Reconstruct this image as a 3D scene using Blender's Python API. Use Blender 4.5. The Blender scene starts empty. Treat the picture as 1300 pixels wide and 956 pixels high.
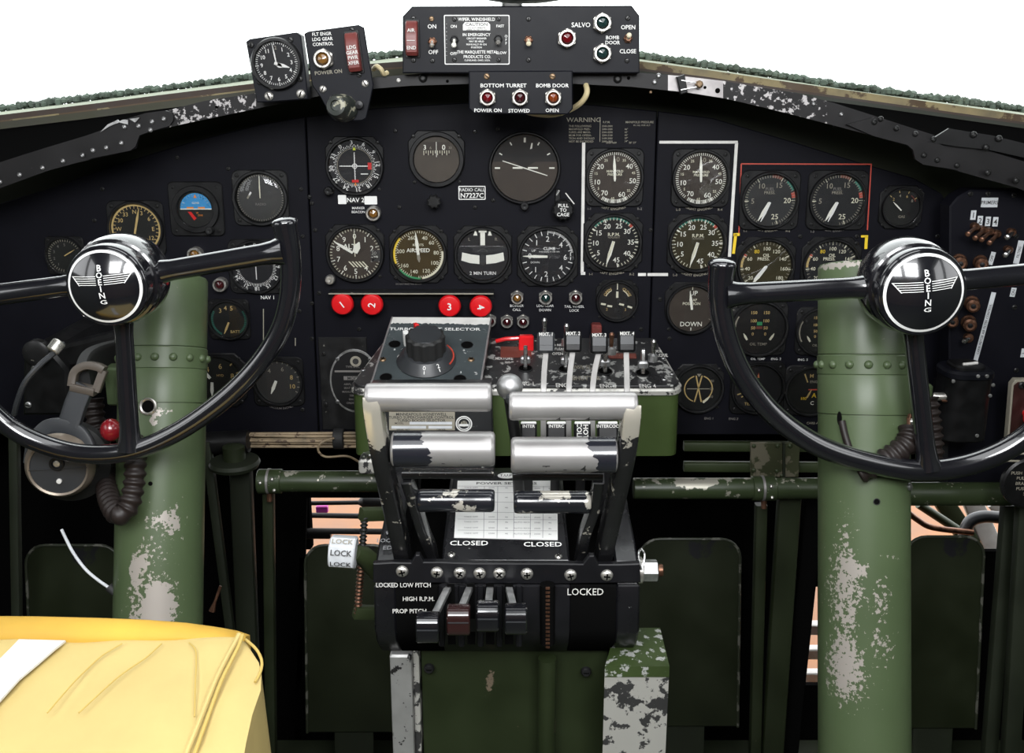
# B-17 style cockpit: instrument panel, control yokes, throttle quadrant
import bpy, bmesh, math, random
from mathutils import Vector, Matrix
PI = math.pi; R = math.radians
rnd = random.Random(11)
SC = bpy.context.scene
COL = SC.collection

# ------------------------------------------------------------------ camera model
F, CX, CY = 1264.0, 650.0, 433.5
TH = R(14.75)
CAM = Vector((0, -1.35, 1.15))
ST, CT = math.sin(TH), math.cos(TH)
def ray(px, py):
    u, v = (px-CX)/F, (CY-py)/F
    return Vector((u, CT+v*ST, -ST+v*CT))
def at(px, py, Y):                      # the point seen at a pixel on the upright plane y = Y
    d = ray(px, py); return CAM + d*((Y-CAM.y)/d.y)
def pt(px, py, t):                      # the point seen at a pixel at depth t
    return CAM + ray(px, py)*t
def mpp(px, py, Y):                     # metres per pixel there
    return (Y-CAM.y)/ray(px, py).y/F
def on(px, py, p0, n):
    d = ray(px, py); return CAM + d*((p0-CAM).dot(n)/d.dot(n))

# ------------------------------------------------------------------ materials
MATS = {}
def pmat(name, col, rough=0.5, metal=0.0, spec=0.5, coat=0.0, vary=0.0, vscale=30, bump=0.0, bscale=200,
         chip=None, chip2=None, emit=None, aniso=None):
    """chip = dict(col, scale, thr, blobs=[((x,y,z), r, k)], metal, rough)"""
    m = bpy.data.materials.new(name); m.use_nodes = True
    nt = m.node_tree; N = nt.nodes; L = nt.links
    b = N['Principled BSDF']
    b.inputs['Base Color'].default_value = (*col, 1)
    b.inputs['Roughness'].default_value = rough
    b.inputs['Metallic'].default_value = metal
    b.inputs['Specular IOR Level'].default_value = spec
    b.inputs['Coat Weight'].default_value = coat
    b.inputs['Coat Roughness'].default_value = 0.04
    if emit:
        b.inputs['Emission Color'].default_value = (*emit[0], 1); b.inputs['Emission Strength'].default_value = emit[1]
    tc = None
    if vary or bump or chip:
        tc = N.new('ShaderNodeTexCoord')
    colsock = None
    if vary:
        n = N.new('ShaderNodeTexNoise'); n.inputs['Scale'].default_value = vscale; n.inputs['Detail'].default_value = 5
        L.new(tc.outputs['Object'], n.inputs['Vector'])
        mx = N.new('ShaderNodeMix'); mx.data_type = 'RGBA'
        mx.inputs['A'].default_value = (*[c*(1-vary) for c in col], 1)
        mx.inputs['B'].default_value = (*[min(1, c*(1+vary)) for c in col], 1)
        mr = N.new('ShaderNodeMapRange'); mr.inputs[1].default_value = .3; mr.inputs[2].default_value = .7
        L.new(n.outputs[0], mr.inputs[0]); L.new(mr.outputs[0], mx.inputs['Factor'])
        colsock = mx.outputs['Result']
        rr = N.new('ShaderNodeMapRange'); rr.inputs[1].default_value = .3; rr.inputs[2].default_value = .7
        rr.inputs[3].default_value = max(.02, rough-.08*min(1, vary*3)); rr.inputs[4].default_value = min(1, rough+.1*min(1, vary*3))
        L.new(n.outputs[0], rr.inputs[0]); L.new(rr.outputs[0], b.inputs['Roughness'])
    for ch in (chip, chip2):
        if not ch: continue
        n = N.new('ShaderNodeTexNoise'); n.inputs['Scale'].default_value = ch.get('scale', 60); n.inputs['Detail'].default_value = ch.get('detail', 7)
        n.inputs['Roughness'].default_value = .62
        mp = N.new('ShaderNodeMapping'); mp.inputs['Location'].default_value = ch.get('off', (0, 0, 0)); mp.inputs['Scale'].default_value = ch.get('str', (1, 1, 1))
        L.new(tc.outputs['Object'], mp.inputs[0]); L.new(mp.outputs[0], n.inputs['Vector'])
        s = n.outputs[0]
        for (c, r, k) in ch.get('blobs', ()):
            r3 = r if isinstance(r, tuple) else (r, r, r)
            m2 = N.new('ShaderNodeMapping'); m2.vector_type = 'TEXTURE'
            m2.inputs['Location'].default_value = c; m2.inputs['Scale'].default_value = r3
            L.new(tc.outputs['Object'], m2.inputs[0])
            vl = N.new('ShaderNodeVectorMath'); vl.operation = 'LENGTH'; L.new(m2.outputs[0], vl.inputs[0])
            mr = N.new('ShaderNodeMapRange'); mr.inputs[1].default_value = 0; mr.inputs[2].default_value = 1
            mr.inputs[3].default_value = k; mr.inputs[4].default_value = 0
            L.new(vl.outputs['Value'], mr.inputs[0])
            ad = N.new('ShaderNodeMath'); ad.operation = 'ADD'; L.new(s, ad.inputs[0]); L.new(mr.outputs[0], ad.inputs[1]); s = ad.outputs[0]
        mr = N.new('ShaderNodeMapRange'); t = ch.get('thr', .65); w = ch.get('soft', .012)
        mr.inputs[1].default_value = t-w; mr.inputs[2].default_value = t+w
        L.new(s, mr.inputs[0])
        mx = N.new('ShaderNodeMix'); mx.data_type = 'RGBA'
        if colsock: L.new(colsock, mx.inputs['A'])
        else: mx.inputs['A'].default_value = (*col, 1)
        mx.inputs['B'].default_value = (*ch['col'], 1)
        L.new(mr.outputs[0], mx.inputs['Factor']); colsock = mx.outputs['Result']
        if 'metal' in ch:
            mm = N.new('ShaderNodeMapRange'); mm.inputs[3].default_value = metal; mm.inputs[4].default_value = ch['metal']
            L.new(mr.outputs[0], mm.inputs[0])
            if not b.inputs['Metallic'].is_linked: L.new(mm.outputs[0], b.inputs['Metallic'])
    if colsock: L.new(colsock, b.inputs['Base Color'])
    if bump:
        n = N.new('ShaderNodeTexNoise'); n.inputs['Scale'].default_value = bscale; n.inputs['Detail'].default_value = 3
        L.new(tc.outputs['Object'], n.inputs['Vector'])
        bp = N.new('ShaderNodeBump'); bp.inputs['Strength'].default_value = bump; bp.inputs['Distance'].default_value = .002
        L.new(n.outputs[0], bp.inputs['Height']); L.new(bp.outputs[0], b.inputs['Normal'])
    MATS[name] = m
    return m

def glassmat(name, tint=(1, 1, 1), rough=.02, ior=1.45):
    m = bpy.data.materials.new(name); m.use_nodes = True
    nt = m.node_tree; N = nt.nodes; L = nt.links
    for n in list(N): N.remove(n)
    o = N.new('ShaderNodeOutputMaterial'); mx = N.new('ShaderNodeMixShader')
    tr = N.new('ShaderNodeBsdfTransparent'); tr.inputs[0].default_value = (*tint, 1)
    gl = N.new('ShaderNodeBsdfGlossy'); gl.inputs['Roughness'].default_value = rough
    fr = N.new('ShaderNodeFresnel'); fr.inputs[0].default_value = ior
    L.new(fr.outputs[0], mx.inputs[0]); L.new(tr.outputs[0], mx.inputs[1]); L.new(gl.outputs[0], mx.inputs[2]); L.new(mx.outputs[0], o.inputs[0])
    MATS[name] = m
    return m

# ------------------------------------------------------------------ glyphs of the built-in font
GLY = {}
def _text_mesh(s, off):
    cu = bpy.data.curves.new('g', 'FONT'); cu.body = s; cu.size = 1; cu.resolution_u = 2; cu.offset = off
    ob = bpy.data.objects.new('g', cu); COL.objects.link(ob)
    dg = bpy.context.evaluated_depsgraph_get()
    me = bpy.data.meshes.new_from_object(ob.evaluated_get(dg))
    vs = [(v.co.x, v.co.y) for v in me.vertices]; fs = [tuple(p.vertices) for p in me.polygons]
    bpy.data.objects.remove(ob); bpy.data.meshes.remove(me); bpy.data.curves.remove(cu)
    return vs, fs
_bar = None
def glyph(c, bold):
    global _bar
    k = (c, bold)
    if k not in GLY:
        off = .013 if bold else .004
        if _bar is None: _bar = min(v[0] for v in _text_mesh('|', 0)[0])
        adv = min(v[0] for v in _text_mesh(c+'|', 0)[0] if True) if c == ' ' else None
        vs, fs = ([], []) if c == ' ' else _text_mesh(c, off)
        if c == ' ': adv = .3
        else:
            w, _ = _text_mesh(c+'||', 0)
            # the last two bars are the right-most pieces: their left edges give the advance
            one = _text_mesh('||', 0)[0]; bw = max(v[0] for v in one)-_bar
            adv = max(v[0] for v in w)-bw-_bar
        GLY[k] = (vs, fs, adv)
    return GLY[k]

# ------------------------------------------------------------------ mesh builder
class MB:
    def __init__(s): s.v = []; s.f = []; s.m = []; s.mats = []; s.M = Matrix()
    def mi(s, m):
        m = MATS[m] if isinstance(m, str) else m
        if m not in s.mats: s.mats.append(m)
        return s.mats.index(m)
    def add(s, vs, fs, m):
        b = len(s.v); i = s.mi(m)
        s.v += [tuple(s.M @ Vector(p)) for p in vs]
        s.f += [tuple(b+k for k in q) for q in fs]; s.m += [i]*len(fs)
        return s
    def rings(s, rs, m, cap0=True, cap1=True, closed=True):
        n = len(rs[0]); vs = [p for r in rs for p in r]; fs = []
        for j in range(len(rs)-1):
            for i in range(n if closed else n-1):
                k = (i+1) % n
                fs.append((j*n+i, j*n+k, (j+1)*n+k, (j+1)*n+i))
        if cap0: fs.append(tuple(range(n-1, -1, -1)))
        if cap1: fs.append(tuple((len(rs)-1)*n+i for i in range(n)))
        return s.add(vs, fs, m)
    def prism(s, poly, z0, z1, m, bev=0.0, bev0=0.0):
        a = sum(poly[i][0]*poly[(i+1) % len(poly)][1]-poly[(i+1) % len(poly)][0]*poly[i][1] for i in range(len(poly)))
        if a < 0: poly = poly[::-1]
        def inset(d): return offset_poly(poly, d)
        up = z1 > z0; sg = 1 if up else -1
        rs = []
        if bev0: rs += [[(x, y, z0) for x, y in inset(bev0)], [(x, y, z0+sg*bev0) for x, y in poly]]
        else: rs += [[(x, y, z0) for x, y in poly]]
        if bev: rs += [[(x, y, z1-sg*bev) for x, y in poly], [(x, y, z1) for x, y in inset(bev)]]
        else: rs += [[(x, y, z1) for x, y in poly]]
        return s.rings(rs, m)
    def box(s, c, d, m, bev=0.0):
        x, y, z = c; w, h, k = d[0]/2, d[1]/2, d[2]/2
        q = min(bev, w*.9, h*.9)
        poly = rrect(w, h, q, 2) if q else [(-w, -h), (w, -h), (w, h), (-w, h)]
        o = s.M; s.M = o @ Matrix.Translation(c)
        s.prism(poly, -k, k, m, min(bev, k*.9), min(bev, k*.9)); s.M = o
        return s
    def lathe(s, prof, m, n=32, c=(0, 0, 0)):
        o = s.M; s.M = o @ Matrix.Translation(c)
        rs = [[(max(r, 1e-6)*math.cos(2*PI*i/n), max(r, 1e-6)*math.sin(2*PI*i/n), z) for i in range(n)] for r, z in prof]
        s.rings(rs, m, prof[0][0] > 1e-6, prof[-1][0] > 1e-6); s.M = o
        return s
    def ringlathe(s, prof, m, n=32, c=(0, 0, 0)):   # closed profile
        o = s.M; s.M = o @ Matrix.Translation(c)
        s.rings([[(r*math.cos(2*PI*i/n), r*math.sin(2*PI*i/n), z) for i in range(n)] for r, z in prof+[prof[0]]], m, False, False); s.M = o
        return s
    def cyl(s, p0, p1, r, m, n=16, r1=None, bev=0.0):
        p0, p1 = Vector(p0), Vector(p1); d = p1-p0; h = d.length; r1 = r if r1 is None else r1
        o = s.M; s.M = o @ Matrix.Translation(p0) @ d.to_track_quat('Z', 'Y').to_matrix().to_4x4()
        if bev: s.lathe([(r-bev, 0), (r, bev), (r1, h-bev), (r1-bev, h)], m, n)
        else: s.lathe([(r, 0), (r1, h)], m, n)
        s.M = o; return s
    def tube(s, path, r, m, n=10, sq=None):
        P = [Vector(p) for p in path]; k = len(P); rs = []
        T = [((P[min(i+1, k-1)]-P[max(i-1, 0)]).normalized()) for i in range(k)]
        u = T[0].orthogonal().normalized()
        if sq: u = Vector(sq[2]); u = (u-T[0]*u.dot(T[0])).normalized()
        for i in range(k):
            u = (u-T[i]*u.dot(T[i])).normalized(); w = T[i].cross(u)
            rr = r[i] if isinstance(r, (list, tuple)) else r
            if sq: rs.append([P[i]+u*(a*sq[0])+w*(b*sq[1]) for a, b in rrect(1, 1, .3, 2)])
            else: rs.append([P[i]+u*rr*math.cos(2*PI*j/n)+w*rr*math.sin(2*PI*j/n) for j in range(n)])
        return s.rings(rs, m)
    def ball(s, c, r, m, n=16, sx=(1, 1, 1)):
        h = n//2
        vs = []; rs = []
        for j in range(h+1):
            a = PI*j/h
            rs.append([(c[0]+max(1e-6, math.sin(a))*r*sx[0]*math.cos(2*PI*i/n), c[1]+max(1e-6, math.sin(a))*r*sx[1]*math.sin(2*PI*i/n), c[2]-r*sx[2]*math.cos(a)) for i in range(n)])
        return s.rings(rs, m, False, False)
    def quad(s, a, b, c, d, m): return s.add([a, b, c, d], [(0, 1, 2, 3)], m)
    def disc(s, c, r, z, m, n=32, a0=0, a1=360):
        return s.add([(c[0]+r*math.cos(2*PI*i/n), c[1]+r*math.sin(2*PI*i/n), z) for i in range(n)], [tuple(range(n))], m)
    def text(s, t, size, x, y, z, m, rot=0, bold=False, align='C', wide=1.0, track=0.0):
        gs = [glyph(c, bold) for c in t]
        W = sum(g[2]*wide+track for g in gs)-track
        x0 = {'C': -W/2, 'L': 0, 'R': -W}[align]
        ca, sa = math.cos(rot), math.sin(rot)
        for g in gs:
            if g[0]:
                vs = []
                for gx, gy in g[0]:
                    a, b = (x0+gx*wide)*size, (gy-.35)*size
                    vs.append((x+a*ca-b*sa, y+a*sa+b*ca, z))
                s.add(vs, g[1], m)
            x0 += g[2]*wide+track
        return s
    def arctext(s, t, size, r, amid, z, m, c=(0, 0), inward=False, bold=False, wide=1.0):
        gs = [glyph(ch, bold) for ch in t]; W = sum(g[2]*wide for g in gs)*size
        pos = -W/2
        for ch, g in zip(t, gs):
            w = g[2]*size*wide; a = (pos+w/2)/r
            if inward: ang = amid-a; rt = PI-ang
            else: ang = amid+a; rt = -ang
            s.text(ch, size, c[0]+r*math.sin(ang), c[1]+r*math.cos(ang), z, m, rt, bold, wide=wide); pos += w
        return s
    def build(s, name, parent=None, smooth=38, flat=False, loc=None, rot=None):
        me = bpy.data.meshes.new(name); me.from_pydata(s.v, [], s.f)
        for m in s.mats: me.materials.append(m)
        me.polygons.foreach_set('material_index', s.m)
        if not flat:
            bm = bmesh.new(); bm.from_mesh(me); bmesh.ops.recalc_face_normals(bm, faces=bm.faces); bm.to_mesh(me); bm.free()
            me.polygons.foreach_set('use_smooth', [True]*len(me.polygons)); me.set_sharp_from_angle(angle=R(smooth))
        me.update()
        o = bpy.data.objects.new(name, me); COL.objects.link(o)
        if parent: o.parent = parent
        if loc is not None: o.location = loc
        if rot is not None: o.rotation_euler = rot
        return o

def offset_poly(poly, d):
    n = len(poly); out = []
    for i in range(n):
        p0, p1, p2 = Vector(poly[i-1]), Vector(poly[i]), Vector(poly[(i+1) % n])
        a = (p1-p0); b = (p2-p1)
        if a.length < 1e-9 or b.length < 1e-9: out.append(tuple(p1)); continue
        a.normalize(); b.normalize()
        na = Vector((-a.y, a.x)); nb = Vector((-b.y, b.x)); k = (na+nb)
        l = k.length_squared
        if l < .2: out.append(tuple(p1+na*d)); continue
        out.append(tuple(p1+k*(2*d/l)))
    return out
def rrect(w, h, r, n=4):
    pts = []
    for (cx, cy, a0) in ((w-r, h-r, 0), (-w+r, h-r, 90), (-w+r, -h+r, 180), (w-r, -h+r, 270)):
        for i in range(n+1):
            a = R(a0+90*i/n); pts.append((cx+r*math.cos(a), cy+r*math.sin(a)))
    return pts
def circ(r, n=32, cx=0, cy=0): return [(cx+r*math.cos(2*PI*i/n), cy+r*math.sin(2*PI*i/n)) for i in range(n)]
def smoothpath(P, k=6):
    P = [Vector(p) for p in P]; out = []
    for i in range(len(P)-1):
        a, b, c, d = P[max(i-1, 0)], P[i], P[i+1], P[min(i+2, len(P)-1)]
        for j in range(k):
            t = j/k
            out.append(.5*((2*b)+(c-a)*t+(2*a-5*b+4*c-d)*t*t+(3*b-a-3*c+d)*t**3))
    out.append(P[-1]); return out

def tag(o, label, cat, group=None):
    o['label'] = label; o['category'] = cat
    if group: o['group'] = group
    return o
def thing(name, label, cat, loc=(0, 0, 0), rot=(0, 0, 0), group=None):
    o = bpy.data.objects.new(name, None); COL.objects.link(o); o.empty_display_size = .02
    o.location = loc; o.rotation_euler = rot
    return tag(o, label, cat, group)
def structure(o): o['kind'] = 'structure'; return o
def part(name, me_obj, parent, M=None, label=None):   # another copy of a part, sharing its mesh
    o = bpy.data.objects.new(name, me_obj.data); COL.objects.link(o); o.parent = parent
    if M is not None: o.matrix_local = M
    if label: o['label'] = label
    return o
UP = (PI/2, 0, 0)        # local z looks back at the pilots
# ------------------------------------------------------------------ palette
pmat('panel_black', (.0042, .0042, .0070), .55, spec=.12, vary=.12, vscale=25, bump=.05, bscale=500)
pmat('case_black', (.0055, .0055, .006), .4, spec=.3, vary=.3, vscale=60)
pmat('case_worn', (.009, .009, .0095), .4, spec=.35, vary=.3, vscale=60, chip=dict(col=(.16, .15, .13), scale=70, thr=.68))
pmat('box_black', (.0046, .0050, .0078), .45, spec=.18, vary=.1, vscale=40)
pmat('gloss_black', (.006, .006, .008), .16, spec=.6, coat=.8)
pmat('rubber', (.012, .012, .012), .7)
pmat('matte_black', (.004, .004, .004), .9, spec=.0)
pmat('screw_dark', (.03, .03, .03), .35, metal=.6)
pmat('screw_brass', (.22, .15, .09), .45, metal=.8, vary=.4, vscale=300)
pmat('steel', (.55, .55, .54), .28, metal=1, vary=.15, vscale=200)
pmat('steel_dull', (.42, .42, .42), .42, metal=.9, vary=.25, vscale=120)
pmat('nickel', (.62, .6, .56), .3, metal=.85, vary=.2, vscale=200)
pmat('bronze', (.16, .08, .05), .38, metal=.8, vary=.4, vscale=150)
pmat('white', (.72, .72, .70), .5)
pmat('white_paint', (.62, .61, .58), .5, vary=.1, vscale=60)
pmat('tape', (.52, .54, .56), .55, vary=.12, vscale=60)
pmat('cream', (.62, .56, .40), .5)
pmat('lume', (.66, .64, .50), .5)
pmat('lume_pale', (.78, .78, .70), .5)
pmat('lume_gold', (.50, .36, .14), .5)
pmat('grey_mark', (.16, .15, .14), .6)
pmat('dim_mark', (.26, .24, .19), .6)
pmat('ink', (.02, .02, .02), .6)
pmat('ink_grey', (.22, .22, .23), .6)
pmat('red', (.55, .012, .012), .35)
pmat('red_mark', (.42, .05, .03), .5)
pmat('dull_red', (.13, .03, .02), .5)
pmat('yellow_mark', (.75, .52, .02), .5)
pmat('lime_mark', (.65, .72, .03), .5)
pmat('orange_mark', (.7, .22, .02), .5)
pmat('green_mark', (.02, .22, .08), .5)
pmat('teal_mark', (.02, .16, .12), .5)
pmat('sky_blue', (.03, .24, .52), .45)
pmat('dial_black', (.008, .008, .010), .55, spec=.3)
pmat('dial_dark', (.005, .005, .0055), .55, spec=.3)
pmat('dial_grey', (.022, .022, .022), .5)
pmat('dial_brown', (.036, .028, .022), .55, spec=.3, vary=.12, vscale=40)  # cabin's brown reflection in the dial glass, painted into the face colour
pmat('dial_taupe', (.054, .045, .036), .55, spec=.3, vary=.12, vscale=40)
pmat('dial_olive', (.026, .021, .006), .55, spec=.3, vary=.15, vscale=40)
pmat('dial_gold', (.038, .024, .003), .55, spec=.3, vary=.1, vscale=40)
pmat('dial_smoke', (.020, .021, .022), .55, spec=.3, vary=.2, vscale=40)
pmat('guard_red', (.14, .028, .024), .4, vary=.15, vscale=120)
pmat('button_red', (.62, .010, .014), .28, coat=.4)
pmat('lens_red', (.10, .002, .005), .08, coat=1)
pmat('lens_darkred', (.035, .004, .006), .08, coat=1)
pmat('lens_amber', (.16, .075, .016), .1, coat=1)
pmat('lens_rust', (.16, .03, .006), .1, coat=1)
pmat('lens_green', (.008, .025, .024), .08, coat=1)
pmat('column_green', (.060, .086, .040), .40, vary=.14, vscale=7, spec=.4)
pmat('olive', (.028, .040, .014), .5, vary=.2, vscale=14)
pmat('olive_dark', (.009, .013, .005), .6, vary=.3, vscale=12)
pmat('former_green', (.012, .015, .005), .7, vary=.25, vscale=12)
pmat('sill_olive', (.022, .022, .008), .55, vary=.3, vscale=14)
pmat('gasket_brown', (.030, .016, .009), .6, vary=.4, vscale=30)
pmat('sill_cream', (.20, .16, .075), .6, vary=.4, vscale=25, chip=dict(col=(.06, .033, .010), scale=14, thr=.52, str=(1, 1, 1)))
pmat('flange_black', (.0072, .0066, .0072), .42, spec=.3, vary=.2, vscale=40, chip=dict(col=(.42, .40, .40), scale=130, thr=.735, metal=.5))
pmat('flange_chipped', (.0078, .0072, .0078), .42, spec=.3, vary=.2, vscale=40, chip=dict(col=(.42, .40, .40), scale=110, thr=.56, metal=.5))
pmat('bare_metal', (.36, .34, .34), .4, metal=.6, vary=.2, vscale=60)
pmat('aluminium', (.58, .57, .56), .33, metal=.55, vary=.06, vscale=40, spec=.5)
pmat('seat_yellow', (.47, .36, .135), .75, vary=.10, vscale=9, bump=.25, bscale=60)
pmat('seat_gold', (.52, .31, .04), .75, vary=.16, vscale=12, bump=.2, bscale=60)
pmat('strap_white', (.58, .575, .56), .8, bump=.2, bscale=400)
pmat('plywood', (.22, .085, .022), .5, vary=.3, vscale=6)
pmat('grey_plastic', (.026, .028, .031), .4)
pmat('tan_ring', (.20, .165, .13), .35, metal=.5)
pmat('hose_brown', (.012, .008, .007), .5, spec=.35)
pmat('wire_cream', (.50, .42, .24), .5)
pmat('bundle_tan', (.24, .18, .11), .6, vary=.35, vscale=60, chip=dict(col=(.08, .05, .03), scale=90, thr=.6))
pmat('leather_tan', (.17, .11, .07), .6, vary=.2, vscale=10)
pmat('interior_green', (.03, .038, .02), .6, vary=.15, vscale=6)
pmat('canopy_grey', (.20, .20, .19), .7)
pmat('field_grass', (.150, .165, .118), .9, vary=.15, vscale=.06)
pmat('tree_green', (.046, .062, .048), .9, vary=.45, vscale=.5)
pmat('lever_pale', (.34, .33, .32), .4, metal=.2)
pmat('seam_yellow', (.46, .33, .09), .75)
pmat('pink', (.5, .05, .35), .5)
glassmat('dial_glass')
glassmat('pane_glass', (.96, .98, .97))

# ------------------------------------------------------------------ world, camera, colour
w = bpy.data.worlds.new('sky'); SC.world = w; w.use_nodes = True
nt = w.node_tree; bg = nt.nodes['Background']
tcw = nt.nodes.new('ShaderNodeTexCoord'); sep = nt.nodes.new('ShaderNodeSeparateXYZ')
mr = nt.nodes.new('ShaderNodeMapRange'); mr.inputs[1].default_value = -.25; mr.inputs[2].default_value = -.02
mxw = nt.nodes.new('ShaderNodeMix'); mxw.data_type = 'RGBA'
mxw.inputs['A'].default_value = (.35, .38, .30, 1); mxw.inputs['B'].default_value = (.97, .985, 1.0, 1)
nt.links.new(tcw.outputs['Generated'], sep.inputs[0]); nt.links.new(sep.outputs['Z'], mr.inputs[0])
nt.links.new(mr.outputs[0], mxw.inputs['Factor']); nt.links.new(mxw.outputs['Result'], bg.inputs['Color'])
bg.inputs['Strength'].default_value = 3.2
vs = SC.view_settings
SC.display_settings.display_device = 'sRGB'
vs.view_transform = 'Standard'; vs.look = 'None'; vs.gamma = 1; vs.use_curve_mapping = False
vs.exposure = 0.2
SC.cycles.max_bounces = 8; SC.cycles.transparent_max_bounces = 16; SC.cycles.sample_clamp_indirect = 4; SC.cycles.caustics_reflective = False
cd = bpy.data.cameras.new('camera'); cam = bpy.data.objects.new('camera', cd); COL.objects.link(cam)
cd.sensor_width = 36; cd.lens = 36*F/1300; cd.shift_x = 0; cd.shift_y = -(478-CY)/1300; cd.clip_start = .02; cd.clip_end = 2000
cam.location = CAM; cam.rotation_euler = (PI/2-TH, 0, 0); SC.camera = cam

# ------------------------------------------------------------------ shell of the flight deck
def slab(name, c, d, m): return structure(MB().box(c, d, m).build(name))
slab('floor', (0, -1.1, -.02), (1.9, 2.6, .04), 'interior_green')
slab('floor_nose', (0, 1.45, -.05), (4.4, 2.5, .04), 'plywood')
for sx, nm in ((-1, 'wall_left'), (1, 'wall_right')):
    m = MB()
    m.box((sx*.92, -1.05, .52), (.03, 2.3, 1.06), 'interior_green')          # below the side windows
    m.box((sx*.92, -1.75, 1.3), (.03, .9, .52), 'interior_green')
    m.box((sx*.91, -.30, 1.3), (.03, .50, .50), 'interior_green')
    m.box((sx*.90, -.95, 1.54), (.04, 2.3, .10), 'interior_green')
    m.box((sx*.91, -.92, 1.30), (.04, .04, .5), 'interior_green')            # window post
    structure(m.build(nm))
m = MB(); m.box((0, -2.2, .45), (1.9, .04, .9), 'leather_tan'); m.box((-.6, -2.2, 1.25), (.7, .04, .72), 'interior_green'); m.box((.6, -2.2, 1.25), (.7, .04, .72), 'interior_green'); m.box((0, -2.2, 1.25), (.6, .04, .72), 'leather_tan')
structure(m.build('wall_back'))
m = MB(); m.box((0, -1.95, 1.60), (1.9, .55, .03), 'interior_green'); m.box((0, -.30, 1.60), (1.9, .36, .03), 'interior_green')
for x in (-.72, .72): m.box((x, -1.1, 1.60), (.5, 1.3, .03), 'interior_green')
m.box((0, -1.05, 1.61), (.06, 1.2, .05), 'interior_green')
structure(m.build('ceiling'))

# bulkhead behind the panel: a full plate above the panel's foot, an added black lower plate, for the dark there, with two openings to the nose
m = MB(); m.M = Matrix.Rotation(PI/2, 4, 'X')
YB = .05
up = [(-80, 262), (60, 190), (150, 160), (330, 118), (480, 97), (650, 88), (820, 94), (940, 108), (1060, 125), (1180, 150), (1400, 190)]
pl = [at(a, b, YB) for a, b in up]
pl = [(p.x, p.z) for p in pl]+[(.92, .655), (-.92, .655)]
m.prism(pl, -YB-.004, -YB, 'former_green')
YL = .24
def lp(px, py, Y): p = at(px, py, Y); return (p.x, p.z)
def rect_px(m, x0, y0, x1, y1, Y, mat, th=.01):
    a, b = lp(x0, y0, Y), lp(x1, y1, Y); m.prism([(a[0], a[1]), (b[0], a[1]), (b[0], b[1]), (a[0], b[1])], -Y-th, -Y, mat)
def quad_px(m, P, Y, mat, th=.01): m.prism([lp(a, b, Y) for a, b in P], -Y-th, -Y, mat)
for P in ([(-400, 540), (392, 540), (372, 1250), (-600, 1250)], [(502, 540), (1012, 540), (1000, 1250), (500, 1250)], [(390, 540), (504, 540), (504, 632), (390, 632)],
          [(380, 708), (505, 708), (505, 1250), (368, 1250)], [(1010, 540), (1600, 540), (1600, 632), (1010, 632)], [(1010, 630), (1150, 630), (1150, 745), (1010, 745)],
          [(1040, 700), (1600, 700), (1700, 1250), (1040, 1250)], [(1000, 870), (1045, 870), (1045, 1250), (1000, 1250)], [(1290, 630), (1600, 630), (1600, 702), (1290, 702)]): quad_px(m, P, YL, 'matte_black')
p_ = at(650, 552, .03); m.M = Matrix(); m.box((0, .15, .648), (1.9, .22, .008), 'matte_black')  # shelf and side pieces added to keep nose daylight out of the footwell
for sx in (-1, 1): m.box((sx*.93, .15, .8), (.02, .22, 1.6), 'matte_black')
structure(m.build('wall_front'))
# two added fill lights by the roof opening, aimed at the panel
for sx in (-1, 1):
    ld = bpy.data.lights.new('roof_fill_light', 'AREA'); ld.shape = 'RECTANGLE'; ld.size = .42; ld.size_y = .42; ld.energy = 12; ld.color = (.97, .985, 1)
    lo_ = bpy.data.objects.new('roof_fill_light', ld); COL.objects.link(lo_); lo_.location = (sx*.27, -1.6, 1.56)
    lo_.rotation_euler = (R(58), 0, 0)

# ------------------------------------------------------------------ outside
def strip(P0, P1, mat, name, th=None):
    m = MB(); n = len(P0)
    m.add([tuple(p) for p in P0]+[tuple(p) for p in P1], [(i, i+1, n+i+1, n+i) for i in range(n-1)], mat)
    return m
treetop = [(-120, 147), (0, 131), (100, 119), (200, 106), (330, 89), (470, 66), (560, 58), (650, 55), (740, 56), (815, 64), (900, 76), (1000, 91), (1100, 106), (1200, 119), (1300, 132), (1420, 148)]
treefoot = [(a, b+{0: 11}.get(a, 11)) for a, b in treetop]
# a grassy rise with a belt of trees along its crest, 180 m ahead
crest = smoothpath([pt(a, b, 180.) for a, b in treefoot], 4)
near = [Vector((p.x*.28, 48, -3.2+p.z*.0)) for p in crest]
m = MB(); n = len(crest)
far = [Vector((p.x*1.3, p.y+90, p.z-14)) for p in crest]
m.add([tuple(p) for p in near]+[tuple(p) for p in crest]+[tuple(p) for p in far], [(i, i+1, n+i+1, n+i) for i in range(n-1)]+[(n+i, n+i+1, 2*n+i+1, 2*n+i) for i in range(n-1)], 'field_grass')
structure(m.build('ground_field'))
m = MB(); rt = random.Random(3)
top = smoothpath([pt(a, b, 180.) for a, b in treetop], 40)
for i, p in enumerate(top):
    h = 1.25*rt.uniform(.6, 1.15)
    for k in range(3):
        m.ball((p.x+rt.uniform(-.5, .5), p.y+rt.uniform(-2, 2), p.z-.75+rt.uniform(-.5, .1)), .62*rt.uniform(.6, 1), 'tree_green', 6, (1.2, 1, h))
o = m.build('treeline'); o['kind'] = 'stuff'; tag(o, 'dark green belt of distant trees on the skyline beyond the windscreen', 'trees')

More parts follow.
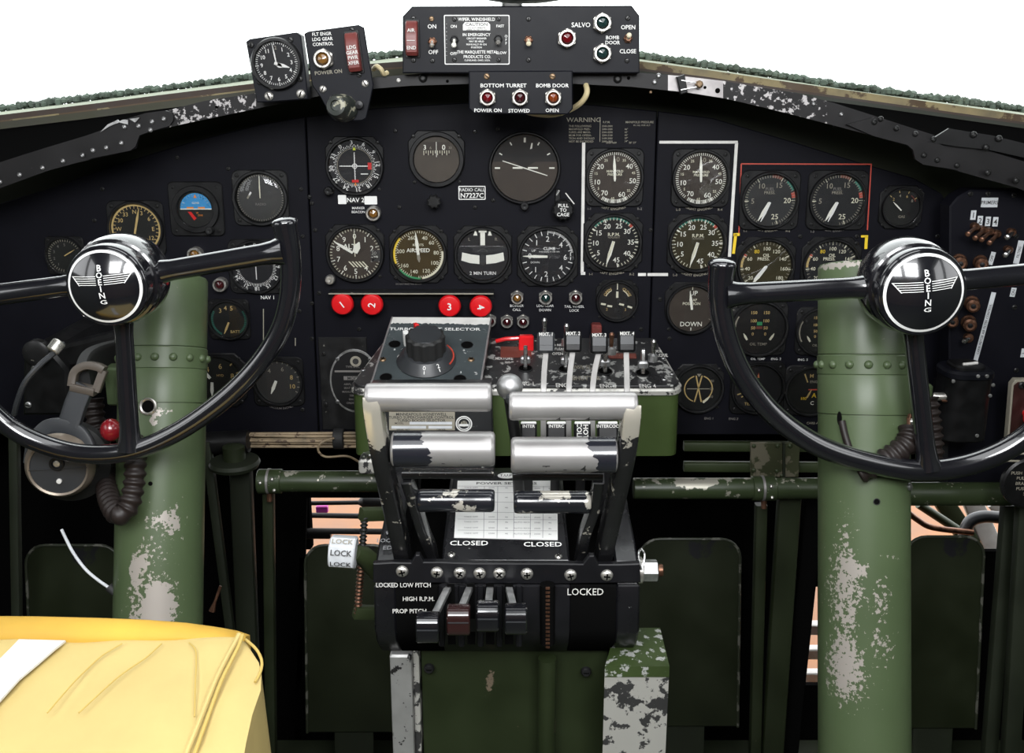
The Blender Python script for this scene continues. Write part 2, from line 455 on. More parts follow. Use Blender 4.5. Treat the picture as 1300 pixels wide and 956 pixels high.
# windscreen sills, each a stack of seals on a green frame, with the panes standing in them
def interp(P, x):
    for (a, b), (c, d) in zip(P, P[1:]):
        if a <= x <= c: return b+(d-b)*(x-a)/(c-a)
    return P[0][1] if x < P[0][0] else P[-1][1]
LF = [(-130, 165), (0, 146), (100, 134), (200, 121), (330, 105), (470, 81), (540, 75), (650, 71)]      # top of the seal
RF = [(650, 71), (740, 72), (815, 78), (900, 89), (1000, 104), (1100, 118), (1200, 132), (1300, 146), (1430, 164)]
def sill(n, P, xs, yc, ys, hs, mats, wname):
    rows = []
    Yf = lambda x: yc+(ys-yc)*min(1, abs(x-650)/650)
    m = MB()
    for k in range(len(mats)):
        for x0, x1 in zip(xs, xs[1:]):
            q = []
            for x in (x0, x1):
                Y = Yf(x); off = .008*k
                a = at(x, interp(P, x)+hs[k], Y-off); b = at(x, interp(P, x)+hs[k+1]+1.0, Y-off); q.append((a, b))
            (a, b), (c, d) = q
            dy = Vector((0, .10, 0))
            m.add([tuple(v) for v in (b, d, c, a, b+dy, d+dy, c+dy, a+dy)], [(0, 1, 2, 3), (3, 2, 6, 7), (0, 4, 5, 1)], mats[k])
    structure(m.build('trim_%d' % n, flat=True))
    # glass pane: its foot sits in the seal, its head leans back
    g = MB(); x0, x1 = xs[0], xs[-1]
    A = at(x0, interp(P, x0)+2, Yf(x0)+.05); B = at(x1, interp(P, x1)+2, Yf(x1)+.05)
    base = []
    for x in xs: base.append(at(x, interp(P, x)+2, Yf(x)+.05))
    hd = [Vector((p.x*.9, p.y-.22, 1.60)) for p in base]; nn = len(base); dv = Vector((0, .008, 0))
    vs = [tuple(p) for p in base]+[tuple(p) for p in hd]+[tuple(p+dv) for p in base]+[tuple(p+dv) for p in hd]
    fs = []
    for i in range(nn-1): fs += [(i, i+1, nn+i+1, nn+i), (2*nn+i, 3*nn+i, 3*nn+i+1, 2*nn+i+1), (i, 2*nn+i, 2*nn+i+1, i+1), (nn+i, nn+i+1, 3*nn+i+1, 3*nn+i)]
    fs += [(0, nn, 3*nn, 2*nn), (nn-1, 3*nn-1, 4*nn-1, 2*nn-1)]
    g.add(vs, fs, 'pane_glass'); structure(g.build('window_%d' % n))
xl = [-130, -60, 0, 60, 120, 200, 270, 330, 400, 470, 560, 640]
xr = [660, 740, 815, 860, 900, 950, 1000, 1050, 1100, 1150, 1200, 1250, 1300, 1430]
sill(1, LF, xl, .16, .0, [0, 7, 9, 20], ['gasket_brown', 'sill_cream', 'sill_olive'], 'w')
sill(2, RF, xr, .16, .0, [0, 9, 12, 20], ['sill_cream', 'gasket_brown', 'olive_dark'], 'w')
m = MB(); a = at(650, 84, .2); m.box((a.x, .19, 1.38), (.03, .03, .46), 'canopy_grey', .006); 
structure(m.build('trim_3'))
# ------------------------------------------------------------------ instrument panel plates
def px2(px, py): p = at(px, py, 0); return (p.x, p.z)
def screwmesh(mb, r, mat='screw_dark', h=.0015, slot='ink', cross=False):
    mb.lathe([(r, 0), (r, h*.5), (r*.7, h), (1e-6, h*1.1)], mat, 14)
    mb.box((0, 0, h*1.1), (r*1.3, r*.28, h*.25), slot)
    if cross: mb.box((0, 0, h*1.1), (r*.28, r*1.3, h*.25), slot)
SCREW = {}
def screw(parent, x, y, z=0, r=.0028, mat='screw_dark', cross=False, label=None, M=None):
    k = (r, mat, cross)
    Mx = (M or Matrix()) @ Matrix.Translation((x, y, z)) @ Matrix.Rotation(rnd.uniform(0, PI), 4, 'Z')
    if k not in SCREW:
        b = MB(); screwmesh(b, r, mat, r*.55, 'matte_black', cross); o = b.build('screw', parent); o.matrix_local = Mx; SCREW[k] = o
        if label: o['label'] = label
        return o
    return part('screw', SCREW[k], parent, Mx, label)

PAN = {}
def plate(key, poly, label, cat='instrument panel', z0=-.004, z1=0):
    t = thing('instrument_panel', label, cat, (0, 0, 0), UP)
    MB().prism([px2(*p) for p in poly], z0, z1, 'panel_black', .0012).build('plate', t)
    PAN[key] = t; return t
plate('L', [(-90, 286), (-40, 270), (60, 240), (150, 208), (250, 178), (330, 158), (387, 148), (404, 552), (-90, 552)], 'dark left instrument panel behind the left control wheel, seven dials and one blue horizon')
plate('C', [(388.5, 148), (480, 137), (600, 130), (720, 130), (834, 141), (820, 552), (405.5, 552)], 'black centre instrument panel carrying flight instruments and red feathering buttons')
plate('R', [(835.5, 141), (905, 150), (1000, 178), (1090, 206), (1160, 226), (1196, 246), (1212, 275), (1216, 320), (1207, 552), (821.5, 552)], 'black right instrument panel of engine dials behind the right control wheel')

# painted lines and lettering on the plates
def pline(mb, a, b, w, mat):
    if not isinstance(mb, MB):
        q = MB(); pline(q, a, b, w, mat); q.build('painted_line', mb, flat=True); return
    (x0, y0), (x1, y1) = px2(*a), px2(*b); d = Vector((x1-x0, y1-y0)); n = Vector((-d.y, d.x)).normalized()*w/2
    mb.add([(x0+n.x, y0+n.y, .0004), (x1+n.x, y1+n.y, .0004), (x1-n.x, y1-n.y, .0004), (x0-n.x, y0-n.y, .0004)], [(0, 1, 2, 3)], mat)
def ptext(mb, t, px, py, hpx, mat='white', align='C', bold=False, wide=1.0, rot=0, z=.0006):
    if not isinstance(mb, MB):
        q = MB(); ptext(q, t, px, py, hpx, mat, align, bold, wide, rot, z); q.build('lettering', mb, flat=True); return
    x, y = px2(px, py); mb.text(t, hpx*mpp(px, py, 0)/.7, x, y, z, mat, rot, bold, align, wide)
lc = PAN['C']
W = .0042
pline(lc, (741, 181), (739, 347), W, 'white_paint'); pline(lc, (737.5, 347), (743, 347), W, 'white_paint'); pline(lc, (810, 348.5), (820, 348.5), W, 'white_paint')
wt = MB()
ptext(wt, 'WARNING', 741, 152, 5.5, 'dim_mark', wide=1.15)
for i, t in enumerate(('THE FOLLOWING', 'MANIFOLD PRES-', 'SURES ARE MAXI-', 'MUM FOR OPERA-', 'TION AND SHOULD', 'NOT BE EXCEEDED')): ptext(wt, t, 722, 160+i*3.9, 2.5, 'dim_mark', 'L', wide=1.0)
pline(wt, (762, 149), (761.5, 180), .0007, 'dim_mark')
ptext(wt, 'R.P.M.', 770, 155, 2.6, 'dim_mark')
for i in range(6): ptext(wt, '%d-%d' % (2500-i*100, 2400-i*100), 764, 160+i*3.9, 2.2, 'dim_mark', 'L')
ptext(wt, 'MANIFOLD PRESSURE', 812, 155, 2.6, 'dim_mark'); ptext(wt, 'IN. HG. FOR ALT.', 815, 159, 2.0, 'dim_mark')
for i in range(5): ptext(wt, '%d"' % (46-3*i), 795, 164+i*3.8, 2.2, 'dim_mark')
ptext(wt, '2500-1600', 776, 181, 2.2, 'dim_mark'); ptext(wt, '26" 23"', 803, 181, 2.2, 'dim_mark')
wt.build('warning_table', PAN['C'], flat=True)
ptext(lc, '1-1', 748, 265, 3, 'grey_mark'); ptext(lc, 'R-2', 812, 265, 3, 'grey_mark'); ptext(lc, '1-1', 750, 348, 3, 'dim_mark'); ptext(lc, 'R-2', 802, 348, 3, 'dim_mark')
def capt(mb, t, px, py, rpx, hpx=3.4, mat='dim_mark'):
    if not isinstance(mb, MB):
        q = MB(); capt(q, t, px, py, rpx, hpx, mat); q.build('lettering', mb, flat=True); return
    x, y = px2(px, py); s = mpp(px, py, 0); mb.arctext(t, hpx*s/.7, (rpx)*s, PI, .0006, mat, (x, y), True)
capt(lc, 'LEFT ENGINES', 780, 225, 40); capt(lc, 'LEFT ENGINES', 778, 307, 41)
ptext(lc, 'MARKER', 455, 264, 3.0); ptext(lc, 'BEACON', 455, 269, 3.0)
ptext(lc, 'BOMBER', 656, 388, 3.2); ptext(lc, 'CALL', 656, 393, 3.2)
ptext(lc, 'LDG GEAR', 692, 388, 3.2); ptext(lc, 'DOWN', 692, 393.5, 3.2); ptext(lc, 'TAIL WHEEL', 729, 389, 3.2); ptext(lc, 'LOCK', 729, 394, 3.2)
ptext(lc, 'DO NOT RAISE TAIL BELOW', 519, 360.5, 1.8, 'grey_mark')
lr = PAN['R']
pline(lr, (837, 180.5), (936.5, 180.5), .0036, 'white_paint'); pline(lr, (935, 181), (926, 326), W, 'white_paint'); pline(lr, (822, 348.5), (848, 348.5), W, 'white_paint')
RW = .0016
pline(lr, (941, 208), (1106, 208.5), RW, 'red_mark'); pline(lr, (941, 208), (938, 296), RW, 'red_mark'); pline(lr, (1106, 208), (1101, 292), RW, 'red_mark')
pline(lr, (931, 322), (934, 297), .004, 'yellow_mark'); pline(lr, (931, 298), (939, 297.5), .004, 'yellow_mark'); pline(lr, (1093, 300), (1102, 300), .003, 'yellow_mark'); pline(lr, (1100, 300), (1099, 316), .004, 'yellow_mark')
ptext(lr, 'L-3', 861, 266, 3, 'dim_mark'); ptext(lr, 'R-4', 914, 266, 3, 'dim_mark'); ptext(lr, 'L-3', 857, 349, 3, 'dim_mark')
capt(lr, 'RIGHT ENGINES', 889, 226, 40); capt(lr, 'RIGHT ENGINES', 884, 309, 41)
capt(lr, 'LEFT ENGINES', 977, 254, 39, 3.2); capt(lr, 'RIGHT ENGINES', 1062, 254, 39, 3.2, 'grey_mark'); ptext(lr, '1-1', 946, 293, 2.8, 'dim_mark'); ptext(lr, 'R-2', 1000, 293, 2.8, 'dim_mark'); ptext(lr, '1-3', 1031, 294, 2.8, 'grey_mark')
ptext(lr, 'OIL TEMP', 962, 455.5, 3); ptext(lr, 'ENG. 2', 985, 455.5, 3); ptext(lr, 'ENG. 3', 1019, 456.5, 3)
ptext(lr, 'ENG 1', 900, 531, 3, 'grey_mark'); ptext(lr, 'ENG 2', 931, 531.5, 3, 'grey_mark'); ptext(lr, 'CARB AIR', 1033, 537, 3, 'dim_mark')
ll = PAN['L']
ptext(ll, 'NAV 1', 340, 377.5, 4.5, 'white'); ptext(ll, 'FEET', 276, 516, 3, 'grey_mark'); capt(ll, 'VACUUM INCHES', 355, 485, 35, 2.8, 'grey_mark')
for a, b in (((334.5, 392), (334.5, 439)), ((334.5, 439), (343, 439)), ((375, 429), (375, 439))): pline(ll, a, b, .0012, 'dim_mark')

for k, pts in {'C': [(396, 258), (400, 292), (393, 250), (507, 263), (603, 263), (626, 254), (603, 167), (632, 164), (502, 166), (826, 292), (814, 418), (456, 418), (396, 385), (405, 372), (396, 430)],
               'R': [(838, 380), (915, 368), (850, 430), (912, 426), (1088, 300), (1016, 300), (1060, 160), (1190, 300), (925, 360)],
               'L': [(382, 240), (384, 300), (225, 200), (290, 214), (380, 395), (380, 460), (384, 520), (130, 240), (120, 280)]}.items():
    for p in pts: x, y = px2(*p); screw(PAN[k], x, y, 0, .0030)
# small placards fixed to the centre plate
def placard(parent, x0, y0, x1, y1, name='placard', mat='case_black', rim=None, label=None):
    a, b = px2(x0, y0), px2(x1, y1); cx, cy = (a[0]+b[0])/2, (a[1]+b[1])/2; w, h = abs(b[0]-a[0])/2, abs(a[1]-b[1])/2
    m = MB(); m.prism([(cx+x, cy+y) for x, y in rrect(w, h, .001, 2)], 0, .0010, rim or mat)
    if rim: m.prism([(cx+x, cy+y) for x, y in rrect(w-.0012, h-.0012, .0006, 2)], .001, .00115, mat)
    return m, cx, cy
m, cx, cy = placard(PAN['C'], 582, 236, 616.5, 253.5, rim='white')
s = mpp(600, 245, 0); m.text('RADIO CALL', 4.0*s/.7, cx, cy+4*s, .0013, 'white'); m.text('N7227C', 6*s/.7, cx, cy-3.2*s, .0013, 'white', bold=True); m.build('placard', PAN['C'])['label'] = 'white edged radio call placard reading N7227C'
m, cx, cy = placard(PAN['C'], 441, 248.5, 462, 259)
m.text('NAV 2', 5.5*s/.7, cx, cy, .0013, 'white', bold=True); m.build('placard', PAN['C'])['label'] = 'black tape reading NAV 2'
for a in ((429, 247.5, 440, 259), (462.5, 249, 479, 259.5)):
    m, _, _ = placard(PAN['C'], *a, mat='white'); m.build('tape_strip', PAN['C'])['label'] = 'blank white tape beside NAV 2'
# data plate at the foot of the centre panel
m = MB(); a, b = px2(404, 428), px2(470, 545)
m.prism([(a[0], a[1]), (b[0], a[1]), (b[0], b[1]), (a[0], b[1])], 0, .002, 'case_worn', .0008)
cx, cy = px2(451, 483); s = mpp(451, 483, 0); q = []
ell = lambda k: [(cx+32*s*k*math.cos(2*PI*i/40), cy+42*s*k*math.sin(2*PI*i/40)) for i in range(40)]
m.prism(ell(1), .002, .0032, 'steel_dull', .0006); m.prism(ell(.93), .0032, .0033, 'dial_dark')
m.prism([(cx+x+2*s, cy+26*s+y) for x, y in circ(7*s, 20)], .0033, .0036, 'dim_mark'); m.prism([(cx+x+2*s, cy+26*s+y) for x, y in circ(4*s, 12)], .0036, .0038, 'ink')
m.box((cx-3*s, cy+13*s, .0035), (44*s, 2.4*s, .0004), 'grey_mark'); m.box((cx, cy+4*s, .0035), (28*s, 5*s, .0004), 'grey_mark'); m.text('MODEL', 4*s/.7, cx, cy+4*s, .0038, 'ink', bold=True)
for i, t in enumerate(('TYPE SPEC', 'AIRPLANE CO.', 'SEATTLE U.S.A.', 'MANUFACTURED', 'SERIAL', 'ENGINE', 'ORDER NO.')): m.text(t, 2.6*s/.7, cx-2*s, cy+(19 if i == 0 else 1-5*i)*s, .0036, 'grey_mark')
m.build('data_plate', PAN['C'])['label'] = 'oval maker data plate in a grey ring'
for p in ((411, 449), (414, 513)): x, y = px2(*p); screw(PAN['C'], x, y, .002, .0032)
for p in ((429, 455), (429, 509), (470, 455)): x, y = px2(*p); screw(PAN['C'], x, y, .0033, .0028, 'steel_dull')

# ------------------------------------------------------------------ dials
class Dial(MB):
    """marks in units of the dial radius, angles clockwise from the top in degrees"""
    def __init__(s, r): super().__init__(); s.r = r; s.z = .0043
    def pol(s, a, k): return (s.r*k*math.sin(R(a)), s.r*k*math.cos(R(a)))
    def tick(s, a, r0, r1, w, m):
        (x0, y0), (x1, y1) = s.pol(a, r0), s.pol(a, r1); c, t = math.cos(R(a))*w*s.r/2, math.sin(R(a))*w*s.r/2
        s.add([(x0-c, y0+t, s.z), (x0+c, y0-t, s.z), (x1+c, y1-t, s.z), (x1-c, y1+t, s.z)], [(0, 1, 2, 3)], m)
    def ticks(s, n, a0, a1, r0, r1, w, m):
        for i in range(n+1):
            if i == n and abs((a1-a0) % 360) < 1e-6: break
            s.tick(a0+(a1-a0)*i/n, r0, r1, w, m)
    def num(s, t, a, k, h, m='lume', turn=False, bold=False, wide=1.0):
        x, y = s.pol(a, k); s.text(t, h*s.r/.7, x, y, s.z+.0001, m, -R(a) if turn else 0, bold, wide=wide)
    def txt(s, t, x, y, h, m='lume', bold=False, wide=1.0, rot=0): s.text(t, h*s.r/.7, x*s.r, y*s.r, s.z+.0001, m, rot, bold, wide=wide)
    def arc(s, a0, a1, r0, r1, m, n=16, dz=0):
        vs = []
        for i in range(n+1):
            a = a0+(a1-a0)*i/n; vs += [(*s.pol(a, r0), s.z-.0002+dz), (*s.pol(a, r1), s.z-.0002+dz)]
        s.add(vs, [(2*i, 2*i+1, 2*i+3, 2*i+2) for i in range(n)], m)
    def rect(s, x0, y0, x1, y1, m, dz=0): s.add([(x*s.r, y*s.r, s.z+dz) for x, y in ((x0, y0), (x1, y0), (x1, y1), (x0, y1))], [(0, 1, 2, 3)], m)
    def poly(s, P, m, dz=0): s.add([(x*s.r, y*s.r, s.z+dz) for x, y in P], [tuple(range(len(P)))], m)
def needle(parent, r, a, ln, w, tail, mat, z=.0038, dx=0, dy=0, label=None, blunt=False):
    z += .0014; m = MB(); m.M = Matrix.Translation((dx*r, dy*r, 0)) @ Matrix.Rotation(-R(a), 4, 'Z')
    P = [(-w*.5*r, -tail*r), (w*.5*r, -tail*r), (w*.62*r, ln*.55*r), (w*(.5 if blunt else .12)*r, ln*r), (-w*(.5 if blunt else .12)*r, ln*r), (-w*.62*r, ln*.55*r)]
    m.prism(P, z, z+.0007, mat); o = m.build('needle', parent)
    if label: o['label'] = label
    return o
def hubcap(parent, r, k, mat='case_black', z=.0038, dx=0, dy=0):
    MB().lathe([(k*r, z-.001), (k*r, z+.001), (1e-6, z+.0014)], mat, 16, (dx*r, dy*r, 0)).build('needle_hub', parent)
GAUGE_GROUPS = {}
def gauge(label, px, py, rpx, face, marks, needles=(), style='square', cat='gauge', name='gauge', group=None, knob=None, dome=0, fs=1.14, ring=1.11, mat='case_black', hub=None, screws=True, glass=True, z=0, M=None):
    p = at(px, py, z); r = rpx*mpp(px, py, z)
    t = thing(name, label, cat, p, UP, group)
    m = MB()
    if style == 'square': m.prism(octo(r*fs, r*.42), .0002, .0035, mat, .0012)
    elif style == 'soft': m.prism(rrect(r*fs, r*fs, r*.3, 4), .0002, .0035, mat, .0012)
    elif style == 'top': # square shoulders on top, round below
        P = [(r*fs, 0), (r*fs, r*fs*.62), (r*fs*.66, r*fs), (-r*fs*.66, r*fs), (-r*fs, r*fs*.62), (-r*fs, 0)]+[(r*fs*math.cos(R(a)), r*fs*math.sin(R(a))) for a in range(190, 360, 10)]
        m.prism(P, .0002, .0035, mat, .0012)
    m.ringlathe([(r*ring, .0002), (r*ring, .0075), (r*(ring-.03), .009), (r*1.03, .009), (r*.99, .0065), (r*.99, .0002)], mat, 48)
    m.build('bezel', t)
    MB().lathe([(r*.985, .0026), (r*.985, .0036), (1e-6, .0036)], face, 48).build('dial_face', t)
    d = Dial(r); marks(d); 
    if d.v: d.build('dial_markings', t, flat=True)
    for nd in needles: needle(t, r, **nd) if isinstance(nd, dict) else nd(t, r)
    if hub: hubcap(t, r, hub[0], hub[1])
    if glass:
        g = MB()
        if dome: g.lathe([(r*.995, .007)]+[(r*.995*math.cos(R(a)), .007+dome*r*math.sin(R(a))) for a in range(8, 90, 10)]+[(1e-6, .007+dome*r)], 'dial_glass', 40)
        else: g.lathe([(r*1.0, .0076), (r*1.0, .0083), (1e-6, .0083)], 'dial_glass', 40)
        g.build('glass_cover', t)
    if screws and style != 'round':
        k = r*fs*.80
        for sx, sy in ((1, 1), (-1, 1), (1, -1), (-1, -1)): screw(t, sx*k, sy*k, .0034 if style != 'top' or sy > 0 else .0, .0026 if r > .028 else .002)
    if knob:
        kx, ky, kr, km = knob; b = MB(); c = (kx*r, ky*r, 0)
        b.lathe([(kr*r*.8, .0), (kr*r*.8, .006), (kr*r, .007), (kr*r, .013), (kr*r*.8, .015), (kr*r*.45, .0152), (1e-6, .0145)], km, 20, c); b.build('setting_knob', t)
    return t
def octo(h, c): return [(h, -h+c), (h, h-c), (h-c, h), (-h+c, h), (-h, h-c), (-h, -h+c), (-h+c, -h), (h-c, -h)]

# --- dial faces
def d_nav(d):
    d.arc(0, 360, .66, .68, 'dim_mark', 48)
    d.ticks(72, 0, 360, .70, .78, .022, 'white'); d.ticks(36, 0, 360, .70, .82, .03, 'white')
    for i, t in enumerate(('3', '6', '9', '12', '15', '18', '21', '24', '27', '30', '33', '0')): d.num(t, -6+30*i, .905, .16, 'white', True, True)
    d.poly([(-.06, .60), (.06, .60), (0, .76)], 'lime_mark'); d.poly([(-.05, -.74), (.05, -.74), (0, -.6)], 'orange_mark')
    d.rect(.50, -.13, .64, .13, 'red', .0003); d.rect(-.13, -.62, .13, -.52, 'red', .0003)
    d.rect(.22, -.32, .50, -.28, 'white'); d.arc(0, 360, .07, .10, 'white', 20, .001)
    for k in range(1, 6):
        for s in (-1, 1): d.rect(s*k*.1-.01, -.025, s*k*.1+.01, .025, 'white'); d.rect(-.025, s*k*.1-.01, .025, s*k*.1+.01, 'white')
gauge('course indicator above the NAV 2 tape, white compass card with red flags', 451, 210.5, 33, 'dial_black', d_nav,
      [dict(a=0, ln=.52, w=.03, tail=.52, mat='white', blunt=True), dict(a=90, ln=.5, w=.03, tail=.58, mat='white', blunt=True)], 'top', 'navigation indicator', 'course_indicator', knob=(-1.02, -.93, .17, 'case_black'), fs=1.12)
def d_gyro(d):
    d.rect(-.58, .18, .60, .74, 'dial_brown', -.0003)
    d.txt('3', -.5, .52, .2, 'lume_pale', True); d.txt('0', .32, .52, .22, 'lume_pale', True); d.txt('6', -.25, .5, .12, 'dim_mark'); d.txt('33', .6, .5, .1, 'dim_mark')
    for i in range(12): d.rect(-.55+i*.1-.012, .18 if i % 2 == 0 else .26, -.55+i*.1+.012, .38, 'lume')
    d.rect(-.012, .1, .012, .75, 'lume_pale', .0004)
gauge('brown faced directional gyro with a small number strip, second in the top row', 554.5, 202, 29, 'dial_taupe', d_gyro, (), 'top', 'gyro indicator', 'directional_gyro', fs=1.24, ring=1.2)
def d_att(d):
    d.poly([(math.cos(R(a))*.99, math.sin(R(a))*.99-.02) for a in range(168, 373, 6)], 'dial_brown', -.0003)  # brown lower half: reflection in the glass painted on the face
    d.arc(60, -60, .0, .72, 'dial_dark', 20, .0001)
    for a in (-60, -30, 30, 60): d.tick(a, .78, .88, .035, 'lume_pale')
    d.tick(0, .76, .9, .06, 'lume_pale'); d.tick(90, .74, .9, .045, 'lume_pale'); d.tick(-90, .74, .9, .045, 'lume_pale')
    d.poly([(.16, .56), (.22, .58), (.24, .74), (.2, .74)], 'lume_pale', .0003)
    d.rect(-.36, -.02, -.06, .03, 'lume_pale', .0005); d.rect(.10, -.02, .40, .03, 'lume_pale', .0005)
gauge('largest round dial, an artificial horizon with a tilted white bar beside the left engine dials', 666, 213, 42, 'dial_dark', d_att,
      [dict(a=108, ln=.72, w=.025, tail=.70, mat='lume_pale', blunt=True, z=.0042)], 'round', 'attitude indicator', 'artificial_horizon', knob=(0, -1.13, .13, 'case_black'), ring=1.09)
def d_man(d):
    d.ticks(70, 206, 206-360+14, .86, .97, .02, 'lume_pale'); d.ticks(16, 150, 210, .84, .98, .03, 'lume_pale')
    for t, a in (('10', -104), ('20', -53), ('40', 52), ('50', 100), ('60', 156), ('70', 213)): d.num(t, a, .70, .19, 'lume_pale')
    d.num('0', 9, .70, .18, 'dim_mark')
    for t, a in (('15', -78), ('25', -28), ('35', 28), ('45', 76), ('55', 132), ('65', 184), ('5', -124)): d.num(t, a, .74 if t != '65' else .8, .10, 'lume')
    d.txt('MANIFOLD', 0, .24, .09, 'lume', True); d.txt('PRESSURE', 0, .12, .09, 'lume', True)
for lab, x, y in (('manifold pressure dial inside the left white bracket line, under the warning table', 780, 225), ('manifold pressure dial inside the right white bracket line, top of the right panel', 889, 226)):
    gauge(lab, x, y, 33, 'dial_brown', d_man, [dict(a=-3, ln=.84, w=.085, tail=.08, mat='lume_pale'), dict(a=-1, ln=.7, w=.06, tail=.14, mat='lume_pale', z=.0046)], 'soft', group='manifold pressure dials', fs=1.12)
def d_rpm(d):
    d.arc(-50, 40, .90, .98, 'teal_mark', 14); d.arc(40, 50, .88, .98, 'red_mark', 3)
    d.ticks(40, -165, 165, .86, .96, .026, 'lume')
    for i, t in enumerate(('5', '10', '15', '20', '25', '30', '35', '40', '45')):
        a = (-125, -91, -56, -21, 18, 50, 88, 127, 168)[i]; d.num(t, a, .68, .19, 'lume_pale'); d.tick(a, .82, .97, .04, 'lume_pale')
    d.txt('R.P.M.', .02, .32, .13, 'lume', True); d.txt('HUNDREDS', .02, .20, .06, 'dim_mark')
for lab, x, y, f in (('engine speed dial marked 5 to 45 at the bottom of the left white bracket', 778, 307.5, 'dial_dark'), ('olive engine speed dial marked 5 to 45 at the foot of the right white bracket', 884.5, 309, 'dial_olive')):
    gauge(lab, x, y, 33, f, d_rpm, [dict(a=196, ln=.86, w=.11, tail=.06, mat='lume_pale'), dict(a=199, ln=.72, w=.07, tail=.06, mat='lume', z=.0046)], 'square', group='engine speed dials')
def d_alt(d):
    d.ticks(50, 0, 360, .88, .97, .022, 'lume'); d.ticks(10, 0, 360, .82, .98, .035, 'lume_pale')
    for i in range(10): d.num(str(i), 36*i, .68, .20, 'lume_pale')
    d.txt('ALT', -.20, .28, .2, 'lume_pale', True)
    d.rect(.60, -.30, .97, .14, 'ink', .0001); d.txt('30', .72, .02, .13, 'lume_pale', True); d.txt('29', .78, -.14, .13, 'lume_pale', True)
    for i in range(5): d.poly([(-.28+.13*i, -.30), (-.22+.13*i, -.30), (-.02+.13*i, -.52), (-.08+.13*i, -.52)], 'lume', .0001)
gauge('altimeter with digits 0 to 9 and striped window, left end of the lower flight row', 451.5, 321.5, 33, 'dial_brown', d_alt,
      [dict(a=-58, ln=.82, w=.09, tail=.02, mat='lume_pale', dx=-.1, dy=.05), dict(a=0, ln=.9, w=.03, tail=.1, mat='lume', z=.0046), dict(a=24, ln=.45, w=.20, tail=0, mat='lume_pale', z=.0054, dy=.05)], 'top', 'altimeter', 'altimeter', knob=(-.98, -.98, .19, 'nickel'), fs=1.13)
def d_air(d):
    d.arc(82, 172, .90, .98, 'lume', 20); d.arc(176, 232, .90, .98, 'green_mark', 14); d.arc(248, 312, .90, .98, 'yellow_mark', 14)
    d.ticks(60, -160, 180, .84, .93, .02, 'lume')
    for t, a in (('40', 22), ('60', 48), ('80', 84), ('100', 118), ('120', 156), ('140', 196), ('160', 232), ('200', 281), ('260', -20)): d.num(t, a, .70, .15, 'lume')
    d.txt('KNOTS', 0, .38, .09, 'lume', True); d.txt('AIRSPEED', 0, .17, .15, 'lume_pale', True)
gauge('amber toned airspeed dial with yellow, white and green arcs', 531.5, 322.5, 32.5, 'dial_gold', d_air, [dict(a=-6, ln=.86, w=.10, tail=.02, mat='lume_pale'), dict(a=174, ln=.3, w=.10, tail=0, mat='dim_mark')], 'square', 'airspeed indicator', 'airspeed_indicator')
def d_turn(d):
    d.rect(-.09, .38, .09, .92, 'lume_pale'); d.rect(-.15, .88, .15, .95, 'lume_pale')
    for s in (-1, 1): d.poly([(s*.20, .76), (s*.36, .76), (s*.30, .93), (s*.25, .93)], 'lume_pale')
    d.txt('L', -.52, .62, .12, 'dim_mark'); d.txt('R', .52, .62, .12, 'dim_mark')
    for s in (-1, 1):
        P = [(s*x, y) for x, y in ((.13, -.02), (.45, .02), (.8, .10), (.84, -.22), (.5, -.32), (.13, -.36))]; d.poly(P, 'lume_pale')
    d.poly([(.12*math.cos(R(a)), -.19+.22*math.sin(R(a))) for a in range(0, 360, 20)], 'ink', .0005)
    d.arc(-60, 60, .20, .25, 'ink', 12, .0001); d.txt('2 MIN TURN', 0, -.72, .13, 'white', True)
gauge('turn and slip dial with a white ball tube, lettered 2 MIN TURN', 613, 323, 32.5, 'dial_black', d_turn, (), 'square', 'turn indicator', 'turn_indicator')
def d_climb(d):
    for k in range(0, 13): d.tick(-90+k*15, .80, .96, .03, 'white'); d.tick(-90-k*15, .80, .96, .03, 'white')
    d.ticks(40, 0, 80, .88, .96, .015, 'white')
    for t, a in (('1', -38), ('2', 0), ('4', 48), ('6', 92), ('4', 130), ('2', 184), ('1', 222), ('0', -88)): d.num(t, a, .66, .2, 'white')
    d.txt('CLIMB', .06, .30, .11, 'white', True); d.txt('THOUSAND FT PER MIN', .06, .18, .05, 'white')
    d.txt('UP', -.52, .22, .09, 'white'); d.txt('DOWN', -.46, -.22, .07, 'white'); d.rect(.84, -.14, .87, .16, 'white')
gauge('black rate of climb dial with one white needle pointing left', 695, 325, 34, 'dial_black', d_climb, [dict(a=-89, ln=.92, w=.085, tail=0, mat='lume_pale')], 'square', 'climb indicator', 'climb_indicator')
def d_gear(d):
    d.tick(0, .18, .52, .12, 'lume'); d.tick(0, .62, .95, .05, 'lume')
    d.arc(-66, -28, .62, .66, 'lume', 10); d.arc(28, 66, .62, .66, 'lume', 10)
    d.arctext('OPEN', .14*d.r/.7, .73*d.r, -R(46), d.z, MATS['lume_gold'], bold=True); d.arctext('CLOSE', .14*d.r/.7, .73*d.r, R(46), d.z, MATS['lume_gold'], bold=True)
    for x, y, a in ((-.72, -.16, -8), (-.38, -.27, -8), (.24, -.18, -14), (.68, -.32, -18)):
        ca, sa = math.cos(R(a)), math.sin(R(a)); d.poly([(x+u*ca-v*sa, y+u*sa+v*ca) for u, v in ((-.13, -.05), (.13, -.05), (.13, .05), (-.13, .05))], 'lume')
    for t, x, y in (('2', -.53, -.44), ('3', .45, -.46)): d.txt(t, x, y, .14, 'lume_gold')
gauge('small dial with six yellow dashes between the engine speed dial and the selector box', 783, 381.5, 24, 'dial_dark', d_gear, (), 'top', 'gauge', fs=1.12)
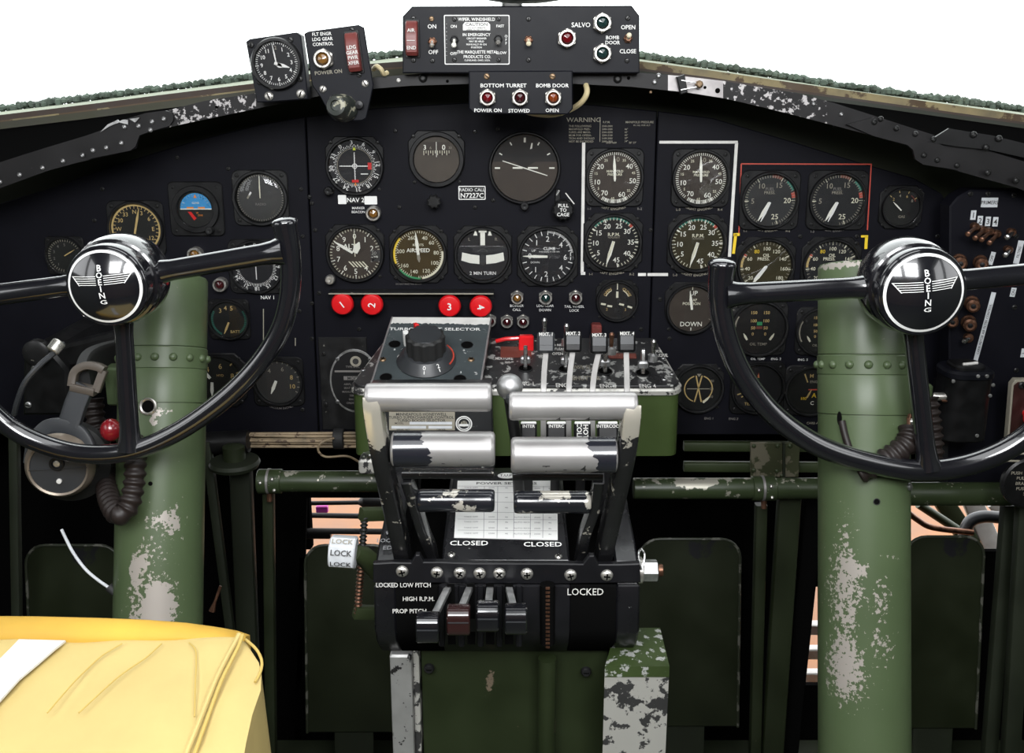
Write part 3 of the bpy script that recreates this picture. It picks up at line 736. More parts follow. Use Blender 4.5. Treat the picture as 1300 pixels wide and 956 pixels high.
def d_fuel(d):
    d.ticks(52, -150, 170, .86, .96, .02, 'dim_mark'); d.arc(2, 28, .87, .97, 'dull_red', 8); d.arc(70, 84, .84, .97, 'red_mark', 5); d.arc(40, 66, .9, .98, 'teal_mark', 5)
    for t, a in (('5', -92), ('10', -33), ('15', 28), ('20', 90), ('25', 160)): d.num(t, a, .66, .2, 'dim_mark' if t in '10 15' else 'lume'); d.tick(a, .82, .97, .03, 'lume')
    d.txt('FUEL', -.03, .44, .11, 'grey_mark', True); d.txt('PRESS.', -.03, .30, .11, 'dim_mark', True)
for lab, x, f in (('fuel pressure dial at the left inside the thin red rectangle', 976.5, 'dial_smoke'), ('fuel pressure dial at the right inside the thin red rectangle', 1062, 'dial_black')):
    gauge(lab, x, 254, 33, f, d_fuel, [dict(a=209, ln=.80, w=.10, tail=.0, mat='lume_pale', dx=-.03, dy=-.08), dict(a=203, ln=.80, w=.08, tail=.02, mat='white', z=.0046, dx=-.01, dy=-.08)], 'soft', group='fuel pressure dials', fs=1.15)
def d_oil(d):
    d.ticks(36, -150, 150, .86, .96, .02, 'dim_mark'); d.arc(-92, -66, .88, .97, 'lume_gold', 8); d.arc(-66, -58, .86, .97, 'red_mark', 3)
    for i, t in enumerate(('20', '40', '60', '80', '100', '120', '140', '160', '180')):
        a = -128+32*i; d.num(t, a, .70, .14, 'yellow_mark' if t == '80' else 'lume'); d.tick(a, .84, .97, .035, 'lume')
    d.txt('OIL', 0, .45, .12, 'lume', True); d.txt('PRESS.', -.1, .31, .12, 'lume', True); d.txt('LBS', .1, -.62, .1, 'lume')
for lab, x, y in (('oil pressure dial directly above the open end of the right control wheel rim', 971, 338), ('oil pressure dial mostly hidden behind the hub end of the right wheel spoke', 1054, 338)):
    gauge(lab, x, y, 33, 'dial_olive' if x < 1000 else 'dial_black', d_oil, [dict(a=216, ln=.80, w=.12, tail=.05, mat='lume_pale', dx=-.02, dy=-.03), dict(a=222, ln=.66, w=.08, tail=.05, mat='white', z=.0046)], 'square', group='oil pressure dials')
def d_flap(d):
    d.num('UP', 4, .70, .2, 'lume_pale'); d.txt('FLAP', .04, .40, .11, 'lume', True); d.txt('POSITION', -.02, .24, .12, 'lume', True); d.txt('DOWN', 0, -.66, .2, 'lume_pale'); d.tick(180, .82, .95, .03, 'lume_pale'); d.tick(0, .84, .97, .03, 'lume')
    for i in range(4): d.tick(60+20*i, .86, .95, .02, 'dim_mark')
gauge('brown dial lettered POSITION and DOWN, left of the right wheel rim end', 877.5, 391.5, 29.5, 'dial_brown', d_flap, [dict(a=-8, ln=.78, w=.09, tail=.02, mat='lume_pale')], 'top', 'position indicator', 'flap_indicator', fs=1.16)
def d_temp(d):
    for t, y in (('150', .62), ('100', .30), ('50', .02), ('0', -.22)):
        d.txt(t, -.24, y, .12, 'lume_gold', True); d.txt(t, .24, y, .12, 'lume_gold', True)
    d.rect(-.10, .12, .10, .26, 'green_mark'); d.rect(-.12, -.02, .12, .08, 'dull_red'); d.txt('OIL TEMP', 0, -.62, .11, 'dim_mark'); d.arc(-120, -60, .9, .96, 'dim_mark', 8)
for lab, x, y, rr in (('two needle oil temperature dial framed by the right wheel rim and its left spoke', 963, 416, 33), ('oil temperature dial half covered by the right control column', 1041, 420, 29)):
    gauge(lab, x, y, rr, 'dial_dark', d_temp, [dict(a=-30, ln=.30, w=.07, tail=0, mat='lume', dx=-.45, dy=-.45), dict(a=32, ln=.30, w=.07, tail=0, mat='lume', dx=.42, dy=-.45)], 'soft', group='oil temperature dials', fs=1.08, mat='case_worn')
def d_cross(d):
    d.arc(20, 160, .58, .63, 'lume_gold', 16); d.arc(200, 340, .58, .63, 'lume_gold', 16)
    for s in (-1, 1):
        d.poly([(s*.1, .6), (s*.16, .6), (-s*.12, -.6), (-s*.18, -.6)], 'lume_gold', .0001)
    d.rect(-.5, -.02, .5, .02, 'dim_mark'); d.poly([(-.1, .68), (.1, .68), (0, .54)], 'dim_mark')
    for i in range(3): d.txt('%d0' % (3-i), .58, .36-.36*i, .11, 'dim_mark')
gauge('dim dial with crossing yellow curves beside the green pedestal box', 886, 492.5, 29, 'dial_dark', d_cross, [dict(a=46, ln=.40, w=.08, tail=0, mat='lume', dx=.22, dy=-.62)], 'top', group='bottom row dials', fs=1.1, mat='case_worn')
def d_cyl(d):
    d.poly([(-.05, .45), (.05, .45), (0, .68)], 'red_mark'); d.tick(0, .2, .42, .06, 'green_mark'); d.txt('C', .02, .16, .12, 'lume'); d.txt('2', 0, .52, .12, 'lume_gold')
    d.tick(-120, .45, .75, .05, 'lume_gold'); d.tick(-108, .62, .86, .05, 'lume_gold'); d.txt('TEMP', -.3, -.66, .12, 'lume_gold')
gauge('dark temperature dial crossed by the lower curve of the right wheel rim', 961, 492, 31, 'dial_black', d_cyl, [dict(a=-40, ln=.34, w=.07, tail=0, mat='lume', dx=-.3, dy=-.5)], 'soft', group='bottom row dials', fs=1.12)
def d_carb(d):
    d.txt('M', 0, .66, .16, 'lume_gold', True); d.txt('ENG', .1, .40, .11, 'dim_mark'); d.rect(-.1, .02, .4, .08, 'red_mark'); d.txt('A', .16, -.2, .2, 'yellow_mark', True); d.txt('100', -.28, -.34, .12, 'yellow_mark', True); d.txt('C', .1, -.54, .16, 'lume_pale', True)
    d.tick(-22, .4, .8, .05, 'lume_gold')
gauge('dial with yellow and red marks touching the left side of the right control column', 1028, 495, 30, 'dial_dark', d_carb, [dict(a=26, ln=.4, w=.06, tail=0, mat='lume_gold', dx=-.15, dy=-.3)], 'soft', group='bottom row dials', fs=1.1, mat='case_worn')
def d_suc(d):
    for i, t in enumerate(('2', '4', '6', '8')): d.num(t, -46+34*i, .66, .16, 'dim_mark' if i % 2 else 'lume_gold'); d.tick(-46+34*i, .82, .95, .04, 'lume_gold')
    d.arc(36, 66, .78, .84, 'dull_red', 6); d.txt('GAS', .05, -.5, .14, 'dim_mark', True)
gauge('small dim dial alone in the upper right corner of the panel', 1143, 263, 23, 'dial_dark', d_suc, [dict(a=-46, ln=.62, w=.06, tail=.05, mat='lume_pale', dx=-.05, dy=-.12)], 'square', fs=1.2)
# left panel
def d_blue(d):
    d.poly([(.86*math.cos(R(a)), .86*math.sin(R(a))+.02) for a in range(0, 181, 9)], 'sky_blue')
    d.ticks(12, -75, 75, .68, .82, .03, 'lume_pale'); d.rect(-.86, -.02, .86, .03, 'lume_pale', .0002)
    d.poly([(-.09, .62), (.09, .62), (0, .82)], 'orange_mark', .0003); d.txt('CLIMB', 0, .34, .1, 'lume_pale')
    d.rect(-.5, .03, -.12, .12, 'orange_mark', .0004); d.rect(.12, .03, .5, .12, 'orange_mark', .0004); d.txt('20', .05, -.2, .09, 'orange_mark'); d.txt('DIVE', .22, -.34, .09, 'orange_mark')
    d.poly([(-.46, -.14), (-.28, -.14), (0, -.5), (-.14, -.62)], 'red', .0005)
gauge('small electric horizon with a bright blue upper half above the left wheel hub', 250, 265, 23, 'dial_dark', d_blue, (), 'soft', 'attitude indicator', 'artificial_horizon', knob=(.74, -1.15, .22, 'case_worn'), fs=1.5, ring=1.3)
def d_clk(d):
    d.ticks(60, 0, 360, .88, .95, .02, 'dim_mark'); d.tick(0, .1, .92, .03, 'lume_pale'); d.poly([(-.5, .1), (-.44, .06), (-.34, .22), (-.4, .26)], 'white'); d.poly([(-.56, .0), (-.5, -.04), (-.42, .1), (-.48, .14)], 'dim_mark'); d.txt('RADIO', .0, -.25, .1, 'grey_mark')
gauge('domed glass dial in a pale ring, top right of the left panel', 331.5, 251, 31, 'dial_grey', d_clk, [dict(a=0, ln=.8, w=.035, tail=0, mat='lume')], 'soft', dome=.18, ring=1.13, fs=1.14, mat='case_worn')
def d_comp(d):
    d.arc(0, 360, .90, .97, 'lume_gold', 48); d.ticks(36, 0, 360, .80, .90, .025, 'lume_gold')
    for t, a in (('N', 0), ('3', 24), ('6', 54), ('E', 90), ('33', -32), ('30', -60), ('W', -90), ('12', 122), ('S', 180), ('24', 230)): d.num(t, a, .68, .16, 'lume_gold')
gauge('compass dial with a gold edge ring, partly behind the left wheel hub', 174, 290, 32, 'dial_dark', d_comp, [dict(a=14, ln=.84, w=.07, tail=.5, mat='lume_gold')], 'soft', 'compass', 'compass_repeater', fs=1.12)
def d_vor(d):
    d.ticks(72, 0, 360, .70, .80, .022, 'white'); d.ticks(36, 0, 360, .70, .84, .03, 'white')
    for i in range(12): d.num(str(3*i), 30*i, .91, .16, 'white', True, True)
gauge('course indicator above the NAV 1 lettering, half behind the left wheel rim', 326, 338, 31, 'dial_black', d_vor, [dict(a=0, ln=.52, w=.03, tail=.52, mat='white', blunt=True)], 'soft', 'navigation indicator', 'course_indicator', fs=1.13)
def d_bat(d):
    for t, a in (('3', -40), ('4', -12), ('5', 16)): d.num(t, a, .66, .24, 'lume_gold')
    d.ticks(20, -150, -60, .84, .95, .03, 'teal_mark'); d.ticks(16, 60, 140, .84, .95, .03, 'teal_mark'); d.txt('BATT', .3, -.66, .15, 'lume_gold')
gauge('small dial with digits 3 4 5, right beside the left control column', 291.5, 405, 23.5, 'dial_dark', d_bat, [dict(a=204, ln=.7, w=.09, tail=.0, mat='lume_gold', dy=-.14)], 'soft', fs=1.12)
def d_air2(d):
    for t, a in (('6', 12), ('8', 72), ('10', 104), ('4', -40), ('2', -80)): d.num(t, a, .62, .22, 'lume_gold')
    for a in (40, 68, 92, 122): d.tick(a, .82, .97, .05, 'lume_gold')
    d.txt('HYD', .1, .22, .1, 'lume_gold')
gauge('pressure dial with yellow digits 6 8 10 touching the left column', 278, 482, 31, 'dial_dark', d_air2, [dict(a=-40, ln=.42, w=.11, tail=0, mat='lume_pale', dx=-.3, dy=.1), dict(a=184, ln=.5, w=.11, tail=.08, mat='lume_pale', dx=-.25, dy=-.15)], 'square', fs=1.14)
def d_vac(d):
    for t, a in (('8', 70), ('10', 108), ('6', 20), ('4', -35)): d.num(t, a, .64, .2, 'dim_mark' if a < 60 else 'lume_gold')
    d.ticks(12, -60, 120, .86, .97, .03, 'dim_mark')
gauge('pressure dial with digits 8 and 10 just inside the lower left wheel rim', 354, 484, 28.5, 'dial_grey', d_vac, [dict(a=203, ln=.6, w=.12, tail=.05, mat='lume_pale', dx=-.1, dy=.02)], 'soft', fs=1.14)
def d_dim(d):
    d.ticks(26, -170, 60, .82, .96, .03, 'dim_mark')
    for i in range(5): d.num(str(i+1), -140+36*i, .64, .16, 'grey_mark')
gauge('dim dial furthest left, just above the left wheel spoke', 84, 324, 22, 'dial_dark', d_dim, [dict(a=60, ln=.7, w=.05, tail=0, mat='lume_gold')], 'soft', fs=1.12)

# ------------------------------------------------------------------ lamps, knobs and buttons on the plates
def lampbits(parent, lens, r, M=None, hexa=True, long=.012):
    m = MB(); m.M = M or Matrix()
    if hexa: m.prism([(1.28*r*math.cos(R(60*i+30)), 1.28*r*math.sin(R(60*i+30))) for i in range(6)], 0, long*.4, 'nickel', .0006)
    m.ringlathe([(r*1.1, 0), (r*1.1, long), (r*1.0, long+.001), (r*.8, long+.001), (r*.74, long*.8), (r*.74, 0)], 'nickel', 24)
    a = m.build('lamp_housing', parent)
    l = MB(); l.M = M or Matrix(); l.lathe([(r*.78, long*.3), (r*.76, long*.75), (r*.5, long*1.02), (1e-6, long*1.12)], lens, 20); b = l.build('lens', parent)
    return a, b
def panel_lamp(label, px, py, rpx, lens, **k):
    t = thing('indicator_lamp', label, 'indicator lamp', at(px, py-(1.2 if 370 < py < 380 else 0), 0), UP, 'panel indicator lamps'); lampbits(t, lens, (rpx*.88 if 370 < py < 380 else rpx)*mpp(px, py, 0), **k); return t
panel_lamp('amber lamp in a pale ring right of the MARKER BEACON lettering', 475, 270, 8.4, 'lens_amber', hexa=False)
panel_lamp('amber lamp above the word CALL, beside the number 4 button', 656.5, 378, 8, 'lens_amber')
panel_lamp('dark green lamp above the words LDG GEAR DOWN', 692.5, 378, 8.4, 'lens_green')
panel_lamp('dark lamp above the words TAIL WHEEL LOCK', 730.5, 378, 8.4, 'lens_darkred')
panel_lamp('small pale ringed lamp nearest the selector box, under the number 4 button', 622.5, 406, 6.6, 'lens_darkred')
panel_lamp('small dark red lamp in the middle of the three above the red switch guard', 643.5, 407, 6.8, 'lens_darkred')
panel_lamp('small dark red lamp at the right of the three above the red switch guard', 664, 407, 6.8, 'lens_darkred')
panel_lamp('small red lamp under the right spoke of the left wheel, above the digit dial', 281.5, 360, 8, 'lens_darkred', hexa=False)
panel_lamp('pale ringed lamp peeping above the right spoke of the left wheel', 250, 322, 8.5, 'lens_amber', hexa=False)
t = thing('caging_knob', 'black knurled knob with worn edge below the brown gyro', 'knob', at(552, 254, 0), UP); r = 9*mpp(552, 254, 0)
m = MB(); m.prism(circ(r*.7, 16), 0, .012, 'case_black'); m.prism([(r*(1 if (i//2) % 2 else .84)*math.cos(2*PI*i/32), r*(1 if (i//2) % 2 else .84)*math.sin(2*PI*i/32)) for i in range(32)], .012, .022, 'case_worn', .0015); m.build('knob_body', t); MB().ringlathe([(r*.6, .0221), (r*.6, .0226), (r*.5, .0226), (r*.5, .0221)], 'case_worn', 20).build('knob_rim', t)
t = thing('cage_knob', 'black scalloped knob lettered PULL TO CAGE at lower right of the artificial horizon', 'knob', at(714, 264, 0), UP); r = 14*mpp(714, 264, 0)
P = [((r*(1 if i % 2 else .9))*math.cos(2*PI*i/24), (r*(1 if i % 2 else .9))*math.sin(2*PI*i/24)) for i in range(24)]
m = MB(); m.prism(circ(r*.7, 16), 0, .012, 'case_black'); m.prism(P, .012, .022, 'case_black', .002); m.build('knob_body', t)
m = MB()
for s_, y in (('PULL', .4), ('TO', 0), ('CAGE', -.4)): m.text(s_, r*.30/.7, 0, y*r, .0223, 'white', bold=True)
m.build('lettering', t, flat=True)
m = MB(); a = px2(708, 247); c = px2(714, 264); m.M = Matrix.Translation((-c[0], -c[1], 0))
m.prism([(a[0]-.004, a[1]-.009), (a[0]+.004, a[1]-.009), (a[0]+.003, a[1]+.008), (a[0]-.003, a[1]+.008)], 0, .004, 'case_black', .001); pline(m, (718, 245), (729, 259), .0014, 'white_paint'); m.add([], [], 'ink'); m.text('CAGE', .003, a[0], a[1]+.003, .0045, 'white', R(60)); m.build('knob_bracket', t)
# feathering buttons under their small ledge
a, b = px2(421, 367), px2(627, 369)
t = thing('button_ledge', 'thin black ledge with a worn pale edge above the four red buttons', 'ledge', at(524, 368, 0), UP)
m = MB(); m.box((0, 0, .012), (b[0]-a[0], .003, .024), 'case_worn', .0006); m.box((0, -.0004, .0243), (b[0]-a[0], .0016, .0006), 'dim_mark'); m.build('ledge_strip', t); MB().box((0, -.006, .001), (b[0]-a[0], .012, .002), 'case_black').build('ledge_flange', t)
for i, (x, y, rot) in enumerate(((438, 381.5, 35), (475, 382, 80), (572, 384, 0), (611, 384.5, -78))):
    t = thing('feathering_button', 'round red push button numbered %s, %s' % ('1234'[i], ('left end of the row of four', 'beside button 1 in the row under the ledge', 'above the top edge of the selector box', 'right end of the row of four')[i]), 'push button', at(x, y, 0), UP, 'red feathering buttons')
    r = 14.3*mpp(x, y, 0)
    MB().lathe([(r*.5, 0), (r*.5, .020)], 'steel_dull', 16).build('stem', t)
    m = MB(); m.lathe([(r*.7, .017), (r*.93, .018), (r, .0205), (r*.97, .0235), (r*.86, .0258), (r*.75, .0262), (1e-6, .0266)], 'button_red', 32); m.build('cap', t)
    m = MB(); m.text('1234'[i], r*.62/.7, 0, 0, .0268, 'white', R(rot), True); m.build('numeral', t, flat=True)
# ------------------------------------------------------------------ glare shield: an arched black rail with a deck behind it
def Yg(x): return -.10-.02*abs(x-650)/650
TOPE = [(-140, 248), (-60, 225), (0, 206), (60, 187), (110, 172), (135, 163), (160, 151), (185, 143.5), (215, 139.5), (260, 128), (330, 117.5), (420, 105.5), (470, 99), (520, 94.5), (595, 89), (650, 87.5), (730, 88), (815, 92.5), (870, 97), (920, 103), (960, 110), (1010, 118), (1060, 131), (1110, 147), (1150, 160), (1200, 176), (1250, 190), (1300, 205), (1430, 240)]
LOWE = [(-140, 282), (-60, 258), (0, 239), (60, 217), (100, 206), (165, 192), (173, 188), (176, 173), (190, 168), (230, 158), (330, 137), (420, 119), (470, 113), (520, 109), (595, 106.5), (650, 105.5), (730, 106.5), (800, 110), (870, 117), (920, 125), (960, 134), (1000, 144), (1050, 157), (1110, 173), (1152, 185), (1158, 190), (1161, 202), (1172, 209), (1215, 217), (1290, 238), (1300, 242), (1430, 282)]
SILLB = [(-140, 186), (0, 165), (100, 153), (200, 140), (330, 124), (470, 100), (560, 92), (650, 88), (740, 90), (815, 96), (900, 107), (1000, 122), (1100, 136), (1200, 150), (1300, 164), (1430, 182)]
gs = thing('glare_shield', 'long arched black coaming rail over the instrument panel, paint chipped to bare metal', 'coaming', (0, 0, 0))
def railpart(x0, x1, mat, name, label=None, dz=0, step=14, ext=None):
    xs = [x0]
    for k in sorted(set([a for a, _ in TOPE]+[a for a, _ in LOWE])):
        if x0 < k < x1: xs.append(k)
    xs.append(x1)
    q = []
    for a, b in zip(xs, xs[1:]):
        n = max(1, int((b-a)/step)); q += [a+(b-a)*i/n for i in range(n)]
    q.append(x1); m = MB(); rs = []
    for x in q:
        Y = Yg(x)-dz; hi = at(x, interp(TOPE, x), Y); lo = at(x, interp(LOWE, x), Y); d = Vector((0, .0025, 0))
        rs.append([lo, lo+d, hi+d, hi])
    m.rings(rs, mat); o = m.build(name, gs)
    if label: o['label'] = label
for x0, x1, mat in ((-140, 215, 'flange_black'), (215, 325, 'flange_chipped'), (325, 848, 'flange_black'), (848, 918, 'bare_metal'), (918, 1050, 'flange_chipped'), (1050, 1430, 'flange_black')):
    railpart(x0, x1, mat, 'rail', {'bare_metal': 'rail section stripped to bare grey metal', 'flange_chipped': 'rail section with heavily flaked black paint'}.get(mat))
m = MB(); xs = [-140+i*20 for i in range(79)]; A = []; B = []
for x in xs:
    a = at(x, interp(TOPE, x), Yg(x)); A.append(a+Vector((0, .001, -.0008)))
    f = min(1, abs(x-650)/650); Y = .16+(.0-.16)*f-.016
    b = at(x, interp(SILLB, x)-1, Y); B.append(b)
n = len(xs)
m.add([tuple(p) for p in A+B], [(i, i+1, n+i+1, n+i) for i in range(n-1)], 'matte_black'); m.build('deck', gs)
# splice plates either side, riveted
def gusset(P, dz, label, mat='flange_black'):
    m = MB(); f = [at(a, b, Yg(a)-dz) for a, b in P]; bk = [p+Vector((0, .004, 0)) for p in f]
    m.rings([f, bk], mat); m.build('splice_plate', gs)['label'] = label
gusset([(112, 202), (108, 194), (115, 180), (135, 163.5), (160, 151.5), (185, 144), (210, 140.5), (219, 143), (220, 152), (215, 160), (190, 167), (177, 172), (172, 186), (166, 191)], .005, 'riveted splice plate on the left of the rail')
gusset([(1075, 158), (1110, 149), (1140, 158), (1150, 166), (1184, 178), (1215, 195), (1221, 205), (1217, 216), (1172, 209), (1162, 202), (1159, 190), (1152, 184), (1110, 173)], .005, 'riveted splice plate on the right of the rail')
m = MB(); P = [(1178, 180), (1205, 163), (1260, 172), (1300, 182), (1380, 202), (1380, 215), (1300, 200), (1255, 190), (1215, 186)]
f = [at(a, b, Yg(a)-.006) for a, b in P]; m.rings([f, [p+Vector((0, .004, 0)) for p in f]], 'case_black'); m.build('edge_strip', gs)
def rivet(parent, px, py, Y, r=.003, mat='steel_dull', nm='rivet'):
    k = ('rv', r, mat); p = at(px, py, Y); Mx = Matrix.Translation(p) @ Matrix.Rotation(PI/2, 4, 'X')
    if k not in SCREW:
        b = MB(); b.lathe([(r, 0), (r, r*.25), (r*.8, r*.6), (r*.45, r*.8), (r*.42, r*.55), (1e-6, r*.55)], mat, 14); o = b.build(nm, parent); o.matrix_local = Mx; SCREW[k] = o; return o
    return part(nm, SCREW[k], parent, Mx)
for x, y in ((158, 161), (176, 160), (193, 154.5), (208, 151), (118, 191), (135, 187.5), (154, 181.5), (191, 165)): rivet(gs, x, y, Yg(x)-.0055)
for x, y in ((105, 197), (80, 204.5), (54, 213), (25, 222), (0, 231)): rivet(gs, x, y, Yg(x)-.0005)
for x, y in ((1110, 155), (1118, 151), (1138, 163), (1162, 170), (1185, 177), (1173, 197), (1190, 203), (1215, 210)): rivet(gs, x, y, Yg(x)-.0055, .0034, 'screw_dark')
for x, y in ((1254, 219), (1290, 229), (1252, 187), (1236, 171), (1268, 176)): rivet(gs, x, y, Yg(x)-.007, .0040, 'screw_dark')
for x, y, r, mm in ((537, 99, .0052, 'screw_dark'), (506, 102, .0025, 'white_paint'), (784, 100, .0052, 'screw_dark'), (831, 104, .0032, 'steel_dull'), (836, 96, .003, 'steel_dull'), (798, 99, .002, 'matte_black'), (911, 115, .003, 'matte_black'), (895, 111, .0018, 'matte_black'), (1068, 145, .0026, 'steel_dull'), (568, 103, .0018, 'matte_black'), (275, 136, .0018, 'matte_black'), (826, 117, .002, 'screw_brass'), (1033, 132, .0025, 'steel_dull')): rivet(gs, x, y, Yg(x)-.0005, r, mm)
# curled bare edge of the torn left plate
m = MB()
for P in ([(128, 167.5), (140, 160), (153, 155), (150, 152), (137, 158)], [(150, 155), (163, 158), (163, 152), (156, 152)], [(165, 151), (172, 155.5), (178, 149)]):
    f = [at(a, b, Yg(a)-.006) for a, b in P]; m.rings([f, [p+Vector((0, -.0015, 0)) for p in f]], 'steel_dull')
m.build('bare_edge', gs)['label'] = 'torn bare metal edge'

# ------------------------------------------------------------------ helpers for boxes of switches, built in an upright local frame
class Box:
    """px -> local x, y on the front face of a thing whose face is at plane Y"""
    def __init__(s, name, label, cat, Y, ref):
        s.Y = Y; s.o = at(ref[0], ref[1], Y); s.t = thing(name, label, cat, s.o, UP); s.k = mpp(ref[0], ref[1], Y)
    def p(s, px, py): q = at(px, py, s.Y)-s.o; return (q.x, q.z)
    def poly(s, P): return [s.p(*q) for q in P]
    def text(s, t, px, py, h, mat='white', bold=True, rot=0, wide=1.0, align='C', z=.0006, name='lettering'):
        m = MB(); x, y = s.p(px, py); m.text(t, h*s.k/.7, x, y, z, mat, rot, bold, align, wide); return m.build(name, s.t, flat=True)
    def screw(s, px, py, z=0, r=.003, mat='screw_brass', cross=False, label=None): x, y = s.p(px, py); return screw(s.t, x, y, z, r, mat, cross, label)
    def lamp(s, px, py, r, lens, label=None):
        x, y = s.p(px, py); e = bpy.data.objects.new('indicator_lamp', None); COL.objects.link(e); e.parent = s.t; e.location = (x, y, 0)
        lampbits(e, lens, r*s.k)
        if label: e['label'] = label
    def toggle(s, px, py, tilt, mat='nickel', ln=.015, dx=0, base='nickel', scale=1, label=None):
        x, y = s.p(px, py); e = bpy.data.objects.new('toggle_switch', None); COL.objects.link(e); e.parent = s.t; e.location = (x, y, 0)
        m = MB(); m.prism([(.0055*scale*math.cos(R(60*i)), .0055*scale*math.sin(R(60*i))) for i in range(6)], 0, .003, base, .0005); m.lathe([(.0042*scale, .003), (.0042*scale, .006), (.003*scale, .007), (1e-6, .007)], base, 16); m.build('bushing', e)
        m = MB(); d = Vector((math.sin(R(dx)), math.sin(R(tilt)), math.cos(R(tilt)))).normalized()
        m.tube([(0, 0, .006), d*.010*scale, d*ln*scale*.8, d*ln*scale, d*(ln*scale+.0015)], [.0017*scale, .0018*scale, .0028*scale, .0030*scale, .0016*scale], mat, 12); m.build('bat_lever', e)
        if label: e['label'] = label
    def guard(s, x0, y0, x1, y1, rot=0, texts=(), th=.016):
        cx, cy = (x0+x1)/2, (y0+y1)/2; x, y = s.p(cx, cy); w, h = (x1-x0)*s.k/2, (y1-y0)*s.k/2
        e = bpy.data.objects.new('switch_guard', None); COL.objects.link(e); e.parent = s.t; e.location = (x, y, 0); e.rotation_euler = (0, 0, rot); e['label'] = 'red hinged switch guard'
        m = MB(); m.prism(rrect(w*.98, h*1.12, .001, 2), 0, .002, 'case_black', .0004); m.build('guard_base', e)
        m = MB()
        prof = [(-h, .002), (-h, th*.75), (-h*.8, th), (h*.1, th*1.06), (h*.85, th*.72), (h, th*.5), (h, .002)]
        m.M = Matrix(((0, 0, 1, -w*.82), (1, 0, 0, 0), (0, 1, 0, 0), (0, 0, 0, 1))); m.prism(prof, 0, w*1.64, 'guard_red', .0012, .0012); m.build('guard_cover', e)
        m = MB(); 
        for t, v, hh in texts: m.text(t, hh*s.k/.7, 0, v*h, th*1.09, 'white_paint', 0, True)
        if texts: m.build('lettering', e, flat=True)

# ------------------------------------------------------------------ wiper, salvo and bomb door box on top
b = Box('switch_box', 'wide black switch box atop the rail with a caution placard and bomb door lamps', 'switch box', -.125, (661, 50))
P = b.poly([(511, 21), (523, 8), (802, 7), (812, 20), (812, 93), (511, 93)])
m = MB(); m.prism(P, -.022, 0, 'box_black', .0014, .001); m.prism(b.poly([(515, 22), (525, 10), (800, 9), (808, 21), (808, 82), (515, 82)]), -.065, -.022, 'box_black', 0, .001); m.build('housing', b.t)
b.guard(514.5, 28, 533, 70, 0, (('AIR', .45, 4.2), ('END', -.55, 4.2)))
m = MB(); x, y = b.p(523.5, 52); m.box((x, y, .0178), (.0095, .0006, .0003), 'white_paint'); m.build('guard_mark', b.t)
for x, y in ((548, 24), (549, 77), (671, 24), (671, 76), (797, 23), (796, 77), (525, 23.5), (525, 76.5)): b.screw(x, y, 0, .0030, 'screw_dark' if x != 548 else 'screw_brass')
b.text('ON', 548.5, 33.5, 5); b.toggle(549, 53, -20, 'nickel', .014, base='bronze'); b.text('OFF', 550, 66, 5)
m = MB(); q = b.p(563.5, 19); r_ = b.p(647, 82); cx, cy = (q[0]+r_[0])/2, (q[1]+r_[1])/2; w, h = (r_[0]-q[0])/2, (q[1]-r_[1])/2
m.prism([(cx+x, cy+y) for x, y in rrect(w, h, .0015, 3)], 0, .0008, 'white'); m.prism([(cx+x, cy+y) for x, y in rrect(w-.0011, h-.0011, .001, 3)], .0008, .001, 'case_black'); 
q = b.p(605, 33.5); m.prism([(q[0]+x, q[1]+y) for x, y in ((-.016, -.0045), (.016, -.0045), (.016, .002), (.0135, .0047), (-.0135, .0047), (-.016, .002))], .001, .0012, 'white')
def bt(t, px, py, hh, mat='white', wide=1.0, rot=0): x, y = b.p(px, py); m.text(t, hh*.9*b.k/.7, x, y, .0014, mat, rot, True, wide=wide)
bt('WIPER, WINDSHIELD', 605, 24.5, 4.2, wide=.92); bt('CAUTION', 605, 31, 4.2, 'ink', 1.15); bt('DO NOT OPERATE', 605, 35.5, 2, 'ink'); bt('WIPER ON DRY GLASS', 605, 38.2, 2, 'ink')
bt('IN EMERGENCY', 605, 44, 3.9, wide=1.0)
for i, t in enumerate(('CIRCUIT BREAKER', 'MAY BE HELD', 'MANUALLY IN ON', 'POSITION')): bt(t, 605, 48.8+i*3.8, 2.4, wide=1.0)
bt('THE MARQUETTE METAL', 606, 66, 4.2, wide=.85); bt('PRODUCTS CO.', 606, 72, 4, wide=.95); bt('CLEVELAND, OHIO, U.S.A.', 606, 76.5, 2.2)
bt('ON', 576, 33.5, 4); bt('OFF', 576, 68, 4); bt('FAST', 635, 33, 3.6); bt('SLOW', 636.5, 67, 3.6)
for i, c in enumerate('OFF'): bt(c, 642.5, 46+i*4.5, 3.4)
for i in range(9): bt('-', 567, 30+i*5, 2.5)
m.build('caution_placard', b.t)['label'] = 'white bordered placard headed WIPER, WINDSHIELD'
for x, y in ((577, 24.5), (577, 76), (633, 24), (633, 76)): b.screw(x, y, .001, .0028, 'screw_dark')
b.toggle(577, 51, -22, 'lume_pale', .017, base='case_black', label='white toggle switch'); b.toggle(632.5, 50, -16, 'nickel', .015, base='case_black'); b.toggle(671, 51, -18, 'cream', .015, base='bronze')
b.lamp(719.5, 49, 10, 'lens_red', 'red lamp'); b.lamp(764, 29.5, 10, 'lens_green', 'green lamp beside SALVO'); b.lamp(764, 68, 10, 'lens_green', 'green lamp beside BOMB DOOR')
b.text('SALVO', 737.5, 31.5, 5.6); b.text('BOMB', 777.5, 47.6, 4.4); b.text('DOOR', 777.5, 54, 4.4); b.text('OPEN', 797.5, 34.5, 5); b.text('CLOSE', 797, 65, 5); b.toggle(797, 49, 14, 'cream', .014, base='bronze')

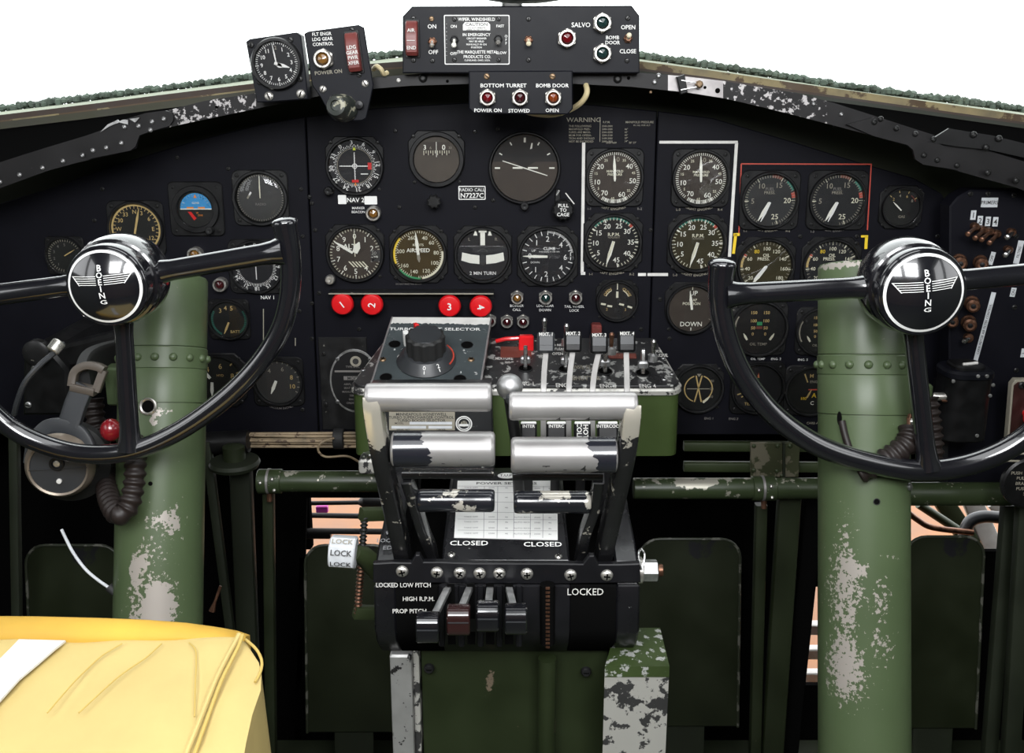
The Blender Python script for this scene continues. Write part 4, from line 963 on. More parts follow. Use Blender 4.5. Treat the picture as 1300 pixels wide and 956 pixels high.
# ------------------------------------------------------------------ bottom turret lamp box
b = Box('lamp_box', 'small black box of three lamps lettered BOTTOM TURRET hanging under the switch box', 'lamp box', -.145, (660, 118))
m = MB(); m.prism(b.poly([(595, 90), (727, 89.5), (727.5, 138), (721, 145.5), (602, 144.5), (595, 138)]), -.04, 0, 'box_black', .0014, .001); m.build('housing', b.t)
for x, y in ((618, 97), (701.5, 97)): b.screw(x, y, 0, .0036)
b.text('BOTTOM TURRET', 639, 108.5, 4.6, wide=1.1); b.text('BOMB DOOR', 701, 108.5, 4.6, wide=1.05); b.text('POWER ON', 619.5, 140, 4.4, wide=1.05); b.text('STOWED', 659, 140.5, 4.4, wide=1.05); b.text('OPEN', 701, 140, 4.4, wide=1.05)
b.lamp(619, 124, 9, 'lens_red', 'red lamp over POWER ON'); b.lamp(660, 124, 9, 'lens_darkred', 'dark red lamp over STOWED'); b.lamp(702, 124, 9, 'lens_rust', 'amber lamp over OPEN')
m = MB(); m.tube(smoothpath([at(744, 108, -.11), at(745, 118, -.12), at(738, 130, -.115), at(722, 140, -.10), at(700, 146, -.10), at(676, 144, -.09), at(660, 138, -.07)], 6), .0034, 'wire_cream', 8)
tag(m.build('wire_loop'), 'loop of cream wire curling from the rail behind the bottom turret lamp box', 'wire')

# ------------------------------------------------------------------ landing gear control bracket and the clock
b = Box('gear_switch_panel', 'tilted black bracket with amber lamp and red guard lettered FLT ENGR LDG GEAR CONTROL', 'switch panel', -.135, (430, 90))
m = MB(); m.prism(b.poly([(386, 43), (391, 40), (455, 31.5), (462, 35), (466, 60), (474, 108), (470, 128), (465, 150), (460, 153), (426, 155), (421, 150), (407, 124), (396, 108)]), -.004, 0, 'box_black', .001, .001); m.build('bracket_plate', b.t)
RT = R(6)
for i, t in enumerate(('FLT ENGR', 'LDG GEAR', 'CONTROL')): b.text(t, 408.5+i*.8, 43+i*6.4, 4.0, rot=RT*.5, wide=.95)
b.text('POWER ON', 417, 91.5, 4.6, 'dim_mark', rot=RT*.8)
b.lamp(411.5, 75, 10.5, 'lens_amber', 'amber lamp')
b.guard(440, 43, 459.5, 90, RT, (('LDG', .25, 4.2), ('GEAR', -.02, 4.2), ('PWR', -.28, 4.2), ('XFER', -.55, 4.2)))
for x, y in ((410, 113), (463.5, 106)): b.screw(x, y, 0, .0042, 'nickel')
for x, y in ((447, 38), (456, 95)): b.screw(x, y, 0, .003, 'screw_dark')
x, y = b.p(438, 138); m = MB(); s = b.k
m.M = Matrix.Translation((x, y, 0)) @ Matrix.Rotation(R(-8), 4, 'X') @ Matrix.Rotation(R(-10), 4, 'Y')
pmat('worn_connector', (.022, .026, .022), .45, vary=.3, vscale=80, chip=dict(col=(.28, .27, .20), scale=90, thr=.56))
m.lathe([(17*s, 0), (17*s, .012), (15*s, .015), (15*s, .026), (12*s, .032), (7*s, .033), (6*s, .030), (1e-6, .030)], 'worn_connector', 24); m.build('connector_cap', b.t)['label'] = 'worn grey green round cap at the foot'
x, y = b.p(457, 133); m = MB(); m.lathe([(5*s, 0), (5*s, .008), (1e-6, .009)], 'case_worn', 12, (x, y, 0)); m.build('stud', b.t)
# clock
ck = Box('clock', 'small black square clock tilted on the left end of the rail', 'clock', -.14, (352, 82))
m = MB(); m.prism(ck.poly([(312, 53), (317, 49.5), (376, 41), (382, 45), (388, 92), (391, 126), (340, 130), (326, 130)]), -.02, 0, 'box_black', .0012, .001); m.build('case', ck.t)
x, y = ck.p(352, 81); r = 28*ck.k
e = bpy.data.objects.new('clock_dial', None); COL.objects.link(e); e.parent = ck.t; e.location = (x, y, 0); e.rotation_euler = (0, 0, R(6))
m = MB(); m.ringlathe([(r*1.16, 0), (r*1.16, .006), (r*1.1, .009), (r*1.0, .009), (r*.98, .004), (r*.98, 0)], 'case_black', 40); m.build('bezel', e)
MB().lathe([(r, .0), (r, .003), (1e-6, .003)], 'dial_black', 40).build('dial_face', e)
d = Dial(r); d.z = .0033; d.ticks(60, 0, 360, .86, .95, .022, 'white'); d.ticks(12, 0, 360, .82, .97, .045, 'white')
for i in range(1, 12): d.num(str(i), 30*i, .68, .17, 'white', bold=True)
d.num('12', 0, .7, .16, 'dim_mark', bold=True); d.build('dial_markings', e, flat=True)
for k in (dict(a=-4, ln=.86, w=.05, tail=.1), dict(a=112, ln=.60, w=.12, tail=.1), dict(a=128, ln=.3, w=.16, tail=.0)): needle(e, r, mat='white', z=.0026, **k)
hubcap(e, r, .07, 'white', .005)
g = MB(); g.lathe([(r, .0078), (r, .0084), (1e-6, .0084)], 'dial_glass', 40); g.build('glass_cover', e)
for x, y in ((319, 57), (369, 50.5), (330, 104), (381, 100)): ck.screw(x, y, 0, .0036, 'screw_dark')
for x, y in ((341.5, 122), (382, 119)): ck.screw(x, y, 0, .0052, 'nickel')
# little bits on the rail
m = MB(); m.tube(smoothpath([at(474, 88, -.10), at(478, 84, -.11), at(484, 88, -.115), at(487, 94, -.11), at(492, 92, -.105)], 5), .0028, 'wire_cream', 8)
tag(m.build('cord'), 'short cream cord knotted on the rail between bracket and switch box', 'cord')
t = thing('binder_clip', 'black binder clip with wire handles on the bare metal part of the rail', 'clip', at(866, 108, -.112), UP)
s = mpp(866, 108, -.112); m = MB(); m.prism([(-8*s, 10*s), (2*s, 13*s), (7*s, -9*s), (-2*s, -12*s)], -.004, .004, 'case_black', .001); m.build('clip_body', t)
for k in (-1, 1):
    m = MB(); m.tube([(-2*s, 6*s*k, .004), (8*s, 4*s*k, .006), (20*s, 2*s*k, .004), (24*s, 0, .004)], .0008, 'steel', 6); m.build('wire_handle', t)
m = MB(); m.lathe([(5*s, 0), (5*s, .005), (3*s, .007), (1e-6, .007)], 'screw_brass', 8, (21*s, 1*s, 0)); m.build('nut', t)
t = thing('compass_mount', 'underside of a dark green mount at the top edge above the switch box', 'mount', at(665, -12, -.09), UP)
s = mpp(665, -12, -.09); m = MB(); m.lathe([(58*s, 0), (64*s, -.012), (64*s, -.05), (30*s, -.055), (1e-6, -.055)], 'olive', 36); m.M = Matrix(); m.build('ring_body', t)
t.rotation_euler = (0, 0, 0); t.location = at(665, 3, -.09)+Vector((0, 0, .0555))
for x in (-52, 50): m = MB(); m.cyl((x*s, -.03, -.052), (x*s, -.03, -.012), 10*s, 'case_black', 12); m.build('foot', t)
# ------------------------------------------------------------------ control columns: thick green tubes leaning towards the pilots
def blobs(*q): return list(q)
chipc = dict(col=(.33, .31, .28), metal=.35)
def column(label, P0, P1, r, mat, bands, extras):
    a = pt(*P0); b = pt(*P1); d = (a-b); L = d.length
    q = d.to_track_quat('Z', 'Y')
    # local: z up the column, -y' towards the pilots
    zx = d.normalized(); x = Vector((1, 0, 0)); x = (x-zx*x.dot(zx)).normalized(); y = zx.cross(x)
    M = Matrix((x, y, zx)).transposed().to_4x4(); M.translation = b
    t = thing('control_column', label, 'control column', (0, 0, 0)); t.matrix_world = M
    return t, M.inverted(), L
def loc_on(Mi, M, px, py, r):   # where a pixel's ray meets the tube, in the column's own frame
    o = Mi @ CAM; d = Mi.to_3x3() @ ray(px, py)
    A = d.x**2+d.y**2; B = 2*(o.x*d.x+o.y*d.y); C_ = o.x**2+o.y**2-r*r; D = B*B-4*A*C_
    k = (-B-math.sqrt(max(D, 0)))/(2*A); return o+d*k
RC = .0445
for side in ('L', 'R'):
    if side == 'L':
        t, Mi, L = column('green tubular control column standing under the left control wheel', (209, 352, 1.063), (197, 1000, 1.02), RC, None, None, None)
        bandpx = (439, 468, 511); topz = L
        BL = [((186, 790), (.030, .05, .05), .40), ((205, 765), (.020, .06, .035), .42), ((178, 715), (.016, .03, .018), .34), ((170, 735), (.01, .03, .02), .30), ((222, 662), (.012, .03, .03), .20), ((204, 660), (.02, .03, .012), .2), ((196, 690), (.03, .04, .06), .14), ((195, 533), (.008, .02, .012), .34), ((206, 522), (.016, .02, .006), .26)]
    else:
        t, Mi, L = column('green tubular control column standing under the right control wheel, paint freckled off', (1096, 335, 1.016), (1097, 1000, 1.0), RC, None, None, None)
        bandpx = (450, 477, 527); topz = L
        BL = [((1075, 800), (.025, .04, .10), 0.192), ((1068, 735), (.028, .04, .06), 0.160), ((1120, 760), (.016, .03, .030), 0.240), ((1126, 820), (.016, .03, .03), 0.192), ((1076, 680), (.012, .03, .05), 0.144), ((1085, 860), (.035, .04, .05), 0.144), ((1066, 850), (.02, .04, .04), 0.160), ((1128, 708), (.016, .02, .006), 0.200), ((1113, 800), (.006, .02, .04), 0.160), ((1060, 337), (.06, .05, .006), .42), ((1092, 725), (.016, .03, .012), .22)]
    bl = [(tuple(loc_on(Mi, None, *p, RC)), r, k) for p, r, k in BL]
    pmat('column_'+side, (.060, .086, .040), .38, vary=.12, vscale=7, spec=.45, bump=.02, bscale=120,
         chip=dict(col=(.34, .31, .28), scale=230, detail=9, thr=.71, blobs=bl, metal=.3))
    mt = 'column_'+side
    z = [loc_on(Mi, None, CX if False else (209 if side == 'L' else 1096), yy, RC).z for yy in bandpx]
    m = MB(); m.lathe([(RC*.2, -.25), (RC, -.25), (RC, z[2]-.0006)], mt, 64); m.build('lower_tube', t)
    m = MB(); m.lathe([(RC-.0015, z[2]-.002), (RC-.0015, z[2]), (RC+.0004, z[2]+.0004), (RC+.0004, z[1]), (RC-.0002, z[1]+.001), (RC+.0008, z[1]+.0015), (RC+.0008, z[0]-.001), (RC, z[0])], 'column_green', 64); m.build('riveted_collar', t)
    m = MB(); m.lathe([(RC-.0015, z[0]-.002), (RC-.0015, z[0]+.0004), (RC, z[0]+.001), (RC, topz-.004), (RC-.002, topz-.001), (RC-.006, topz), (1e-6, topz+.001)], mt, 64); m.build('upper_tube', t)
    zr = z[1]+(z[0]-z[1])*.52
    for i in range(16):
        a = 2*PI*(i+.35)/16+.02; n = Vector((math.cos(a), math.sin(a), 0))
        Mx = Matrix.Translation(n*(RC+.0006)+Vector((0, 0, zr))) @ n.to_track_quat('Z', 'Y').to_matrix().to_4x4()
        k = ('crv', side)
        if k in SCREW: part('rivet', SCREW[k], t, Mx)
        else:
            b = MB(); b.lathe([(.0042, 0), (.0042, .001), (.0032, .0028), (.0016, .0036), (1e-6, .0038)], 'column_green', 16); o = b.build('rivet', t); o.matrix_local = Mx; SCREW[k] = o
    def stick(px, py, fn, name, label=None, z=0):
        p = loc_on(Mi, None, px, py, RC); n = Vector((p.x, p.y, 0)).normalized()
        b = MB(); xx = Vector((0, 0, 1)).cross(n); b.M = Matrix((xx, Vector((0, 0, 1)), n)).transposed().to_4x4(); b.M.translation = p+n*z
        fn(b); o = b.build(name, t)
        if label: o['label'] = label
        return o
    if side == 'L':
        stick(188.5, 516, lambda b: (b.ringlathe([(.0088, -.001), (.0088, .0022), (.0076, .003), (.0062, .0022), (.0062, -.001)], 'nickel', 28), b.disc((0, 0), .0063, .0004, 'matte_black', 24)), 'ring_eyelet', 'bright metal eyelet')
        stick(191, 614, lambda b: b.disc((0, 0), .0022, .0004, 'matte_black', 16), 'drain_hole')
    else:
        stick(1113, 637, lambda b: (b.disc((0, 0), .0026, .0004, 'matte_black', 16), b.ringlathe([(.0034, 0), (.0034, .0005), (.0026, .0005), (.0026, 0)], 'case_worn', 16)), 'drain_hole')
        stick(1066, 531, lambda b: b.prism([(x, y*2.6) for x, y in circ(.0026, 16)], .0003, .0006, 'matte_black'), 'cable_slot')
        stick(1153, 538, lambda b: (b.prism([(-.004, -.014), (.004, -.014), (.004, .006), (0, .010), (-.004, .006)], 0, .003, 'bronze', .0006), b.lathe([(.0034, .003), (.003, .006), (1e-6, .0065)], 'nickel', 12, (0, .002, 0))), 'hose_clip', 'copper coloured hose clip')
        stick(1154, 618, lambda b: b.lathe([(.004, 0), (.004, .002), (1e-6, .004)], 'steel_dull', 12), 'bolt')
        m = MB(); m.tube(smoothpath([loc_on(Mi, None, x, y, RC)+Vector((0, -.004, 0)) for x, y in ((1067, 534), (1070, 548), (1074, 562), (1079, 575), (1086, 588))], 5), .0035, 'hose_brown', 10); m.build('cable', t)

# ------------------------------------------------------------------ control wheels
def rimtube(m, path, r, mat):
    m.tube(path, r, mat, 20)
def wheel(label, hub, rim, spokes, tdep, rr, emb, embr, bodyr, rot):
    o = pt(*hub, tdep); Y = o.y
    t = thing('control_wheel', label, 'control wheel', o, UP)
    def p(px, py, dz=0): q = at(px, py, Y); return Vector((q.x-o.x, q.z-o.z, dz))
    s = tdep/F
    pathr = smoothpath([p(*q) for q in rim], 8)
    n = len(pathr)
    rad = []
    for i in range(n):
        e = min(i, n-1-i); rad.append(rr*s*(1.0+.28*max(0, 1-e/9)**1.5))
    # rounded ends
    A, B = pathr[0], pathr[-1]; da = (pathr[0]-pathr[1]).normalized(); db = (pathr[-1]-pathr[-2]).normalized()
    ends0 = [(A+da*rr*s*k*.5, rr*s*1.28*math.sqrt(max(.02, 1-k*k))) for k in (1, .9, .7, .4)]; ends1 = [(B+db*rr*s*k*.5, rr*s*1.28*math.sqrt(max(.02, 1-k*k))) for k in (.4, .7, .9, 1)]
    P = [e[0] for e in ends0]+pathr+[e[0] for e in ends1]; Rr = [e[1] for e in ends0]+rad+[e[1] for e in ends1]
    m = MB(); m.tube(P, Rr, 'gloss_black', 24); m.build('rim', t, smooth=60)
    c = Vector((0, 0, -.004))
    for (q, w0, w1) in spokes:
        e = p(*q); d = e.normalized(); st = c+d*bodyr*s*.7
        m = MB(); k = 12; P = [st.lerp(e, i/k) for i in range(k+1)]
        Rr = [s*(w0+(w1-w0)*min(1, i/k*1.3)) for i in range(k+1)]; Rr[0] *= 1.35; Rr[1] *= 1.12; Rr[-1] *= 1.45; Rr[-2] *= 1.12
        m.tube(P, Rr, 'gloss_black', 24); m.build('spoke', t, smooth=60)
    # hub: turned body with stepped shoulder, then the domed emblem boss towards the pilot
    bx, by = emb; ec = p(bx, by, 0); bc = p(hub[0], hub[1])
    b_, e_ = bodyr*s, embr*s
    m = MB(); m.lathe([(b_*.50, -.07), (b_*.60, -.045), (b_*.92, -.03), (b_*1.0, -.018), (b_*1.0, .004), (b_*.95, .010), (b_*.90, .011), (b_*.89, .015), (e_*1.09, .026), (e_*1.06, .029), (e_*1.03, .030), (1e-6, .030)], 'gloss_black', 64); m.build('hub', t, smooth=40)
    Rb = e_*2.3; dome = [(e_*1.04*f, .029+.012*(1-f*f)) for f in (1, .9, .8, .7, .6, .5, .4, .3, .2, .1)]+[(1e-6, .041)]
    bo = MB(); bo.lathe([(e_*1.04, .026)]+dome, 'gloss_black', 64); bo = bo.build('emblem_boss', t, smooth=60); bo['label'] = 'domed glossy boss with a white ring and winged emblem'
    zz = lambda x, y: .0294+.012*(1-min(1, (x*x+y*y)/(e_*1.04)**2))
    m = MB()
    def dome_ring(r0, r1, mat):
        nn = 72; vs = []
        for i in range(nn):
            a = 2*PI*i/nn
            for r in (r0, r1): x, y = r*math.cos(a), r*math.sin(a); vs.append((x, y, zz(x, y)))
        m.add(vs, [(2*i, 2*i+1, 2*((i+1) % nn)+1, 2*((i+1) % nn)) for i in range(nn)], mat)
    dome_ring(e_*.905, e_*.97, 'white')
    # lettering down the middle and the feathered wings
    ca, sa = math.cos(rot), math.sin(rot)
    def tr(x, y): x, y = x*e_, y*e_; return (x*ca-y*sa, x*sa+y*ca)
    k0 = len(m.v)
    for i, ch in enumerate('BOEING'):
        yy = .50-i*.178; 
        x, y = tr(.0, yy+.03); 
        if ch == 'G': m.ringlathe([(.001, 0), (.0011, 0), (.0011, 0)], 'white', 4, (9, 9, 9)) if False else None
        m.text(ch, (.155 if ch in 'BEIN' else .145 if ch == 'O' else .11)*e_/.7, x, y, 0, 'white', rot, True, wide=1.7 if ch in 'G' else 1.0)
    for sgn in (-1, 1):
        for i in range(5):
            y0 = .32-.055*i; xe = .78-.05*i
            P = [(sgn*.10, y0-.005), (sgn*.10, y0+.010), (sgn*(xe*.6), y0+.014), (sgn*xe, y0+.018), (sgn*(xe-.012), y0+.002), (sgn*(xe*.6), y0-.001)]
            m.add([(*tr(*q), 0) for q in P], [tuple(range(6))], 'white')
        P = [(sgn*.76, .34), (sgn*.79, .34), (sgn*.60, .09), (sgn*.57, .09)]; m.add([(*tr(*q), 0) for q in P], [(0, 1, 2, 3)], 'white')
    for j in range(k0, len(m.v)):
        x, y, _ = m.v[j]; m.v[j] = (x, y, zz(x, y)+.0003)
    m.build('emblem', bo, flat=True)
    return t, o
wheel('left black control wheel with winged emblem boss, in front of the headset', (151, 355), [(361, 282), (369, 330), (367, 380), (353, 425), (322, 470), (278, 512), (222, 550), (165, 573), (105, 576), (50, 562), (5, 536), (-40, 486), (-72, 420), (-86, 350), (-84, 300)],
      [((362, 318), 13.5, 14), ((-84, 385), 13.5, 14), ((166, 570), 11.5, 12.5)], .905, 13, (147, 353), 47, 57, R(4))
wheel('right black control wheel with winged emblem boss, in front of the paint-freckled column', (1155, 363), [(917, 335), (914, 380), (923, 430), (945, 480), (982, 526), (1032, 562), (1090, 584), (1165, 597), (1235, 588), (1300, 556), (1352, 500), (1384, 430), (1394, 365), (1390, 325)],
      [((920, 374), 13.5, 14), ((1392, 340), 13.5, 14), ((1178, 594), 12, 12.5)], .905, 14.5, (1158, 361), 51, 60, R(6))
# ------------------------------------------------------------------ centre pedestal: green box with a worn black top, under the panel
YF, YBK = -.19, -.055
pmat('pedestal_green', (.042, .066, .018), .42, vary=.15, vscale=16, chip=dict(col=(.2, .22, .14), scale=110, thr=.72))
pmat('pedestal_top', (.013, .013, .014), .32, vary=.2, vscale=40, chip=dict(col=(.42, .42, .40), scale=75, thr=.60, metal=.4, blobs=[(tuple(at(790, 474, -.15)), (.10, .035, .03), .13)]))
pmat('top_maroon', (.030, .010, .009), .35, vary=.3, vscale=40, chip=dict(col=(.4, .38, .36), scale=90, thr=.70))
pmat('edge_worn', (.03, .03, .03), .35, chip=dict(col=(.55, .54, .50), scale=55, thr=.47, metal=.5), vary=.1)
TL, TR, BR, BL = at(489, 432, YBK), at(832, 427, YBK), at(868, 492, YF), at(443, 496, YF)
t = thing('centre_pedestal', 'worn green pedestal box with chipped black top below the instrument panel', 'pedestal', (0, 0, 0))
zt = lambda y: TR.z+(BR.z-TR.z)*(y-YBK)/(YF-YBK)
bz = at(840, 580, YF).z
def hull(P, dz0, dz1, mat, name, bev=.003):
    # P in plan (x, y); the top follows the tilt
    m = MB(); rs = []
    for z, ins in ((dz0, 0), (dz1-bev, 0), (dz1, bev)):
        q = offset_poly(P, ins); rs.append([(x, y, (zt(y)+z) if z > -.05 else bz) for x, y in q])
    m.rings(rs, mat); return m.build(name, t)
def plan(c, r=.016):
    # rounded front corners
    (x0, x1, x2, x3) = (TL.x, BL.x, BR.x, TR.x); out = [(x0, YBK)]
    for k in range(5): a = R(180+90*k/4); out.append((x1+r+r*math.cos(a), YF+r+r*math.sin(a)))
    for k in range(5): a = R(270+90*k/4); out.append((x2-r+r*math.cos(a), YF+r+r*math.sin(a)))
    out.append((x3, YBK)); return out
PL = plan(0)
hull(offset_poly(PL, .003), -1, -.006, 'pedestal_green', 'body')
hull(PL, -.010, -.003, 'edge_worn', 'top_edge', .002)
hull(offset_poly(PL, .004), -.004, 0, 'pedestal_top', 'top_plate', .001)
def ptop(px, py, dz=0):   # point of the top plate under a pixel
    n = Vector((0, -(BR.z-TR.z)/(YF-YBK), 1)).normalized(); return on(px, py, TR+Vector((0, 0, dz)), n)
NT = Vector((0, -(BR.z-TR.z)/(YF-YBK), 1)).normalized()
RTOP = Matrix((Vector((1, 0, 0)), NT.cross(Vector((1, 0, 0))), NT)).transposed().to_4x4()
def Mtop(px, py, dz=0): M = RTOP.copy(); M.translation = ptop(px, py, dz); return M
def tscrew(px, py, r=.003, mat='steel_dull', par=None): screw(par or t, 0, 0, 0, r, mat, True, M=Mtop(px, py, .0002))
for x, y in ((461, 470), (853, 475), (843, 482), (796, 486), (694, 487), (842, 455), (655, 481)): tscrew(x, y)
for tx, x, y, hh in (('ENG 1', 668, 487, 4.5), ('ENG 2', 716, 489, 4.5), ('ENG 3', 772, 490, 4.5), ('ENG 4', 822, 490, 4.5), ('COWL FLAPS', 741, 466, 4.5), ('MIXTURE', 640, 455, 3.4), ('OPEN', 708, 449, 3.4), ('AUTO RICH', 705, 438, 3), ('AUTO LEAN', 705, 443, 3), ('CLOSE', 838, 451, 4), ('LOCK', 834, 446, 3), ('SHUTTER', 744, 480, 5)):
    m = MB(); m.M = Mtop(x, y, .0005); m.text(tx, hh*.95e-3/.7*2.2, 0, 0, 0, 'dim_mark' if tx in ('COWL FLAPS', 'SHUTTER') else 'white_paint', 0, True, wide=.55); m.build('lettering', t, flat=True)
m = MB(); m.M = Mtop(790, 452, .0006); m.box((0, 0, 0), (.036, .013, .0008), 'dull_red'); m.text('STOP', .010, 0, 0, .0006, 'bronze', wide=.8); m.build('red_tape', t); m = MB(); m.M = Mtop(655, 447, .0006); m.box((0, 0, 0), (.040, .030, .0008), 'dull_red'); m.build('red_tape', t)
# red strip lettered guard between the small lamps
t2 = thing('switch_guard', 'red hinged guard flap under the two small lamps behind the mixture levers', 'switch guard', at(668, 437, -.09))
s = mpp(668, 437, -.09); m = MB(); m.box((0, 0, 0), (19*s, .012, 24*s), 'button_red', .002); m.build('guard_flap', t2); m = MB(); m.tube([(-38*s, .004, 3*s), (-26*s, 0, 7*s), (-8*s, 0, 8*s)], .0028, 'button_red', 8); m.build('guard_arm', t2)
t2 = thing('switch_guard', 'dull red guard flap standing below the six dash dial', 'switch guard', at(757, 419, -.012))
s = mpp(757, 419, -.01); m = MB(); m.box((0, 0, 0), (13*s, .018, 17*s), 'guard_red', .002); m.build('guard_flap', t2); m = MB(); m.box((0, -.0095, 3*s), (9*s, .0006, 1.2*s), 'dull_red'); m.box((0, -.0095, -2*s), (9*s, .0006, 1.2*s), 'dull_red'); m.build('guard_mark', t2)

# mixture levers with black block handles
for i, (x0, y0, x1, y1) in enumerate(((690, 488, 693, 425), (722, 490, 727, 424), (752, 490, 760, 426), (796, 492, 795, 424))):
    a = pt(x0, y0+14, 1.10); low = pt(x0+(2 if i < 2 else -2), 597, 1.165); b_ = pt(x0+(x1-x0)*.3, y0-15, 1.115); c = pt(x1, y1+22, 1.13); d = pt(x1, y1+10, 1.13)
    t2 = thing('mixture_lever', ('leftmost of four pale levers with block handles, in line with the red flap', 'second of four pale levers, black block handle left of the red guard', 'third of four pale levers, bent, its black block under the red guard', 'rightmost of four pale levers with black block handles')[i], 'lever', a, group='mixture levers on the pedestal top')
    m = MB(); m.tube([p-a for p in smoothpath([low, pt(x0, 555, 1.12), a, b_, c, d], 5)], 1, 'lever_pale', sq=(.0032, .0022, (1, 0, 0))); m.build('lever_arm', t2)
    s = 1.13/F; k = d-a
    o = MB(); o.M = Matrix.Translation(k) @ Matrix.Rotation(R(74), 4, 'X')
    o.box((0, .0, 0), (22*s, 26*s, .016), 'case_black' if i else 'grey_plastic', .0025); o.box((0, 2*s, .0082), (17*s, 11*s, .0006), 'grey_plastic', .0002)
    ob = o.build('block_handle', t2)
    tx = MB(); tx.M = Matrix.Translation(k) @ Matrix.Rotation(R(74), 4, 'X'); tx.text('MIXT. %d' % (i+1), 4.2*s/.7, 0, 10.5*s, .0084, 'white_paint', 0, True, wide=.9); tx.build('lettering', ob, flat=True)
# cowl flap levers in their slots
for i, (x, y) in enumerate(((667, 462), (718, 463), (768, 466), (816, 468))):
    p = ptop(x, y+6); t2 = thing('cowl_flap_switch', 'silver toggle in a round slot above the lettering ENG %d' % (i+1), 'toggle switch', p, group='cowl flap toggles')
    t2.rotation_euler = RTOP.to_euler(); s = .93e-3
    m = MB(); m.disc((0, 0), 9*s*1.1, .0004, 'matte_black', 24); m.ringlathe([(10.5*s, 0), (10.5*s, .0008), (9*s, .0012), (9*s, 0)], 'case_worn', 24); m.build('slot', t2)
    m = MB(); m.box((0, .003, .011), (.013, .008, .010), 'steel_dull', .002); m.build('yoke_block', t2)
    m = MB(); m.M = Matrix.Rotation(R((-4, 3, -12, -20)[i]), 4, 'X') @ Matrix.Rotation(PI/2, 4, 'Y'); m.prism([(-.028*1.0+xx*.006, yy*.006) if False else (xx, yy) for xx, yy in [(-.030, -.003), (-.032, 0), (-.030, .003), (-.024, .004), (0, .003), (0, -.003), (-.024, -.004)]], -.0025, .0025, 'steel', .0008, .0008); m.build('bat_lever', t2)
for lab, x, y, mt in (('small brass tipped toggle between the third and fourth lever handles', 776, 432, 'bronze'), ('small bright toggle standing at the right end of the pedestal top', 829, 441, 'steel'), ('tiny toggle just left of the second lever handle', 719, 421, 'steel'), ('small toggle behind the leftmost lever handle', 691, 414, 'steel')):
    t2 = thing('toggle_switch', lab, 'toggle switch', pt(x, y+14, 1.24)); m = MB(); m.lathe([(.006, -.004), (.006, .004), (.004, .006), (1e-6, .006)], 'steel_dull', 8); m.build('bushing', t2)
    m = MB(); m.tube([(0, 0, .004), (0, -.001, .016), (0, -.0015, .022), (0, -.0015, .0245)], [.0022, .0026, .0036, .002], mt, 12); m.build('bat_lever', t2)
# intercooler levers: black blocks with white tops in a row under the grips
for i, (x, w) in enumerate(((671, 21), (706, 25), (739, 21), (771, 26))):
    p = pt(x, 547, 1.06); s = 1.06/F; t2 = thing('intercooler_lever', ('leftmost white topped black lever block seen between the right throttle grips', 'second white topped black lever block between the right throttle grips', 'narrow black lever block with writing down its front, third in the row', 'rightmost white topped black lever block between the right throttle grips')[i], 'lever', p, group='intercooler lever blocks')
    m = MB(); m.M = Matrix.Rotation(R(70), 4, 'X'); m.box((0, 0, 0), (w*s, 22*s, .014), 'case_black', .002); m.box((0, 10*s, .0045), (w*s*.94, 3.5*s, .006), 'white', .001); h_ = m.build('block_handle', t2)
    m = MB(); m.M = Matrix.Rotation(R(70), 4, 'X')
    if i == 2:
        for j, tt in enumerate(('COLD', 'HOT')): m.text(tt, 6*s/.7, (j*8-4)*s, -1*s, .0074, 'white_paint', -PI/2, True)
    else: m.text('INTERCOOLER'[:5+i], 4*s/.7, 0, 6*s, .0074, 'white_paint', 0, True)
    m.build('lettering', h_, flat=True)
    m = MB(); m.tube([(0, .01, -.02), (0, .015, -.10)], 1, 'case_worn', sq=(.005, .003, (1, 0, 0))); m.build('lever_arm', t2)

# ------------------------------------------------------------------ turbo boost selector standing on the pedestal
c = [pt(498, 402.5, 1.315), pt(623.5, 403.5, 1.315), pt(610, 487, 1.197), pt(471, 487, 1.197)]
o = (c[0]+c[1]+c[2]+c[3])/4
ex = ((c[1]-c[0])+(c[2]-c[3])).normalized(); en = ex.cross((c[0]-c[3])).normalized(); ey = en.cross(ex)
t = thing('boost_selector', 'worn black turbo boost selector box with a large scalloped knob', 'selector box')
MS = Matrix((ex, ey, en)).transposed().to_4x4(); MS.translation = o; t.matrix_world = MS; Mi = MS.inverted()
def sp(px, py, h=0): q = Mi @ on(px, py, o+en*h, en); return (q.x, q.y)
lc4 = [Mi @ p for p in c]
pmat('selector_top', (.050, .060, .063), .24, vary=.2, vscale=18, spec=.7, chip=dict(col=(.66, .66, .64), scale=70, thr=.66, metal=.5))  # base colour lightened to stand for the sky's sheen on the plate
pmat('selector_side', (.018, .019, .020), .32, vary=.2, vscale=30, chip=dict(col=(.45, .45, .43), scale=60, thr=.66))
ou = [(p.x, p.y) for p in lc4]; iy = .008
hb = [p-en*.0012 for p in c]; hl = [Vector((p.x, p.y, (zt(min(p.y, YBK)) if p.y > YF+.001 else zt(YF))+.0008)) for p in hb]
m = MB(); m.rings([[Mi @ p for p in hl], [Mi @ p for p in hb]], 'selector_side'); m.build('housing', t)
m = MB(); m.prism(ou, -.0015, 0, 'selector_top', .0012); m.build('face_plate', t)
for a_, b_ in ((ou[0], ou[3]), (ou[1], ou[2])): m = MB(); m.tube([(a_[0], a_[1], -.0004), (b_[0], b_[1], -.0004)], .0013, 'bare_metal', 8); m.build('bare_edge', t)
rg = random.Random(8); m = MB(); n_ = 60; lo_ = []; hi_ = []
for i in range(n_+1):
    f = i/n_; A_ = Vector(ou[0]).lerp(Vector(ou[1]), f); D_ = Vector(ou[3]).lerp(Vector(ou[2]), f); k_ = .095+.02*rg.random()+(.012 if f > .7 else 0); q_ = A_.lerp(D_, k_); p_ = A_.lerp(D_, .004); lo_.append((q_.x, q_.y, .0003)); hi_.append((p_.x, p_.y, .0003))
